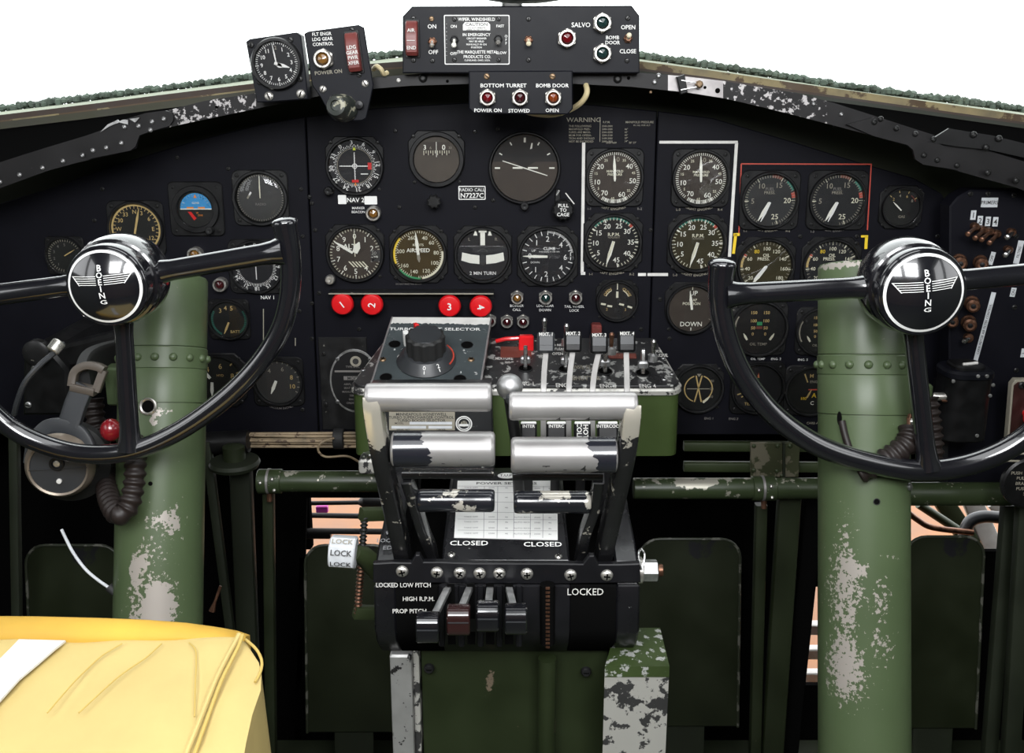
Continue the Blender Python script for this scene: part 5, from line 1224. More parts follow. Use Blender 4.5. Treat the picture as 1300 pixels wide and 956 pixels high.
m.add(lo_+hi_, [(i, i+1, n_+2+i, n_+1+i) for i in range(n_)], 'white_paint'); m.build('worn_band', t, flat=True)['label'] = 'bare white worn band along the back edge'
m = MB(); x, y = sp(552, 418); m.text('TURBO BOOST SELECTOR', .0088, x, y, .0004, 'white', 0, True, wide=1.13)
for ch, px, py in (('8', 501, 444), ('0', 589, 445), ('3', 585, 473)): x, y = sp(px, py); m.text(ch, .005, x, y, .0004, 'white')
m.build('lettering', t, flat=True)
for px, py in ((501, 437), (593, 438), (490, 479), (584, 481)):
    x, y = sp(px, py); m = MB(); m.prism([(x+a, y+b) for a, b in circ(.0070, 24)], .0002, .0005, 'matte_black'); m.ringlathe([(.0078, 0), (.0078, .0005), (.0069, .0005), (.0069, 0)], 'case_black', 24, (x, y, 0)); m.build('screw_hole', t)
for px, py in ((486, 457), (598, 457)): x, y = sp(px, py); screw(t, x, y, 0, .0042, 'screw_brass', True)
x, y = sp(541, 467); kb = bpy.data.objects.new('selector_knob', None); COL.objects.link(kb); kb.parent = t; kx, ky = sp(541.5, 458); kb.location = (kx, ky, 0)
m = MB(); m.lathe([(.0365, .0005), (.0370, .002), (.0355, .004), (.027, .014), (.0245, .0145), (1e-6, .0145)], 'grey_plastic', 48); m.build('skirt', kb)
m = MB(); m.tube([(.0338*math.cos(R(a)), .0338*math.sin(R(a)), .0068) for a in range(-28, 46, 4)], .0011, 'red_mark', 6); m.build('red_arc', kb)
for a, tt in ((-90, '0'), (-58, '2'), (180, ''), (155, '')):
    m = MB(); m.M = Matrix.Rotation(R(a+90), 4, 'Z') @ Matrix.Translation((0, -.0315, .0098)) @ Matrix.Rotation(R(46), 4, 'X')
    m.box((0, -.004, .0006), (.0010, .004, .0002), 'white'); m.text(tt, .0075, 0, .0015, .0010, 'white') if tt else None; m.build('scale_mark', kb)
m = MB(); NP = 72; P = [((.0232+.0012*math.cos(12*2*PI*i/NP))*math.cos(2*PI*i/NP), (.0232+.0012*math.cos(12*2*PI*i/NP))*math.sin(2*PI*i/NP)) for i in range(NP)]
m.prism(P, .0145, .040, 'rubber', .0025); m.prism(circ(.0195, 40), .040, .0404, 'grey_plastic', .0002); m.build('scalloped_cap', kb)
m = MB(); m.M = Matrix.Rotation(R(150), 4, 'Z'); m.prism([(.020, -.003), (.030, -.004), (.034, 0), (.030, .004), (.020, .003)], .014, .034, 'white', .001); m.build('white_pointer', kb); 
m = MB(); m.M = Matrix.Rotation(R(122), 4, 'Z'); m.prism([(.021, -.003), (.027, -.002), (.027, .002), (.021, .003)], .030, .042, 'red', .001); m.build('red_pointer', kb)
# plates on the front of the selector, which drops steeply behind the grips
f0, f1 = Mi @ c[3], Mi @ c[2]
t3 = t
YP = c[3].y-.012
pa, pb = at(470, 489, YP), at(624, 489, YP)
bsel = b = Box('selector_front', 'black front panel under the turbo boost selector with a printed data plate', 'control panel', YP, (545, 535))
m = MB(); m.prism(b.poly([(471, 488), (624, 488), (628, 600), (476, 600)]), -(YF-.001-YP), 0, 'selector_side', .002); m.build('panel', b.t)
m = MB(); P = b.poly([(494, 522.5), (577.5, 522.5), (577.5, 546), (494, 546)]); m.prism(P, 0, .0007, 'dim_mark')
for (x0, x1, y) in ((520, 574, 537), (497, 541, 542.2), (544, 574, 542.2)): m.prism(b.poly([(x0, y-1.7), (x1, y-1.7), (x1, y+1.7), (x0, y+1.7)]), .0007, .0009, 'tape')
for i, tt in enumerate(('MINNEAPOLIS HONEYWELL', 'TURBO SUPERCHARGER CONTROL', 'TURBO BOOST SELECTOR')): x, y = b.p(535, 525.5+i*4); m.text(tt, 3.6*b.k/.7, x, y, .001, 'ink', 0, True, wide=1.0)
for tt, px, py in (('MODEL', 507, 537), ('SERIAL NO.', 512, 545), ('ORDER', 560, 545)): x, y = b.p(px, py); m.text(tt, 2.4*b.k/.7, x, y, .001, 'ink')
m.build('data_plate', b.t)['label'] = 'pale printed data plate'
m = MB(); x, y = b.p(589, 538); k = b.k; 
for r0, r1 in ((10.5, 9), (8, 7)): m.ringlathe([(r0*k, .0001), (r0*k, .0005), (r1*k, .0005), (r1*k, .0001)], 'white', 32, (x, y, 0))
m.prism([(x+u, y+v) for u, v in circ(4*k, 20)], .0001, .0004, 'dim_mark'); m.text('31', 4*k/.7, x, y+1.5*k, .0006, 'ink', 0, True); m.box((x, y-1.6*k, .0006), (12*k, 3*k, .0004), 'white'); m.build('round_stamp', b.t)
for ch in [o_ for o_ in COL.objects if o_.parent == bsel.t]:
    Lm = Matrix.Translation(bsel.o) @ Matrix.Rotation(PI/2, 4, 'X'); ch.parent = t; ch.matrix_basis = MS.inverted() @ Lm
bpy.data.objects.remove(bsel.t)
# pale ball knob beside the selector
t = thing('ball_lever', 'grey ball knob on a lever between the selector box and the right grip', 'lever', pt(647, 491, .98)); s = .98/F
m = MB(); m.ball((0, 0, 0), 17*s, 'steel_dull', 24); m.build('ball_knob', t); m = MB(); m.tube([(0, .0, -15*s), (.006, .02, -.06), (.01, .05, -.14)], .006, 'case_worn', 10); m.build('lever_arm', t); m = MB(); m.M = Matrix.Translation((3*s, -14*s, -10*s)) @ Matrix.Rotation(R(115), 4, 'X'); m.lathe([(8*s, 0), (8.4*s, .003), (7*s, .005), (1e-6, .005)], 'grey_plastic', 20); m.build('collar', t)
# little pad feet of bare metal under the pedestal corners
for lab, x, y in (('chipped black foot block under the left corner of the selector front', 470, 588), ):
    t = thing('foot_block', lab, 'block', pt(x+2, y, 1.225)); s = 1.225/F; m = MB(); m.box((0, 0, 0), (30*s, .03, 20*s), 'edge_worn', .003); m.box((.006, .012, .016), (.014, .016, .04), 'edge_worn', .001); m.build('block_body', t); m = MB(); m.cyl((0, -.004, 8*s), (0, -.004, 16*s), 8*s, 'steel', 16, bev=.001); m.build('bolt_head', t)
# ------------------------------------------------------------------ throttle quadrant
def X(px, t): return (px-CX)*t/F
pmat('quad_black', (.007, .007, .0085), .34, spec=.35, vary=.2, vscale=30, chip=dict(col=(.40, .40, .38), scale=120, thr=.745, metal=.4))
pmat('quad_cheek', (.007, .007, .0085), .28, vary=.2, vscale=30, spec=.45, chip=dict(col=(.45, .46, .45), scale=90, thr=.70, metal=.4, blobs=[((.128, -.42, .73), (.012, .2, .12), .10)]))
prof_px = [(826, 1.20), (826, 1.03), (816, .998), (800, .982), (745, .976), (742, .978), (741, .985), (712, .992), (690, 1.012), (655, 1.06), (620, 1.105), (602, 1.14), (594, 1.18), (594, 1.26)]
prof = [(lambda p: (p.y, p.z))(pt(650, py, tt)) for py, tt in prof_px]; ZB = prof[1][1]; prof[0] = (prof[0][0], ZB)
qd = thing('throttle_quadrant', 'black curved throttle quadrant with screws, LOCKED and CLOSED lettering and a power settings card', 'throttle quadrant')
def xprism(m, pf, x0, x1, mat, bev=.0):
    o = m.M; m.M = o @ Matrix(((0, 0, 1, x0), (1, 0, 0, 0), (0, 1, 0, 0), (0, 0, 0, 1))); m.prism(pf, 0, x1-x0, mat, bev, bev); m.M = o
T0 = .98
xs = [X(q, T0) for q in (475, 503, 560, 724, 782, 812)]
inset = offset_poly(prof, .035) if sum(prof[i][0]*prof[(i+1) % len(prof)][1]-prof[(i+1) % len(prof)][0]*prof[i][1] for i in range(len(prof))) > 0 else offset_poly(prof[::-1], .035)
m = MB(); xprism(m, prof, xs[0], xs[1], 'quad_cheek', .002); m.build('side_cheek', qd)
m = MB(); xprism(m, prof, xs[4], xs[5], 'quad_cheek', .002); m.build('side_cheek', qd)
m = MB(); xprism(m, prof, xs[2], xs[3], 'quad_black', .001); m.build('centre_housing', qd)
def recess(k0, k1):
    # slot: lower face full, upper slope cut 5 cm deep
    pf = prof[:7]+[(lambda p: (p.y, p.z))(pt(650, 716, 1.0)), (lambda p: (p.y, p.z))(pt(650, 735, 1.07)), (lambda p: (p.y, p.z))(pt(650, 660, 1.16)), (lambda p: (p.y, p.z))(pt(650, 640, 1.26))]
    m = MB(); xprism(m, pf, xs[k0]+.0002, xs[k1]-.0002, 'matte_black'); m.build('lever_slot', qd)
recess(1, 2); recess(3, 4)
# front strip with eight screws
Ys = pt(650, 726, .978).y
def qp(px, py, Y=None): p = at(px, py, Y if Y is not None else Ys); return (p.x, p.z)
UPM = Matrix.Rotation(PI/2, 4, 'X')
m = MB(); m.M = Matrix.Translation((0, Ys, 0)) @ UPM
m.prism([qp(*p) for p in ((474, 738), (474, 714), (500, 712.5), (522, 713), (528, 703), (533, 703), (538, 712), (560, 712), (600, 713.5), (700, 714), (740, 714.5), (748, 704), (754, 704), (760, 715), (785, 715), (812, 714), (813, 738), (700, 740), (600, 739))], -.004, .003, 'quad_black', .001); m.build('screw_strip', qd)
for x, y in ((511, 723.5), (555, 725), (584, 725.5), (609, 726), (634, 726), (669, 726.5), (724, 728), (770, 728.5)):
    q = qp(x, y); Mx = Matrix.Translation((0, Ys, 0)) @ UPM
    k = 'qscrew'
    Mx = Mx @ Matrix.Translation((q[0], q[1], .003)) @ Matrix.Rotation(rnd.uniform(0, PI), 4, 'Z')
    if k in SCREW: part('screw', SCREW[k], qd, Mx)
    else:
        b = MB(); r = .0062; b.lathe([(r, 0), (r*.96, .0012), (r*.75, .0028), (r*.4, .0036), (1e-6, .0038)], 'nickel', 24); b.box((0, 0, .0036), (r*1.0, r*.24, .0009), 'matte_black'); b.box((0, 0, .0036), (r*.24, r*1.0, .0009), 'matte_black'); o = b.build('screw', qd); o.matrix_local = Mx; SCREW[k] = o; o['label'] = 'bright cross headed screw'
# lettering on the lower face
Yl = pt(650, 770, .979).y-.0015
def qtext(t, px, py, h, align='C', mat='white_paint', wide=1.0, rot=0, bold=True):
    p = at(px, py, Yl); m = MB(); m.M = Matrix.Translation(p) @ UPM; m.text(t, h*mpp(px, py, Yl)/.7, 0, 0, .0004, mat, rot, bold, align, wide); m.build('lettering', qd, flat=True)
qtext('LOCKED LOW PITCH', 477, 742.5, 6.2, 'L', wide=.82); qtext('HIGH R.P.M.', 511, 760, 6.0, 'L', wide=.9); qtext('PROP PITCH', 498, 775.5, 6.0, 'L', wide=.92); qtext('LOW R.P.M.', 512, 789, 5.8, 'L', 'dim_mark', wide=.9); qtext('LOCKED', 743, 751, 9.5, wide=.88, bold=False)
# groove block with the propeller lever slots and the chain rod
m = MB(); m.M = Matrix.Translation((0, Yl, 0)) @ UPM
for x in (573, 598, 622, 646): a, c = qp(x-5.5, 741, Yl), qp(x+5.5, 818, Yl); m.add([(a[0], a[1], .0003), (c[0], a[1], .0003), (c[0], c[1], .0003), (a[0], c[1], .0003)], [(0, 1, 2, 3)], 'matte_black')
m.build('lever_slot', qd, flat=True)
m = MB(); 
for x in (561, 586, 610, 634, 659): p0, p1 = at(x, 743, Yl-.002), at(x, 819, Yl-.002); m.tube([p0, p1], .0032, 'quad_black', 8)
m.build('slot_rib', qd)
m = MB(); p0, p1 = at(695, 742, Yl-.001), at(695, 816, Yl-.001); m.tube([p0, p1], .0075, 'matte_black', 12)
for i in range(16): q = p0.lerp(p1, i/15); m.box((q.x, q.y-.0075, q.z), (.004, .002, .002), 'bronze')
m.build('chain_groove', qd)
# card plate on the upper slope
cpl = [pt(563, 711, .990), pt(721, 711, .990), pt(708, 604, 1.128), pt(577, 604, 1.128)]
o = sum(cpl, Vector())/4; ex = (cpl[1]-cpl[0]).normalized(); ey = ((cpl[3]+cpl[2])-(cpl[0]+cpl[1])).normalized(); en = ex.cross(ey).normalized(); ey = en.cross(ex)
CM = Matrix((ex, ey, en)).transposed().to_4x4(); CM.translation = o+en*.004; CMi = CM.inverted()
def cp(px, py): q = CMi @ on(px, py, o+en*.004, en); return (q.x, q.y)
card = bpy.data.objects.new('card_plate', None); COL.objects.link(card); card.parent = qd; card.matrix_local = CM
m = MB(); m.prism([cp(*p) for p in ((561, 712), (723, 712), (710, 603), (576, 603))], -.006, 0, 'quad_cheek', .0015); m.build('plate', card)
m = MB(); m.prism([cp(*p) for p in ((576.5, 683), (708, 686), (707.5, 611), (581, 611))], 0, .0008, 'white')
def ct(t, px, py, h, mat='ink', bold=True, wide=1.0): x, y = cp(px, py); m.text(t, h*.00082/.7*1.18, x, y, .0011, mat, 0, bold, wide=wide)
ct('POWER SETTINGS', 643, 614.5, 4.6, wide=1.3)
for i, yy in enumerate((620, 632, 645, 657, 663.5, 671, 678)):
    for j, (xx, tt) in enumerate(((598, 'TAKE OFF'), (624, '2500'), (643, '46'), (663, 'AUTO RICH'), (682, '2500'), (698, '46'))): ct(tt, xx, yy+j*.25, 2.4, 'ink_grey', False)
def cl(a, b_):
    (x0, y0), (x1, y1) = cp(*a), cp(*b_); d = Vector((x1-x0, y1-y0)); n = Vector((-d.y, d.x)).normalized()*.00025
    m.add([(x0+n.x, y0+n.y, .001), (x1+n.x, y1+n.y, .001), (x1-n.x, y1-n.y, .001), (x0-n.x, y0-n.y, .001)], [(0, 1, 2, 3)], 'ink_grey')
for yy in (618, 626, 638, 651, 660, 674): cl((581, yy), (707, yy+1))
for xx in (615, 632, 653, 674, 690): cl((xx, 618), (xx-1, 684))
m.build('settings_card', card, flat=True)['label'] = 'white POWER SETTINGS table card'
m = MB(); ct('CLOSED', 595.5, 690.5, 7.6, 'white'); m.build('lettering', card, flat=True); m = MB(); ct('CLOSED', 689, 692, 7.6, 'white'); m.build('lettering', card, flat=True)
m = MB(); x, y = cp(643, 604.5); m.prism([(x+u*1.9, y+v) for u, v in circ(.0052, 24)], 0, .0010, 'white'); m.text('T.U.P.', .0062, x, y, .0012, 'ink', 0, True); m.build('oval_tag', card)
for px_, py_ in ((573, 704.5), (709, 707)): x, y = cp(px_, py_); screw(card, x, y, 0, .0036, 'nickel', True)
# left cheek arrow and lettering
n0 = (pt(490, 690, .99)-pt(490, 640, 1.05)); Mk = CM.copy(); Mk.translation = pt(490, 690, 1.0)-en*0
m = MB(); 
def kp(px, py, dz=.004): return on(px, py, cpl[0]+en*.0032, en)
b_ = MB(); b_.M = Matrix((ex, ey, en)).transposed().to_4x4(); b_.M.translation = kp(490, 686)
b_.text('LOCK', .0088, 0, 0, 0, 'ink_grey', 0, True, wide=.8); b_.text('ED', .0088, .003, -.012, 0, 'ink_grey', 0, True, wide=.9); b_.add([(-.0005, .012, 0), (.0005, .012, 0), (.0005, .034, 0), (-.0005, .034, 0)], [(0, 1, 2, 3)], 'ink_grey'); b_.add([(-.002, .015, 0), (.002, .015, 0), (0, .009, 0)], [(0, 1, 2)], 'ink_grey'); b_.build('lettering', qd, flat=True)

# throttle levers: chipped black arms, bare metal grips
pmat('lever_arm', (.011, .011, .012), .24, spec=.6, vary=.2, vscale=30, chip=dict(col=(.50, .47, .40), scale=70, thr=.64, metal=.5, blobs=[(tuple(pt(474, 510, .862)), (.03, .05, .055), .55), (tuple(pt(802, 520, .866)), (.024, .05, .034), .45)]))
pmat('grip_worn', (.33, .32, .315), .34, metal=.55, vary=.07, vscale=30, chip=dict(col=(.015, .016, .02), scale=55, thr=.74))
pmat('grip_black', (.011, .012, .016), .2, spec=.6, coat=.3, chip=dict(col=(.60, .57, .50), scale=40, thr=.55, metal=.4), vary=.1)
pmat('grip_paint', (.012, .013, .018), .2, spec=.6, coat=.3)
def grip(e, a, b, r, mat, tx=None, lab=None, black=None, ang0=-48, tsize=.75):
    """a, b world ends; black=(s0, s1, jag) painted sleeve between fractions"""
    d = b-a; L = d.length; q = Matrix.Translation(a) @ d.to_track_quat('Z', 'Y').to_matrix().to_4x4()
    m = MB(); m.M = q; m.lathe([(r*.80, 0), (r*.95, .0012), (r, .004), (r, L-.004), (r*.95, L-.0012), (r*.80, L), (1e-6, L)], mat, 40); m.build('grip', e, smooth=50)
    # sleeve with a torn edge
    if black:
        s0, s1 = black; n = 48; rg = random.Random(int(L*1e5)); rs0, rs1 = [], []
        jag = [rg.uniform(-.028, .028)+.05*math.sin(2*PI*i/n*2+1) for i in range(n)]
        m = MB(); m.M = q
        for i in range(n):
            A = 2*PI*i/n; rr = r*1.012; c_, s_ = rr*math.cos(A), rr*math.sin(A)
            lo, hi = (s0, s1+jag[i]) if s0 < .1 else (s0+jag[i], s1)
            rs0.append((c_, s_, lo*L)); rs1.append((c_, s_, hi*L))
        m.rings([rs0, rs1], 'grip_paint', False, False); m.build('paint_remnant', e, smooth=60)['label'] = 'remnant of glossy black paint'
    if tx:
        mid = (a+b)/2; ax = d.normalized(); ax = ax if ax.x > 0 else -ax
        m = MB(); m.text(tx, r*tsize/.7, 0, 0, 0, 'ink', 0, False, wide=1.0, track=.35)
        fwd = (CAM-mid); fwd = (fwd-ax*fwd.dot(ax)).normalized(); upv = ax.cross(fwd)*-1; upv = fwd.cross(ax)
        vs = []
        for (x, y, z_) in m.v:
            A = R(ang0)+y/r; vs.append(tuple(mid+ax*x+(fwd*math.cos(A)+upv*math.sin(A))*(r*1.006)))
        m.v = vs; m.build('lettering', e, flat=True)
def arm(e, P, w, dpt, mat='lever_arm', nm='arm'):
    m = MB(); m.tube(smoothpath([pt(*p) for p in P], 6), 1, mat, sq=(w, dpt, (1, 0, 0))); m.build(nm, e, smooth=40)
TLV = 'throttle levers on the quadrant'
e = thing('throttle_lever', 'outer left throttle lever whose upper bare metal grip hides the selector box edge', 'throttle lever', group=TLV)
arm(e, [(513, 717, 1.016), (509, 690, .985), (498, 640, .945), (484, 575, .89), (475, 520, .865), (474, 503, .862)], .0080, .012)
grip(e, pt(464, 504.5, .862), pt(624, 504.5, .862), 18.3*.862/F, 'grip_worn', '1 - 1', ang0=-64, tsize=.5)
grip(e, pt(497, 570, .885), pt(628.5, 570, .885), 22.3*.885/F, 'grip_worn', 'T - 1', black=(.03, .34), ang0=-50, tsize=.5)
e = thing('throttle_lever', 'inner left throttle lever with a flaked black crossbar below the T-1 grip', 'throttle lever', group=TLV)
arm(e, [(551, 717, 1.016), (548, 700, 1.0), (538, 675, .975), (527, 640, .955), (516, 606, .925)], .0052, .008)
m = MB(); m.tube([pt(511, 601, .925), pt(627, 601, .925)], 1, 'lever_arm', sq=(.0035, .006, (0, 0, 1))); m.build('cross_strap', e)
grip(e, pt(530, 635.5, .95), pt(628, 635.5, .95), 14.5*.95/F, 'grip_black')
e = thing('throttle_lever', 'outer right throttle lever with an upper bare metal grip over the white topped blocks', 'throttle lever', group=TLV)
arm(e, [(764, 717, 1.016), (769, 690, .985), (780, 640, .945), (794, 575, .89), (800, 530, .868), (801, 514, .866)], .0080, .012)
grip(e, pt(646, 515.5, .866), pt(808.5, 515.5, .866), 18.3*.866/F, 'grip_worn', '4 - 4', ang0=-64, tsize=.5)
grip(e, pt(648.5, 577.5, .885), pt(783, 577.5, .885), 22.8*.885/F, 'grip_worn', 'T - 4', black=(.76, .98), ang0=-50, tsize=.5)
e = thing('throttle_lever', 'inner right throttle lever with a flaked black crossbar below the T-4 grip', 'throttle lever', group=TLV)
arm(e, [(735, 717, 1.016), (738, 700, 1.0), (743, 675, .975), (755, 640, .955), (760, 606, .925)], .0052, .008)
m = MB(); m.tube([pt(651, 603, .925), pt(765, 603, .925)], 1, 'lever_arm', sq=(.0035, .006, (0, 0, 1))); m.build('cross_strap', e)
grip(e, pt(652, 637.5, .95), pt(750, 637.5, .95), 14.5*.95/F, 'grip_black')
# propeller levers
for i, (x0, y0, x1, y1, kx, ky, w, mat) in enumerate(((572, 744, 552, 781, 543.5, 796, 29, 'gloss_black'), (598, 744, 586, 772, 582.5, 786.5, 29, 'prop_maroon'), (622.5, 744, 620, 768, 619.5, 782, 28, 'gloss_black'), (645, 744, 652, 772, 655, 785.5, 28, 'gloss_black'))):
    if i == 0: pmat('prop_maroon', (.022, .008, .008), .2, coat=.5)
    e = thing('propeller_lever', ('lowest of four propeller levers, black barrel knob beside the PROP PITCH lettering', 'dark maroon barrel knob on the second propeller lever', 'propeller lever with a straight short arm and black barrel knob', 'rightmost propeller lever, black barrel knob beside the chain groove')[i], 'propeller lever', group='propeller levers')
    m = MB(); m.tube([pt(x0, y0, .99), pt(x0+(x1-x0)*.25, y0+6, .965), pt(x1, y1, .935), pt(kx, ky-6, .93)], 1, 'steel_dull', sq=(.0034, .0026, (1, 0, 0))); m.build('arm', e)
    s = .92/F; c = pt(kx, ky, .925); w_ = w*s/2
    m = MB(); m.M = Matrix.Translation(c) @ Matrix.Rotation(PI/2, 4, 'Y'); P = rrect(18.5*s, .011, .008, 6); m.prism(P, -w_, w_, mat, .0012, .0012); m.build('barrel_knob', e)
    m = MB(); m.M = Matrix.Translation(c+Vector((0, -.0112, 4*s))) @ UPM; m.box((0, 0, 0), (w*s*.9, 1.4*s, .0006), 'grey_plastic'); m.build('grip_line', e)

# ------------------------------------------------------------------ lower stand, struts and housings, running down to the floor
def col_box(t, x0, x1, ptop, tdep, mat, name, depth=.1, zb=.0, bev=.002):
    a, b = pt(x0, ptop, tdep), pt(x1, ptop, tdep); a.z = min(a.z, ZB-.0008); m = MB(); m.box(((a.x+b.x)/2, a.y+depth/2, (a.z+zb)/2), (b.x-a.x, depth, a.z-zb), mat, bev); return m.build(name, t)
pmat('stand_green', (.013, .020, .006), .45, vary=.25, vscale=12, chip=dict(col=(.13, .10, .07), scale=28, thr=.66))
qs = thing('quadrant_stand', 'dark green stand under the throttle quadrant with flaked spots and two bolts', 'stand')
col_box(qs, 534, 772, 822, 1.04, 'stand_green', 'stand_body', .16)
p = pt(650, 838, 1.04)
for x, y in ((545, 848), (744, 852)):
    q = pt(x, y, 1.039); m = MB(); m.M = Matrix.Translation(q) @ UPM; m.lathe([(.0055, 0), (.0055, .002), (.004, .004), (1e-6, .0042)], 'case_worn', 16); m.box((0, 0, .0042), (.006, .0012, .0006), 'matte_black'); m.build('bolt', qs)
t = thing('trim_rod', 'dull brown green rod running down from the chain groove', 'rod'); m = MB(); a = pt(695, 822, 1.015); a.z = ZB-.0008; m.tube([a, a+Vector((0, 0, -a.z+.0))], .0095, 'stand_green', 14); m.build('rod_tube', t)
pmat('strut_silver', (.42, .42, .41), .4, metal=.6, vary=.15, vscale=30, chip=dict(col=(.03, .03, .03), scale=70, thr=.60))
t = thing('side_strut', 'chipped silver strut standing left of the quadrant stand', 'strut'); col_box(t, 494, 522, 822, 1.02, 'strut_silver', 'strut_bar', .02); 
m = MB(); a, b_ = pt(523, 822, 1.025), pt(531, 822, 1.025); a.z = ZB-.0008; m.box(((a.x+b_.x)/2, a.y+.02, a.z/2), (b_.x-a.x, .03, a.z), 'edge_worn', .001); m.build('strut_web', t)
t = thing('trim_housing', 'squat green and black housing with flaking paint right of the quadrant stand', 'housing')
pmat('housing_green', (.032, .05, .015), .4, vary=.2, vscale=16, chip=dict(col=(.46, .47, .45), scale=80, thr=.565, metal=.4))
A, B, C_, D = pt(768, 846, .98), pt(850, 846, .98), pt(838, 797, 1.06), pt(782, 797, 1.06)
m = MB(); lo = [Vector((p.x, p.y, p.z-.012)) for p in (A, B, C_, D)]; m.rings([lo, [A, B, C_, D]], 'housing_green'); m.build('lid', t)
m = MB(); up_ = [Vector((p.x, p.y+.001, p.z-.012)) for p in (A, B, C_, D)]; m.rings([[Vector((p.x, p.y+.001, 0)) for p in (A, B, C_, D)], up_], 'edge_worn'); m.build('housing_body', t)
q = A.lerp(B, .42)+Vector((0, -.001, -.04))
t = thing('castle_nut', 'steel castellated nut and cotter wire on the right side of the quadrant', 'nut', pt(813, 724, 1.03)); s = 1.03/F; t.location.x = xs[5]+.0045
m = MB(); m.M = Matrix.Rotation(PI/2, 4, 'Y'); m.lathe([(17*s, -.004), (17*s, .004), (12*s, .006), (1e-6, .006)], 'nickel', 20); m.build('washer', t)
m = MB(); m.M = Matrix.Translation((.004, 0, 0)) @ Matrix.Rotation(PI/2, 4, 'Y'); m.prism([(14*s*math.cos(R(60*i+20)), 14*s*math.sin(R(60*i+20))) for i in range(6)], 0, 20*s, 'steel_dull', .001); m.build('hex_nut', t)
m = MB(); m.cyl((.004+20*s, 0, 0), (.004+27*s, 0, 0), 8*s, 'bronze', 14, bev=.0008); m.build('stud', t)
m = MB(); m.tube(smoothpath([(.002, -.012, .006), (.006, -.004, .018), (.003, .004, .022), (-.001, -.008, .02), (.002, -.014, .008)], 5), .0013, 'steel', 6); m.build('cotter_wire', t)
# white LOCK handle on its green arm, with the spring rod behind
lk = thing('lock_handle', 'white faceted handle printed LOCK on three faces, left of the quadrant', 'lock handle', pt(436, 701, .98)); s = .98/F
m = MB(); P = [(-21*s, -.004), (-18*s, .010), (-7*s, .016), (7*s, .017), (18*s, .010), (21*s, -.004), (14*s, -.014), (-14*s, -.014)]
m.M = Matrix.Rotation(R(4), 4, 'Y') @ Matrix.Rotation(R(-24), 4, 'X') @ Matrix(((0, 0, 1, 0), (0, -1, 0, 0), (1, 0, 0, 0), (0, 0, 0, 1)))
m.prism(P, -16.5*s, 16.5*s, 'tape', .0014, .0014); bk = m.build('handle_block', lk)
m = MB()
for (za, ya, a, mt) in ((13.5*s, -.0138, 38, 'dim_mark'), (0, -.0172, 0, 'ink'), (-13.5*s, -.0138, -38, 'ink')):
    m.M = Matrix.Rotation(R(4), 4, 'Y') @ Matrix.Rotation(R(-24), 4, 'X') @ Matrix.Translation((0, ya-.0008, za)) @ Matrix.Rotation(R(90-a), 4, 'X'); m.text('LOCK', 7*s/.7, 0, 0, .0008, mt, 0, True)
m.build('lettering', bk, flat=True)
m = MB(); m.tube([Vector((12*s, .004, -3*s)), pt(462, 706, 1.0)-lk.location, pt(482, 725, 1.03)-lk.location], [.008, .010, .012], 'olive', 12); m.build('lock_arm', lk)
t = thing('spring_rod', 'ribbed spring rod between two green brackets beside the white LOCK handle', 'spring rod')
a, b_ = pt(463, 655, 1.10), pt(454, 780, 1.10); m = MB(); m.tube([a, b_], .0028, 'olive_dark', 8)
n = 26
for i in range(n):
    q = a.lerp(b_, (i+.5)/n); m.lathe([(.0028, -.0018), (.0046, 0), (.0028, .0018)], 'case_worn' if i < 12 else 'bronze', 10, q)
m.build('spring', t)
for (x0, y0, x1, y1) in ((458, 653, 498, 652), (450, 777, 498, 778)):
    m = MB(); p0, p1 = pt(x0, y0, 1.10), pt(x1, y1, 1.12); m.tube([p0, p1], 1, 'olive', sq=(.007, .006, (0, 0, 1))); m.build('bracket', t)
# ------------------------------------------------------------------ dark structure below the panel
def bar(name, label, cat, P, r, mat, nm='tube', group=None, n=14, sq=None):
    t = thing(name, label, cat, group=group); m = MB(); m.tube([at(*p) for p in P], r, mat, n, sq); m.build(nm, t); return t
pmat('pipe_green', (.030, .044, .018), .36, vary=.2, vscale=15, chip=dict(col=(.42, .40, .34), scale=55, thr=.62, metal=.5, blobs=[(tuple(at(880, 612, -.07)), (.09, .03, .012), .26)]))
def torque(lab, x0, x1, y, r, Y, clampx, mat='pipe_green'):
    s = mpp(650, y, Y); t = thing('torque_tube', lab, 'tube'); a, b = at(x0, y, Y), at(x1, y, Y)
    m = MB(); m.cyl(a, b, r*s, mat, 24, bev=.001); m.build('tube_body', t)
    for c in clampx:
        e = bpy.data.objects.new('clamp', None); COL.objects.link(e); e.parent = t; q = at(c, y, Y); e.location = q
        m = MB(); m.cyl((-15*s, 0, 0), (15*s, 0, 0), r*s*1.16, 'pipe_green', 24, bev=.001); m.build('clamp_band', e)
        m = MB(); m.cyl((-3*s, 0, 0), (0, 0, 0), r*s*1.22, 'bare_metal', 24); m.build('clamp_seam', e)
        for k, (u, v) in enumerate(((6, 9), (8, -6), (-9, 4))): m = MB(); m.ball((u*s, -r*s*1.1, v*s), 2.6*s, 'nickel', 8); m.build('rivet', e)
        m = MB(); m.tube([(0, -.008, -r*s), (0, -.01, -r*s-10*s)], .004, 'bronze', 8); m.build('grease_nipple', e)
    return t
torque('green tube with flaked paint spots running from its clamp to the quadrant, left of centre', 330, 492, 611, 13.5, -.06, (343,))
torque('green tube with large bare patches running right from the quadrant', 804, 1052, 620, 13.5, -.06, (969,))
torque('dark green tube right of the right control column, under the wheel', 1145, 1282, 627, 15, -.08, ())
def post(lab, P, w, d, Y, mat='olive_dark'):
    t = thing('frame_post', lab, 'post', group=None); m = MB(); m.tube([at(a, b, Y-k*.03) for k, (a, b) in enumerate(P)], 1, mat, sq=(w, d, (1, 0, 0))); m.build('post_channel', t); return t
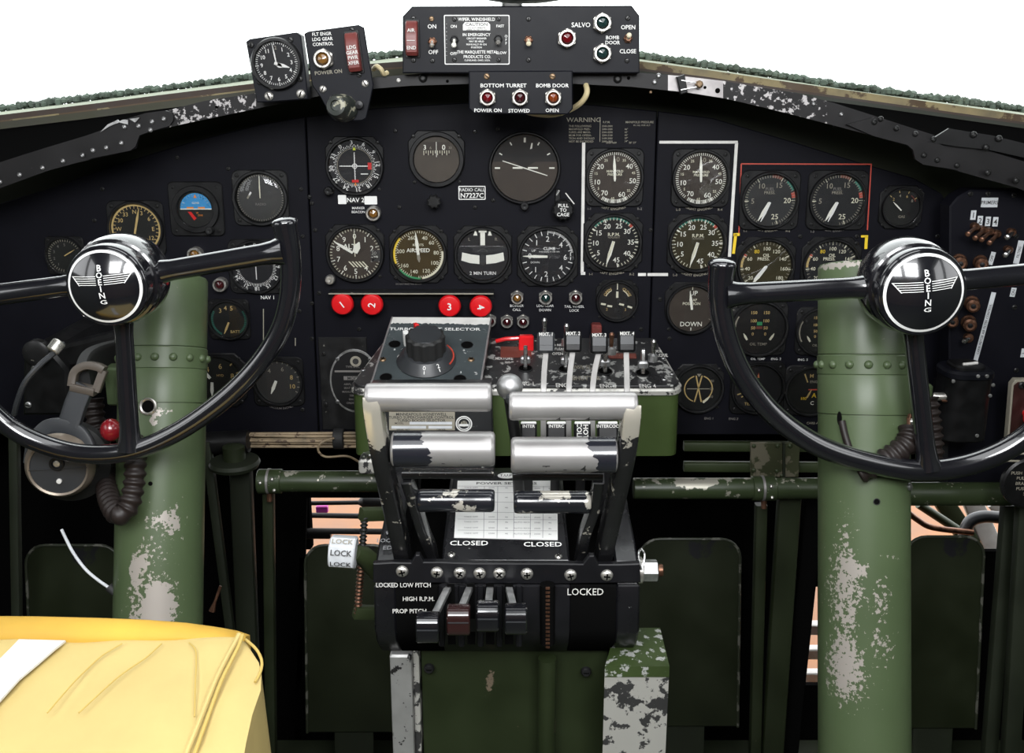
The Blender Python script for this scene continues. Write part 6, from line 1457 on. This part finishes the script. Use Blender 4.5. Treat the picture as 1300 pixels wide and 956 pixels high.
pmat('post_green', (.013, .019, .006), .5, vary=.3, vscale=14, chip=dict(col=(.12, .12, .07), scale=70, thr=.72))
post('green post hanging down from the clamp of the left tube', [(341, 622), (345, 1000)], .0075, .008, -.05, 'post_green')
post('dark green post between the left column and the clamped tube', [(306, 596), (322, 1000)], .015, .01, -.02, 'olive_dark')
post('slim dark leaning bar right beside the left control column', [(262, 560), (318, 1000)], .006, .006, -.04, 'olive_dark')
post('slanted green post below the right end of the bare patched tube', [(1003, 612), (977, 1000)], .016, .009, -.035, 'post_green')
post('thin dark post under the clamp of the right tube', [(966, 640), (957, 1000)], .008, .008, -.05, 'post_green')
post('black bar leaning close to the right control column on its left', [(1034, 630), (996, 1000)], .014, .008, .005, 'matte_black')
post('leaning dark bar right of the far right pedal plate', [(1281, 640), (1252, 1000)], .010, .008, -.06, 'olive_dark')
post('second leaning dark bar at the right edge of the frame', [(1302, 640), (1280, 1000)], .012, .008, -.10, 'olive_dark')
post('thin green angle strip left of the headset ear cushion', [(18, 540), (25, 1000)], .006, .006, -.08, 'olive_dark')
m = MB(); a, b = at(312, 560, .0), at(480, 560, .0)
# beams
t = thing('cross_beam', 'dark green double beam crossing behind the right tube', 'beam')
for y in (566, 592): m = MB(); p0, p1 = at(868, y, .02), at(1056, y+1, .02); m.tube([p0, p1], 1, 'olive', sq=(.007, .006, (0, 0, 1))); m.build('beam_flange', t)
t = thing('bracket_plate', 'riveted olive bracket plate with worn patch above the right clamp', 'bracket', (0, 0, 0))
m = MB(); m.M = Matrix.Translation((0, -.015, 0)) @ UPM; q = [at(x, y, -.015) for x, y in ((953, 562), (1016, 562), (1014, 606), (953, 606))]; m.prism([(p.x, p.z) for p in q], -.004, 0, 'bracket_olive' if 'bracket_olive' in MATS else pmat('bracket_olive', (.030, .034, .014), .5, vary=.2, vscale=20, chip=dict(col=(.11, .10, .07), scale=26, thr=.52)), .001); m.build('plate', t)
for x, y in ((957, 566), (987, 566), (1003, 566), (957, 597), (986, 598), (993, 604)): rivet(t, x, y, -.0155, .0032, 'olive')
m = MB(); m.tube([at(995, 562, -.017), at(995, 606, -.017)], 1, 'olive_dark', sq=(.0016, .003, (1, 0, 0))); m.build('edge_rib', t)
# wire bundle under the left of the panel
t = thing('wire_bundle', 'tan wire bundle tied under the left panel edge', 'wires')
for i in range(6):
    y = 550+i*3.3; m = MB(); rg = random.Random(i)
    m.tube(smoothpath([at(316+60*k, y+rg.uniform(-.9, .9), -.02-.004*(i % 2)) for k in range(4)], 6), .0021, 'bundle_tan', 8); m.build('wire', t)
m = MB(); m.cyl(at(424, 557, -.02), at(437, 557, -.02), .015, 'rubber', 18, bev=.001); m.build('bundle_clip', t)
m = MB(); m.tube(smoothpath([at(424, 556, -.04), at(408, 562, -.05), at(404, 572, -.05), at(414, 580, -.05), at(440, 579, -.05), at(455, 586, -.04)], 6), .0016, 'bundle_tan', 8); m.build('loose_wire', t)
bar('dark_conduit', 'dark conduit lying along the foot of the left panel beside the wire bundle', 'conduit', [(255, 563, -.03), (316, 560, -.03)], .016, 'case_black', 'conduit_tube')
t = thing('pulley_bracket', 'worn brownish green pulley bracket above the left tube end', 'bracket', at(298, 588, -.05)); s = mpp(298, 588, -.05)
m = MB(); m.lathe([(30*s, -.005), (32*s, 0), (30*s, .005), (12*s, .006), (1e-6, .006)], 'olive_dark', 28); m.M = Matrix(); m.build('pulley_disc', t); m = MB(); m.lathe([(14*s, .005), (14*s, .025), (9*s, .028), (1e-6, .028)], 'post_green', 16); m.build('pulley_cap', t)

# ------------------------------------------------------------------ rudder pedals: pressed green plates with rounded tops
pmat('pedal_green', (.011, .015, .0055), .4, vary=.3, vscale=9, chip=dict(col=(.006, .006, .009), scale=22, thr=.70, blobs=[((.02, .0, -.02), (.05, .08, .04), .34)], soft=.02))
def pedal(lab, x0, x1, y0, Y, mat='pedal_green', edge=True, wear=True):
    a, b = at(x0, y0, Y), at(x1, y0, Y); w = (b.x-a.x)/2; cx = (a.x+b.x)/2; h = .30
    t = thing('rudder_pedal', lab, 'rudder pedal', (cx, Y, a.z), (PI/2+R(-8), 0, 0), group='rudder pedal plates')
    P = [(-w*1.05, -h), (w*1.05, -h)]+[(w-.03+.03*math.cos(R(k)), -.03+.03*math.sin(R(k))) for k in range(0, 91, 15)]+[(-w+.03+.03*math.cos(R(k)), -.03+.03*math.sin(R(k))) for k in range(90, 181, 15)]
    m = MB(); m.prism(P, -.004, 0, mat, .0015); m.build('plate', t)
    m = MB(); path = [(x, y, .001) for x, y in P[2:]]; path = [(P[1][0], P[1][1], .001)]+path+[(P[0][0], P[0][1], .001)]
    m.tube(path, .0022, 'pedal_edge' if 'pedal_edge' in MATS else pmat('pedal_edge', (.025, .03, .018), .4, chip=dict(col=(.12, .12, .10), scale=40, thr=.55)), 8); m.build('rolled_edge', t)
    m = MB(); m.tube([(0, -h*.6, -.008), (0, -a.z/math.cos(R(8))+.002, -.012)], 1, 'olive_dark', sq=(.03, .004, (1, 0, 0))); m.build('pedal_arm', t)
    return t
pedal('green rudder pedal plate left of the quadrant with a dark worn patch', 387, 500, 692, .03)
pedal('green rudder pedal plate right of the quadrant, worn dark patch beside the castle nut', 812, 940, 684, .03)
pedal('dark rudder pedal plate right of the right control column', 1150, 1250, 681, .0)
pedal('dark rudder pedal plate left of the left control column under the headset', 32, 152, 692, .0)
# glimpses through to the nose
t = thing('nose_cable', 'dark cable crossing the orange wooden floor behind the left pedal', 'cable'); m = MB(); m.tube([at(390, 639, .3), at(455, 638, .3), at(462, 636, .3), at(482, 637, .3), at(500, 639, .3)], [.004, .004, .013, .012, .004], 'rubber', 10); m.build('cable_run', t)
t = thing('nose_rail', 'lower dark rail crossing the orange wooden floor behind the left pedal', 'rail'); m = MB(); m.tube([at(380, 654, .32), at(500, 656, .32)], .005, 'rubber', 10); m.build('rail_tube', t)
t = thing('nose_rail', 'dark rail just above the top edge of the left pedal plate', 'rail'); m = MB(); m.tube([at(370, 674, .28), at(500, 675, .28)], .0055, 'rubber', 10); m.build('rail_tube', t)
t = thing('pink_tag', 'small bright pink tag behind the left tube', 'tag', at(409, 646, .34)); m = MB(); m.box((0, 0, 0), (.022, .01, .014), 'pink', .002); m.build('tag_body', t)
t = thing('dark_bracket', 'black bracket stack at the left of the orange floor gap', 'bracket', at(385, 660, .29)); m = MB(); m.box((-.01, 0, 0), (.05, .02, .11), 'matte_black', .004); m.box((.02, -.005, -.025), (.06, .02, .012), 'case_black', .002); m.build('bracket_body', t)
t = thing('oxygen_hose', 'thick dark blue grey hose arching in the gap right of the right column', 'hose'); m = MB(); m.tube(smoothpath([at(1222, 690, .3), at(1230, 664, .3), at(1248, 656, .3), at(1275, 657, .3), at(1300, 652, .3)], 6), .011, 'grey_plastic', 14); m.build('hose_tube', t)
t = thing('nose_pipe', 'dull pink pipe slanting in the gap right of the right column', 'pipe'); m = MB(); m.tube(smoothpath([at(1150, 648, .28), at(1165, 660, .28), at(1185, 670, .28), at(1235, 676, .28)], 5), .0055, 'bronze', 10); m.build('pipe_tube', t)
t = thing('nose_pipe', 'grey green pipe slanting above the dull pink one', 'pipe'); m = MB(); m.tube([at(1166, 640, .33), at(1215, 672, .33)], .008, 'olive', 10); m.build('pipe_tube', t)
for i, (x0, y0, x1, y1, mt) in enumerate(((1232, 632, 1262, 700, 'white_paint'), (1262, 634, 1300, 676, 'white_paint'), (1196, 634, 1232, 690, 'olive'), (1276, 690, 1300, 720, 'white_paint'))):
    t = thing('nose_channel', ('pale slanted frame in the gap under the right tube, nearest the right column', 'pale slanted frame in the gap at the right edge of the picture', 'green slanted frame in the gap under the right tube', 'short pale frame low at the right edge behind the leaning bars')[i], 'frame'); m = MB(); m.tube([at(x0, y0, .42), at(x1, y1, .42)], 1, mt, sq=(.018, .01, (1, 0, 0))); m.build('frame_channel', t)
t = thing('floor_stringer', 'pale floor stringers seen low between the posts and right column', 'stringer')
for y in (797, 828, 858): m = MB(); p0, p1 = at(1000, y, .36), at(1060, y, .36); m.box(((p0.x+p1.x)/2, p0.y, p0.z), (p1.x-p0.x, .02, .022), 'white_paint', .002); m.build('stringer_bar', t)
# ------------------------------------------------------------------ right side panel with the primers
YP = -.075
b = Box('side_console', 'black side panel at the right edge with the PRIMERS label and toggles', 'side panel', YP, (1256, 257))
m = MB(); m.prism(b.poly([(1206, 262), (1216, 250), (1232, 241), (1400, 243), (1400, 640), (1204, 640)]), -.03, 0, 'panel_black', .002); m.build('panel_plate', b.t)
def lab(px0, py0, px1, py1, tx, h, mat='tape', rot=0, ink='ink', name='label_tape', long=None):
    cx, cy = b.p((px0+px1)/2, (py0+py1)/2); k = b.k; w, hh = abs(px1-px0)*k/2, abs(py1-py0)*k/2
    if long: w, hh = long[0]*k/2, long[1]*k/2
    m = MB(); m.M = Matrix.Translation((cx, cy, 0)) @ Matrix.Rotation(rot, 4, 'Z'); m.prism([(-w, -hh), (w, -hh), (w, hh), (-w, hh)], .0001, .0006, mat); m.text(tx, h*k/.7, 0, 0, .0008, ink, 0, True, wide=.9); m.build(name, b.t)
lab(1245.5, 251, 1266.5, 263, 'PRIMERS', 4.6)
for i, (x, y) in enumerate(((1235.5, 273), (1244, 280), (1254, 281), (1263.5, 281.5))): lab(x-3.3, y-6, x+3.3, y+6, str(i+1), 7)
for x, y in ((1232, 246), (1254, 246), (1287, 248), (1290, 300), (1288, 390), (1290, 470)): b.screw(x, y, 0, .0034, 'screw_dark')
lab(0+1293, 305, 1293, 335, 'FILTERS', 3.4, rot=R(84), long=(30, 7.5)); lab(1259, 328, 1259, 328, 'OFF', 3.4, rot=R(80), long=(17, 6)); lab(1249, 418, 1249, 418, 'CARBURETOR AIR FILTER CONTROL', 3.2, rot=R(82), long=(100, 6)); lab(1286, 371, 1286, 371, 'ON', 4, rot=R(84), long=(12, 6.5)); lab(1299, 448, 1299, 448, 'L', 4, rot=R(88), long=(12, 6))
for i, (hx, hy, kx, ky) in enumerate(((1236, 287, 1216, 293), (1246, 291, 1225, 298), (1254, 293, 1233, 300), (1263, 296, 1243, 304), (1282, 294, 1264, 297), (1278, 316, 1262, 319))):
    x, y = b.p(hx, hy); t = thing('primer_switch', ('uppermost of the staggered primer switches, its tip under tag 1', 'second of the staggered primer switches below tag 2', 'third of the staggered primer switches below tag 3', 'lowest of the four staggered primer switches below the tags', 'bright tipped switch on the right of the primer row', 'bright tipped switch alone below the primer row')[i], 'switch', at(hx, hy, YP), UP, 'side panel switches'); k = b.k
    m = MB(); m.lathe([(5*k, 0), (5*k, .008), (3.4*k, .010), (1e-6, .010)], 'bronze', 14); m.build('bushing', t)
    e = (Vector((kx-hx, -(ky-hy), 0))*k)
    m = MB(); d = Vector((e.x, e.y, .030)); m.tube([(0, 0, .008), Vector((0, 0, .008)).lerp(d, .5), Vector((0, 0, .008)).lerp(d, .85), d, d*1.03], [2.2*k, 2.4*k, 3.2*k, 3.4*k, 2*k], 'bronze' if i < 4 else 'steel', 12); m.build('bat_lever', t)
for i, (x, y, r) in enumerate(((1217, 331, 9.5), (1244, 332, 9), (1212, 379, 8.5), (1233, 384, 9.5), (1207, 404, 8.5), (1229, 408, 9.5))):
    t = thing('fuse_knob', ('ribbed bronze cap over the right spoke of the right wheel, nearer the hub', 'bronze cap over the right spoke of the right wheel, nearer the tape strip', 'small bronze cap, upper left of four under the right spoke', 'ribbed bronze cap, upper right of four under the right spoke', 'small pale rimmed cap, lower left of four under the right spoke', 'ribbed bronze cap, lower right of four under the right spoke')[i], 'cap', at(x, y, YP), (PI/2, 0, R(-18)), 'side panel caps'); k = b.k
    m = MB(); m.lathe([(r*k, 0), (r*k, .006), (r*k*.8, .008), (r*k*.8, .018), (r*k*.86, .019), (r*k*.86, .024), (r*k*.6, .026), (1e-6, .0255)], 'bronze', 20); m.build('cap_body', t); m = MB(); m.lathe([(r*k*.5, .0256), (1e-6, .0262)], 'case_black', 16); m.build('cap_centre', t)
t = thing('toggle_switch', 'single bright toggle low under the caps of the side panel', 'toggle switch', at(1228, 428, YP), UP); m = MB(); m.lathe([(.006, 0), (.006, .006), (1e-6, .007)], 'bronze', 12); m.build('bushing', t); m = MB(); m.tube([(0, 0, .005), (-.012, -.001, .018), (-.0135, -.001, .0195)], [.0022, .0034, .002], 'steel', 10); m.build('bat_lever', t)
# black regulator cylinder
t = thing('regulator_box', 'black drum shaped regulator with rivets below the long white tape', 'regulator', at(1225, 470, -.13)); k = mpp(1225, 470, -.13)
m = MB(); P = rrect(29*k, .028, .018, 5); m.prism(P, -88*k, -4*k, 'case_black', .002, .002); m.build('box_body', t)
m = MB(); m.prism(rrect(31*k, .030, .02, 5), -5*k, 5*k, 'box_black', .003, .001); m.prism(rrect(20*k, .02, .012, 5), 5*k, 10*k, 'case_black', .002); m.build('lid', t); m = MB(); m.box((0, .040, -40*k), (.03, .028, .03), 'case_black', .002); m.build('back_bracket', t)
for x, z in ((3, 1), (14, 1), (24, -11), (22, -25), (12, -78), (-26, -6)): m = MB(); m.M = Matrix.Translation((x*k, -.0282 if z < -5 else -.0302, z*k)) @ UPM; m.lathe([(2.6*k, 0), (2*k, .0012), (1e-6, .0014)], 'steel_dull', 10); m.build('rivet', t)
m = MB(); m.cyl((-9*k, -.012, 11*k), (9*k, -.012, 13*k), 2*k, 'white_paint', 8); m.build('pale_clip', t)
t = thing('pipe_clamp', 'steel clamp with wing bolt joining the green stub to the black regulator', 'clamp', at(1200, 503, -.14)); k = mpp(1200, 503, -.14)
m = MB(); m.tube([(-16*k, 0, 0), (-6*k, -.002, 0), (4*k, -.004, 1*k), (18*k, -.002, -2*k)], [.005, .0055, .0045, .006], 'nickel', 12); m.build('clamp_bolt', t); m = MB(); m.box((6*k, -.008, 4*k), (8*k, .004, 5*k), 'steel', .001); m.box((4*k, -.006, -4*k), (22*k, .006, 3*k), 'bronze', .001); m.build('clamp_jaw', t)
m = MB(); m.box((-24*k, .004, 1*k), (14*k, .012, 28*k), 'column_green', .002); m.build('green_stub', t)
# brake plate and red knob at the frame edge
b2 = Box('brake_plate', 'bronze edged plate at the right edge carrying a red knob', 'plate', -.13, (1295, 520))
m = MB(); m.prism(b2.poly([(1279, 560), (1285, 488), (1290, 482), (1345, 482), (1345, 560)]), -.01, 0, 'dim_mark', .001); m.prism(b2.poly([(1281, 558), (1287, 489), (1292, 485), (1343, 485), (1343, 558)]), 0, .0012, 'top_maroon'); m.build('plate', b2.t); b2.screw(1297, 489, .0012, .005, 'screw_dark')
x, y = b2.p(1303, 524); m = MB(); m.lathe([(.006, .001), (.006, .015), (.013, .017), (.015, .024), (.013, .030), (.006, .034), (1e-6, .035)], 'button_red', 24, (x, y, 0)); m.build('red_knob', b2.t)
b2 = Box('brake_placard', 'round black placard lettered PUSH PULL BRAKE at the lower right edge', 'placard', -.16, (1305, 612))
x, y = b2.p(1305, 613); m = MB(); m.lathe([(34*b2.k, -.004), (34*b2.k, .001), (31*b2.k, .003), (30*b2.k, .001), (1e-6, .001)], 'case_black', 40, (x, y, 0)); m.build('disc', b2.t)
for i, tt in enumerate(('PUSH FOR OFF', 'PULL FOR', 'BRAKE ON', 'PUSH FOR', 'SET')): b2.text(tt, 1303, 600+i*6.6, 4.2, 'dim_mark', z=.0014)
m = MB(); k = b2.k; x, y = b2.p(1295, 580); m.ringlathe([(24*k, -.003), (24*k, .002), (21*k, .002), (21*k, -.003)], 'dim_mark', 4, (x, y, -.004)); 
m = MB(); m.tube([(*b2.p(1320, 575), .0), (*b2.p(1280, 577), .0), (*b2.p(1275, 581), .0), (*b2.p(1278, 585), .0), (*b2.p(1320, 586), .0)], .0014, 'dim_mark', 8); m.build('wire_frame', b2.t)

# ------------------------------------------------------------------ corrugated hoses
def hose(lab, P, r, mat='hose_brown', pitch=.0085):
    path = smoothpath([pt(*p) for p in P], 14); L = 0; pts = [path[0]]
    acc = [0]
    for a, c in zip(path, path[1:]): acc.append(acc[-1]+(c-a).length)
    n = int(acc[-1]/pitch*6); out = []; rad = []; j = 0
    for i in range(n+1):
        d = acc[-1]*i/n
        while j < len(acc)-2 and acc[j+1] < d: j += 1
        f = (d-acc[j])/max(1e-9, acc[j+1]-acc[j]); out.append(path[j].lerp(path[j+1], f)); rad.append(r*(1+.13*math.cos(2*PI*i/6)))
    t = thing('corrugated_hose', lab, 'hose', group=None); m = MB(); m.tube(out, rad, mat, 16); m.build('hose_tube', t, smooth=70); return t
hose('brown corrugated hose hanging in a loop between the headset and the left control column', [(119, 506, 1.085), (121, 530, 1.085), (127, 560, 1.08), (134, 600, 1.05), (138, 632, 1.0), (150, 653, .97), (163, 643, .97), (170, 615, .975), (172, 585, .98), (171, 560, 1.0)], .0098)
hose('brown corrugated hose curling across the foot of the right control wheel spoke', [(1156, 545, .965), (1152, 562, .96), (1135, 577, .957), (1112, 590, .955), (1090, 600, .96)], .0105)
hose('dark corrugated hose hanging behind the lower spoke of the right control wheel', [(1176, 505, 1.1), (1180, 540, 1.1), (1183, 575, 1.1), (1182, 605, 1.1)], .012)
t = thing('red_ball_knob', 'dark red ball knob between the headset strap and the left wheel spoke', 'knob', pt(141, 546, 1.0)); s = 1.0/F
m = MB(); m.ball((0, 0, 0), 13.5*s, 'knob_red' if 'knob_red' in MATS else pmat('knob_red', (.16, .006, .010), .25, coat=.4), 20, (1, 1, 1.1)); m.build('ball', t); m = MB(); m.tube([(10*s, .0, -4*s), (14*s, .01, -12*s), (12*s, .06, -12*s)], .005, 'bronze', 10); m.build('stem', t)
m = MB(); t = thing('mount_lug', 'pale green lug left of the left column, behind the wheel spoke', 'lug', pt(147, 488, 1.06)); s = 1.06/F; m.box((0, 0, 0), (18*s, .02, 50*s), 'column_green', .002); m.build('lug_plate', t)

# ------------------------------------------------------------------ headset hanging on the left
hs = thing('headset', 'black aviation headset with tan ringed ear cup hanging at the left', 'headset', pt(77, 590, .99)); s = .99/F; o = hs.location
def hp(px, py, t=.99): return pt(px, py, t)-o
m = MB(); m.M = Matrix.Rotation(R(8), 4, 'Z') @ UPM; P = [(54*s*math.cos(2*PI*i/40)*.98, 54*s*math.sin(2*PI*i/40)-9*s) for i in range(40)]
m.prism(P, -.045, -.012, 'rubber', .012, .010); m.build('ear_cushion', hs)
m = MB(); m.M = Matrix.Rotation(R(8), 4, 'Z') @ UPM; m.lathe([(42*s, -.016), (42*s, -.004), (38*s, .006), (36*s, .008), (1e-6, .010)], 'grey_plastic', 48); m.build('cup_shell', hs)
m = MB(); m.M = Matrix.Rotation(R(8), 4, 'Z') @ UPM; m.ringlathe([(43*s, .001), (41*s, .006), (36.5*s, .0105), (34*s, .0095), (35*s, .002)], 'tan_ring', 48); cup = m.build('trim_ring', hs); cup['label'] = 'tan metallic ring round the cup'
m = MB(); m.M = Matrix.Rotation(R(8), 4, 'Z') @ UPM; m.lathe([(3.2*s, .009), (3.2*s, .0112), (1e-6, .0114)], 'white_paint', 14, (0, -17*s, 0)); m.ringlathe([(9*s, .009), (9*s, .0125), (6*s, .0125), (6*s, .009)], 'case_black', 20, (0, 7*s, 0)); m.lathe([(5*s, .0095), (4*s, .012), (1e-6, .0125)], 'nickel', 14, (0, 7*s, 0)); m.box((0, -1*s, .0098), (70*s, .8*s, .0006), 'ink'); m.build('cup_badge', hs)
m = MB(); m.tube(smoothpath([hp(40, 588), hp(45, 560), hp(60, 542), hp(80, 540), hp(100, 548), hp(112, 566), hp(114, 585)], 6), 1, 'grey_plastic', sq=(.004, .007, (0, 1, 0))); m.build('yoke_fork', hs)
m = MB(); m.tube([hp(88, 540), hp(97, 512), hp(107, 488)], 1, 'grey_plastic', sq=(.011, .004, (1, 0, .3))); m.build('slider_arm', hs)
m = MB(); m.tube(smoothpath([hp(92, 490), hp(96, 472), hp(110, 464), hp(126, 466)], 5)+[hp(133, 470)], 1, 'tan_frame' if 'tan_frame' in MATS else pmat('tan_frame', (.075, .062, .05), .4), sq=(.005, .004, (0, 1, 0))); m.tube([hp(92, 490), hp(122, 497)], 1, 'tan_frame', sq=(.004, .006, (0, 0, 1))); m.tube([hp(122, 497), hp(132, 470)], 1, 'tan_frame', sq=(.004, .004, (0, 1, 0))); m.build('headband_frame', hs)
m = MB(); m.tube(smoothpath([hp(106, 480, 1.0), hp(116, 462, 1.03), hp(150, 450, 1.09), hp(190, 444, 1.16)], 5), 1, 'rubber', sq=(.016, .006, (0, 0, 1))); m.build('headband', hs)
bx = Box('jack_box', 'black interphone jack box with small dials behind the headset', 'jack box', -.20, (58, 480))
m = MB(); m.prism(bx.poly([(29, 446), (46, 440), (64, 444), (86, 470), (86, 528), (28, 528)]), -.202, 0, 'case_black', .004); m.build('box_case', bx.t)
for x, y in ((46, 458), (44, 468), (36, 514)): bx.screw(x, y, 0, .004, 'steel_dull')
m = MB(); x, y = bx.p(50, 446); m.lathe([(.016, 0), (.016, .01), (.013, .012), (1e-6, .012)], 'case_worn', 20, (x, y, 0)); m.build('dial_knob', bx.t)
t = thing('audio_cord', 'grey cord with a plug running from the jack box down behind the left wheel rim', 'cord'); m = MB(); m.tube(smoothpath([pt(80, 436, .98), pt(70, 447, .97), pt(52, 462, .96), (pt(32, 485, .96)), pt(22, 510, .97), pt(18, 526, .98)], 6), .0028, 'grey_plastic', 8); m.build('cord_run', t)
m = MB(); a, c = pt(66, 446, .965), pt(76, 434, .97); m.cyl(a, c, .0065, 'nickel', 14, bev=.001); m.build('plug', t)
t = thing('map_case', 'dark flat case behind the left wheel spoke, crossing above the headset band', 'case', pt(120, 442, 1.22)); m = MB(); s = 1.22/F; m.M = Matrix.Rotation(R(-14), 4, 'Y'); m.box((0, 0, 0), (125*s, .03, 30*s), 'case_black', .004); m.build('case_body', t)
t = thing('thin_cable', 'thin pale cable with a black plug hanging beside the left column above the yellow cushion', 'cable'); m = MB(); m.tube(smoothpath([pt(78, 672, 1.02), pt(92, 700, 1.02), pt(108, 722, 1.02), pt(124, 736, 1.02), pt(140, 747, 1.02)], 6), .0016, 'tape', 8); m.build('cable_run', t); m = MB(); m.tube([pt(138, 745, 1.02), pt(153, 757, 1.02)], .0045, 'rubber', 10); m.build('plug', t)
t = thing('small_hook', 'small brass hook rod in the dark gap right of the left column', 'hook'); m = MB(); m.tube([pt(280, 744, 1.2), pt(273, 764, 1.2), pt(269, 776, 1.2)], [.0018, .0018, .004], 'bronze', 8); m.build('hook_rod', t)

# ------------------------------------------------------------------ yellow seat cushion, lower left
cu = thing('seat_cushion', 'yellow fabric seat cushion with a gold boxed edge at the lower left', 'cushion')
zt_ = pt(150, 815, .80).z
# top outline in plan: far edge, right corner, then towards the camera
far = [(-260, 786), (-120, 784), (0, 783), (100, 785), (200, 789), (270, 797), (305, 803)]
def strip_rows():
    rows = []
    # row of (px, py, t): upper edge of the boxed edge, its foot, mid top, near
    return rows
fx = [-200, -120, -40, 40, 120, 180, 230, 270, 296, 312]
up_y = lambda x: interp([(-200, 784), (0, 783), (100, 785), (200, 789), (250, 794), (300, 803), (320, 811)], x)
lo_y = lambda x: interp([(-200, 812), (0, 813), (100, 814), (180, 813), (250, 811), (300, 811), (320, 820)], x)
m = MB(); rsA = []
for x in fx:
    a = pt(x, up_y(x), .835); c = pt(x, lo_y(x), .822); mid = a.lerp(c, .5)+Vector((0, -.006, .0)); bk = a+Vector((0, .012, -.006)); bot = Vector((a.x, a.y+.012, a.z-.10))
    rsA.append([c, mid, a, bk, bot, Vector((c.x, c.y+.004, bot.z))])
m.rings(rsA, 'seat_gold', True, True); m.build('boxed_edge', cu, smooth=60)['label'] = 'darker gold boxed edge band'
# light top
m = MB(); rows = []
rg = random.Random(5)
prof_t = [(0, 0, .822), (.25, 30, .80), (.5, 70, .77), (.75, 120, .735), (1, 200, .69), (1.2, 290, .64)]
nx = 40
def right_x(v): return interp([(0, 312), (20, 326), (30, 331), (50, 333), (60, 331), (80, 322), (120, 314), (200, 300), (300, 290)], v)
for (f, dy, tt) in [(0, 0, .822), (0, 3, .818), (0, 12, .811), (0, 25, .802), (0, 40, .793), (0, 60, .78), (0, 90, .76), (0, 130, .735), (0, 180, .70), (0, 240, .66)]:
    row = []
    for i in range(nx+1):
        u = i/nx; x = -200+(right_x(dy)+200)*u; y = lo_y(min(x, 312))+dy
        puff = .010*math.sin(PI*min(1, dy/120))*math.sin(PI*u)**.5
        w = .0016*math.sin(x*.05+dy*.08)+.0012*math.sin(x*.021-dy*.06+2)
        p = pt(x, y, tt-.0); p.z += w*.6
        row.append(p)
    rows.append(row)
vs = [p for r_ in rows for p in r_]; n1 = nx+1; fs = []
for j in range(len(rows)-1):
    for i in range(nx): fs.append((j*n1+i, j*n1+i+1, (j+1)*n1+i+1, (j+1)*n1+i))
base = len(vs)
side = [Vector((r_[-1].x+.004, r_[-1].y, r_[-1].z-.09)) for r_ in rows]; vs2 = vs+side
for j in range(len(rows)-1): fs.append((j*n1+nx, base+j, base+j+1, (j+1)*n1+nx))
m.add([tuple(p) for p in vs2], fs, 'seat_yellow'); m.build('cushion_top', cu, smooth=70)
def seam(P, r, mat, nm):
    m = MB(); m.tube(smoothpath([pt(x, y, t_-.002) for x, y, t_ in P], 6), r, mat, 8); m.build(nm, cu)
seam([(304, 805, .815), (297, 818, .808), (285, 840, .795), (272, 867, .778), (255, 910, .75), (235, 960, .72)], .0022, 'seat_yellow', 'piping')
seam([(308, 806, .815), (303, 820, .806), (292, 842, .793), (280, 867, .777), (264, 910, .75), (246, 960, .72)], .0016, 'seam_yellow', 'piping')
seam([(312, 812, .82), (325, 824, .812), (332, 838, .803), (331, 852, .795), (324, 866, .785)], .0012, 'seam_yellow', 'piping')
seam([(205, 817, .812), (185, 835, .800), (160, 852, .788), (140, 868, .776), (100, 905, .75)], .0006, 'seam_yellow', 'stitched_seam')
seam([(240, 816, .812), (248, 825, .805), (249, 845, .793), (248, 867, .778), (247, 910, .75)], .0006, 'seam_yellow', 'stitched_seam')
seam([(155, 817, .812), (130, 832, .802), (110, 850, .790), (92, 868, .776), (60, 905, .75)], .0006, 'seam_yellow', 'stitched_seam')
st = thing('white_strap', 'wide white webbing strap lying across the left of the yellow cushion', 'strap')
m = MB(); A = [(24, 811.5, .8185), (14, 822, .807), (-4, 840, .795), (-22, 860, .782), (-60, 900, .756), (-100, 950, .72)]; B = [(83, 813, .8185), (70, 823, .807), (48, 842, .795), (24, 862, .782), (-10, 900, .756), (-40, 950, .72)]
pa = [pt(x, y, t_-.003) for x, y, t_ in A]; pb = [pt(x, y, t_-.003) for x, y, t_ in B]; dz = Vector((0, .0005, -.002))
m.rings([[a, b_, b_+dz, a+dz] for a, b_ in zip(pa, pb)], 'strap_white'); m.build('webbing', st)
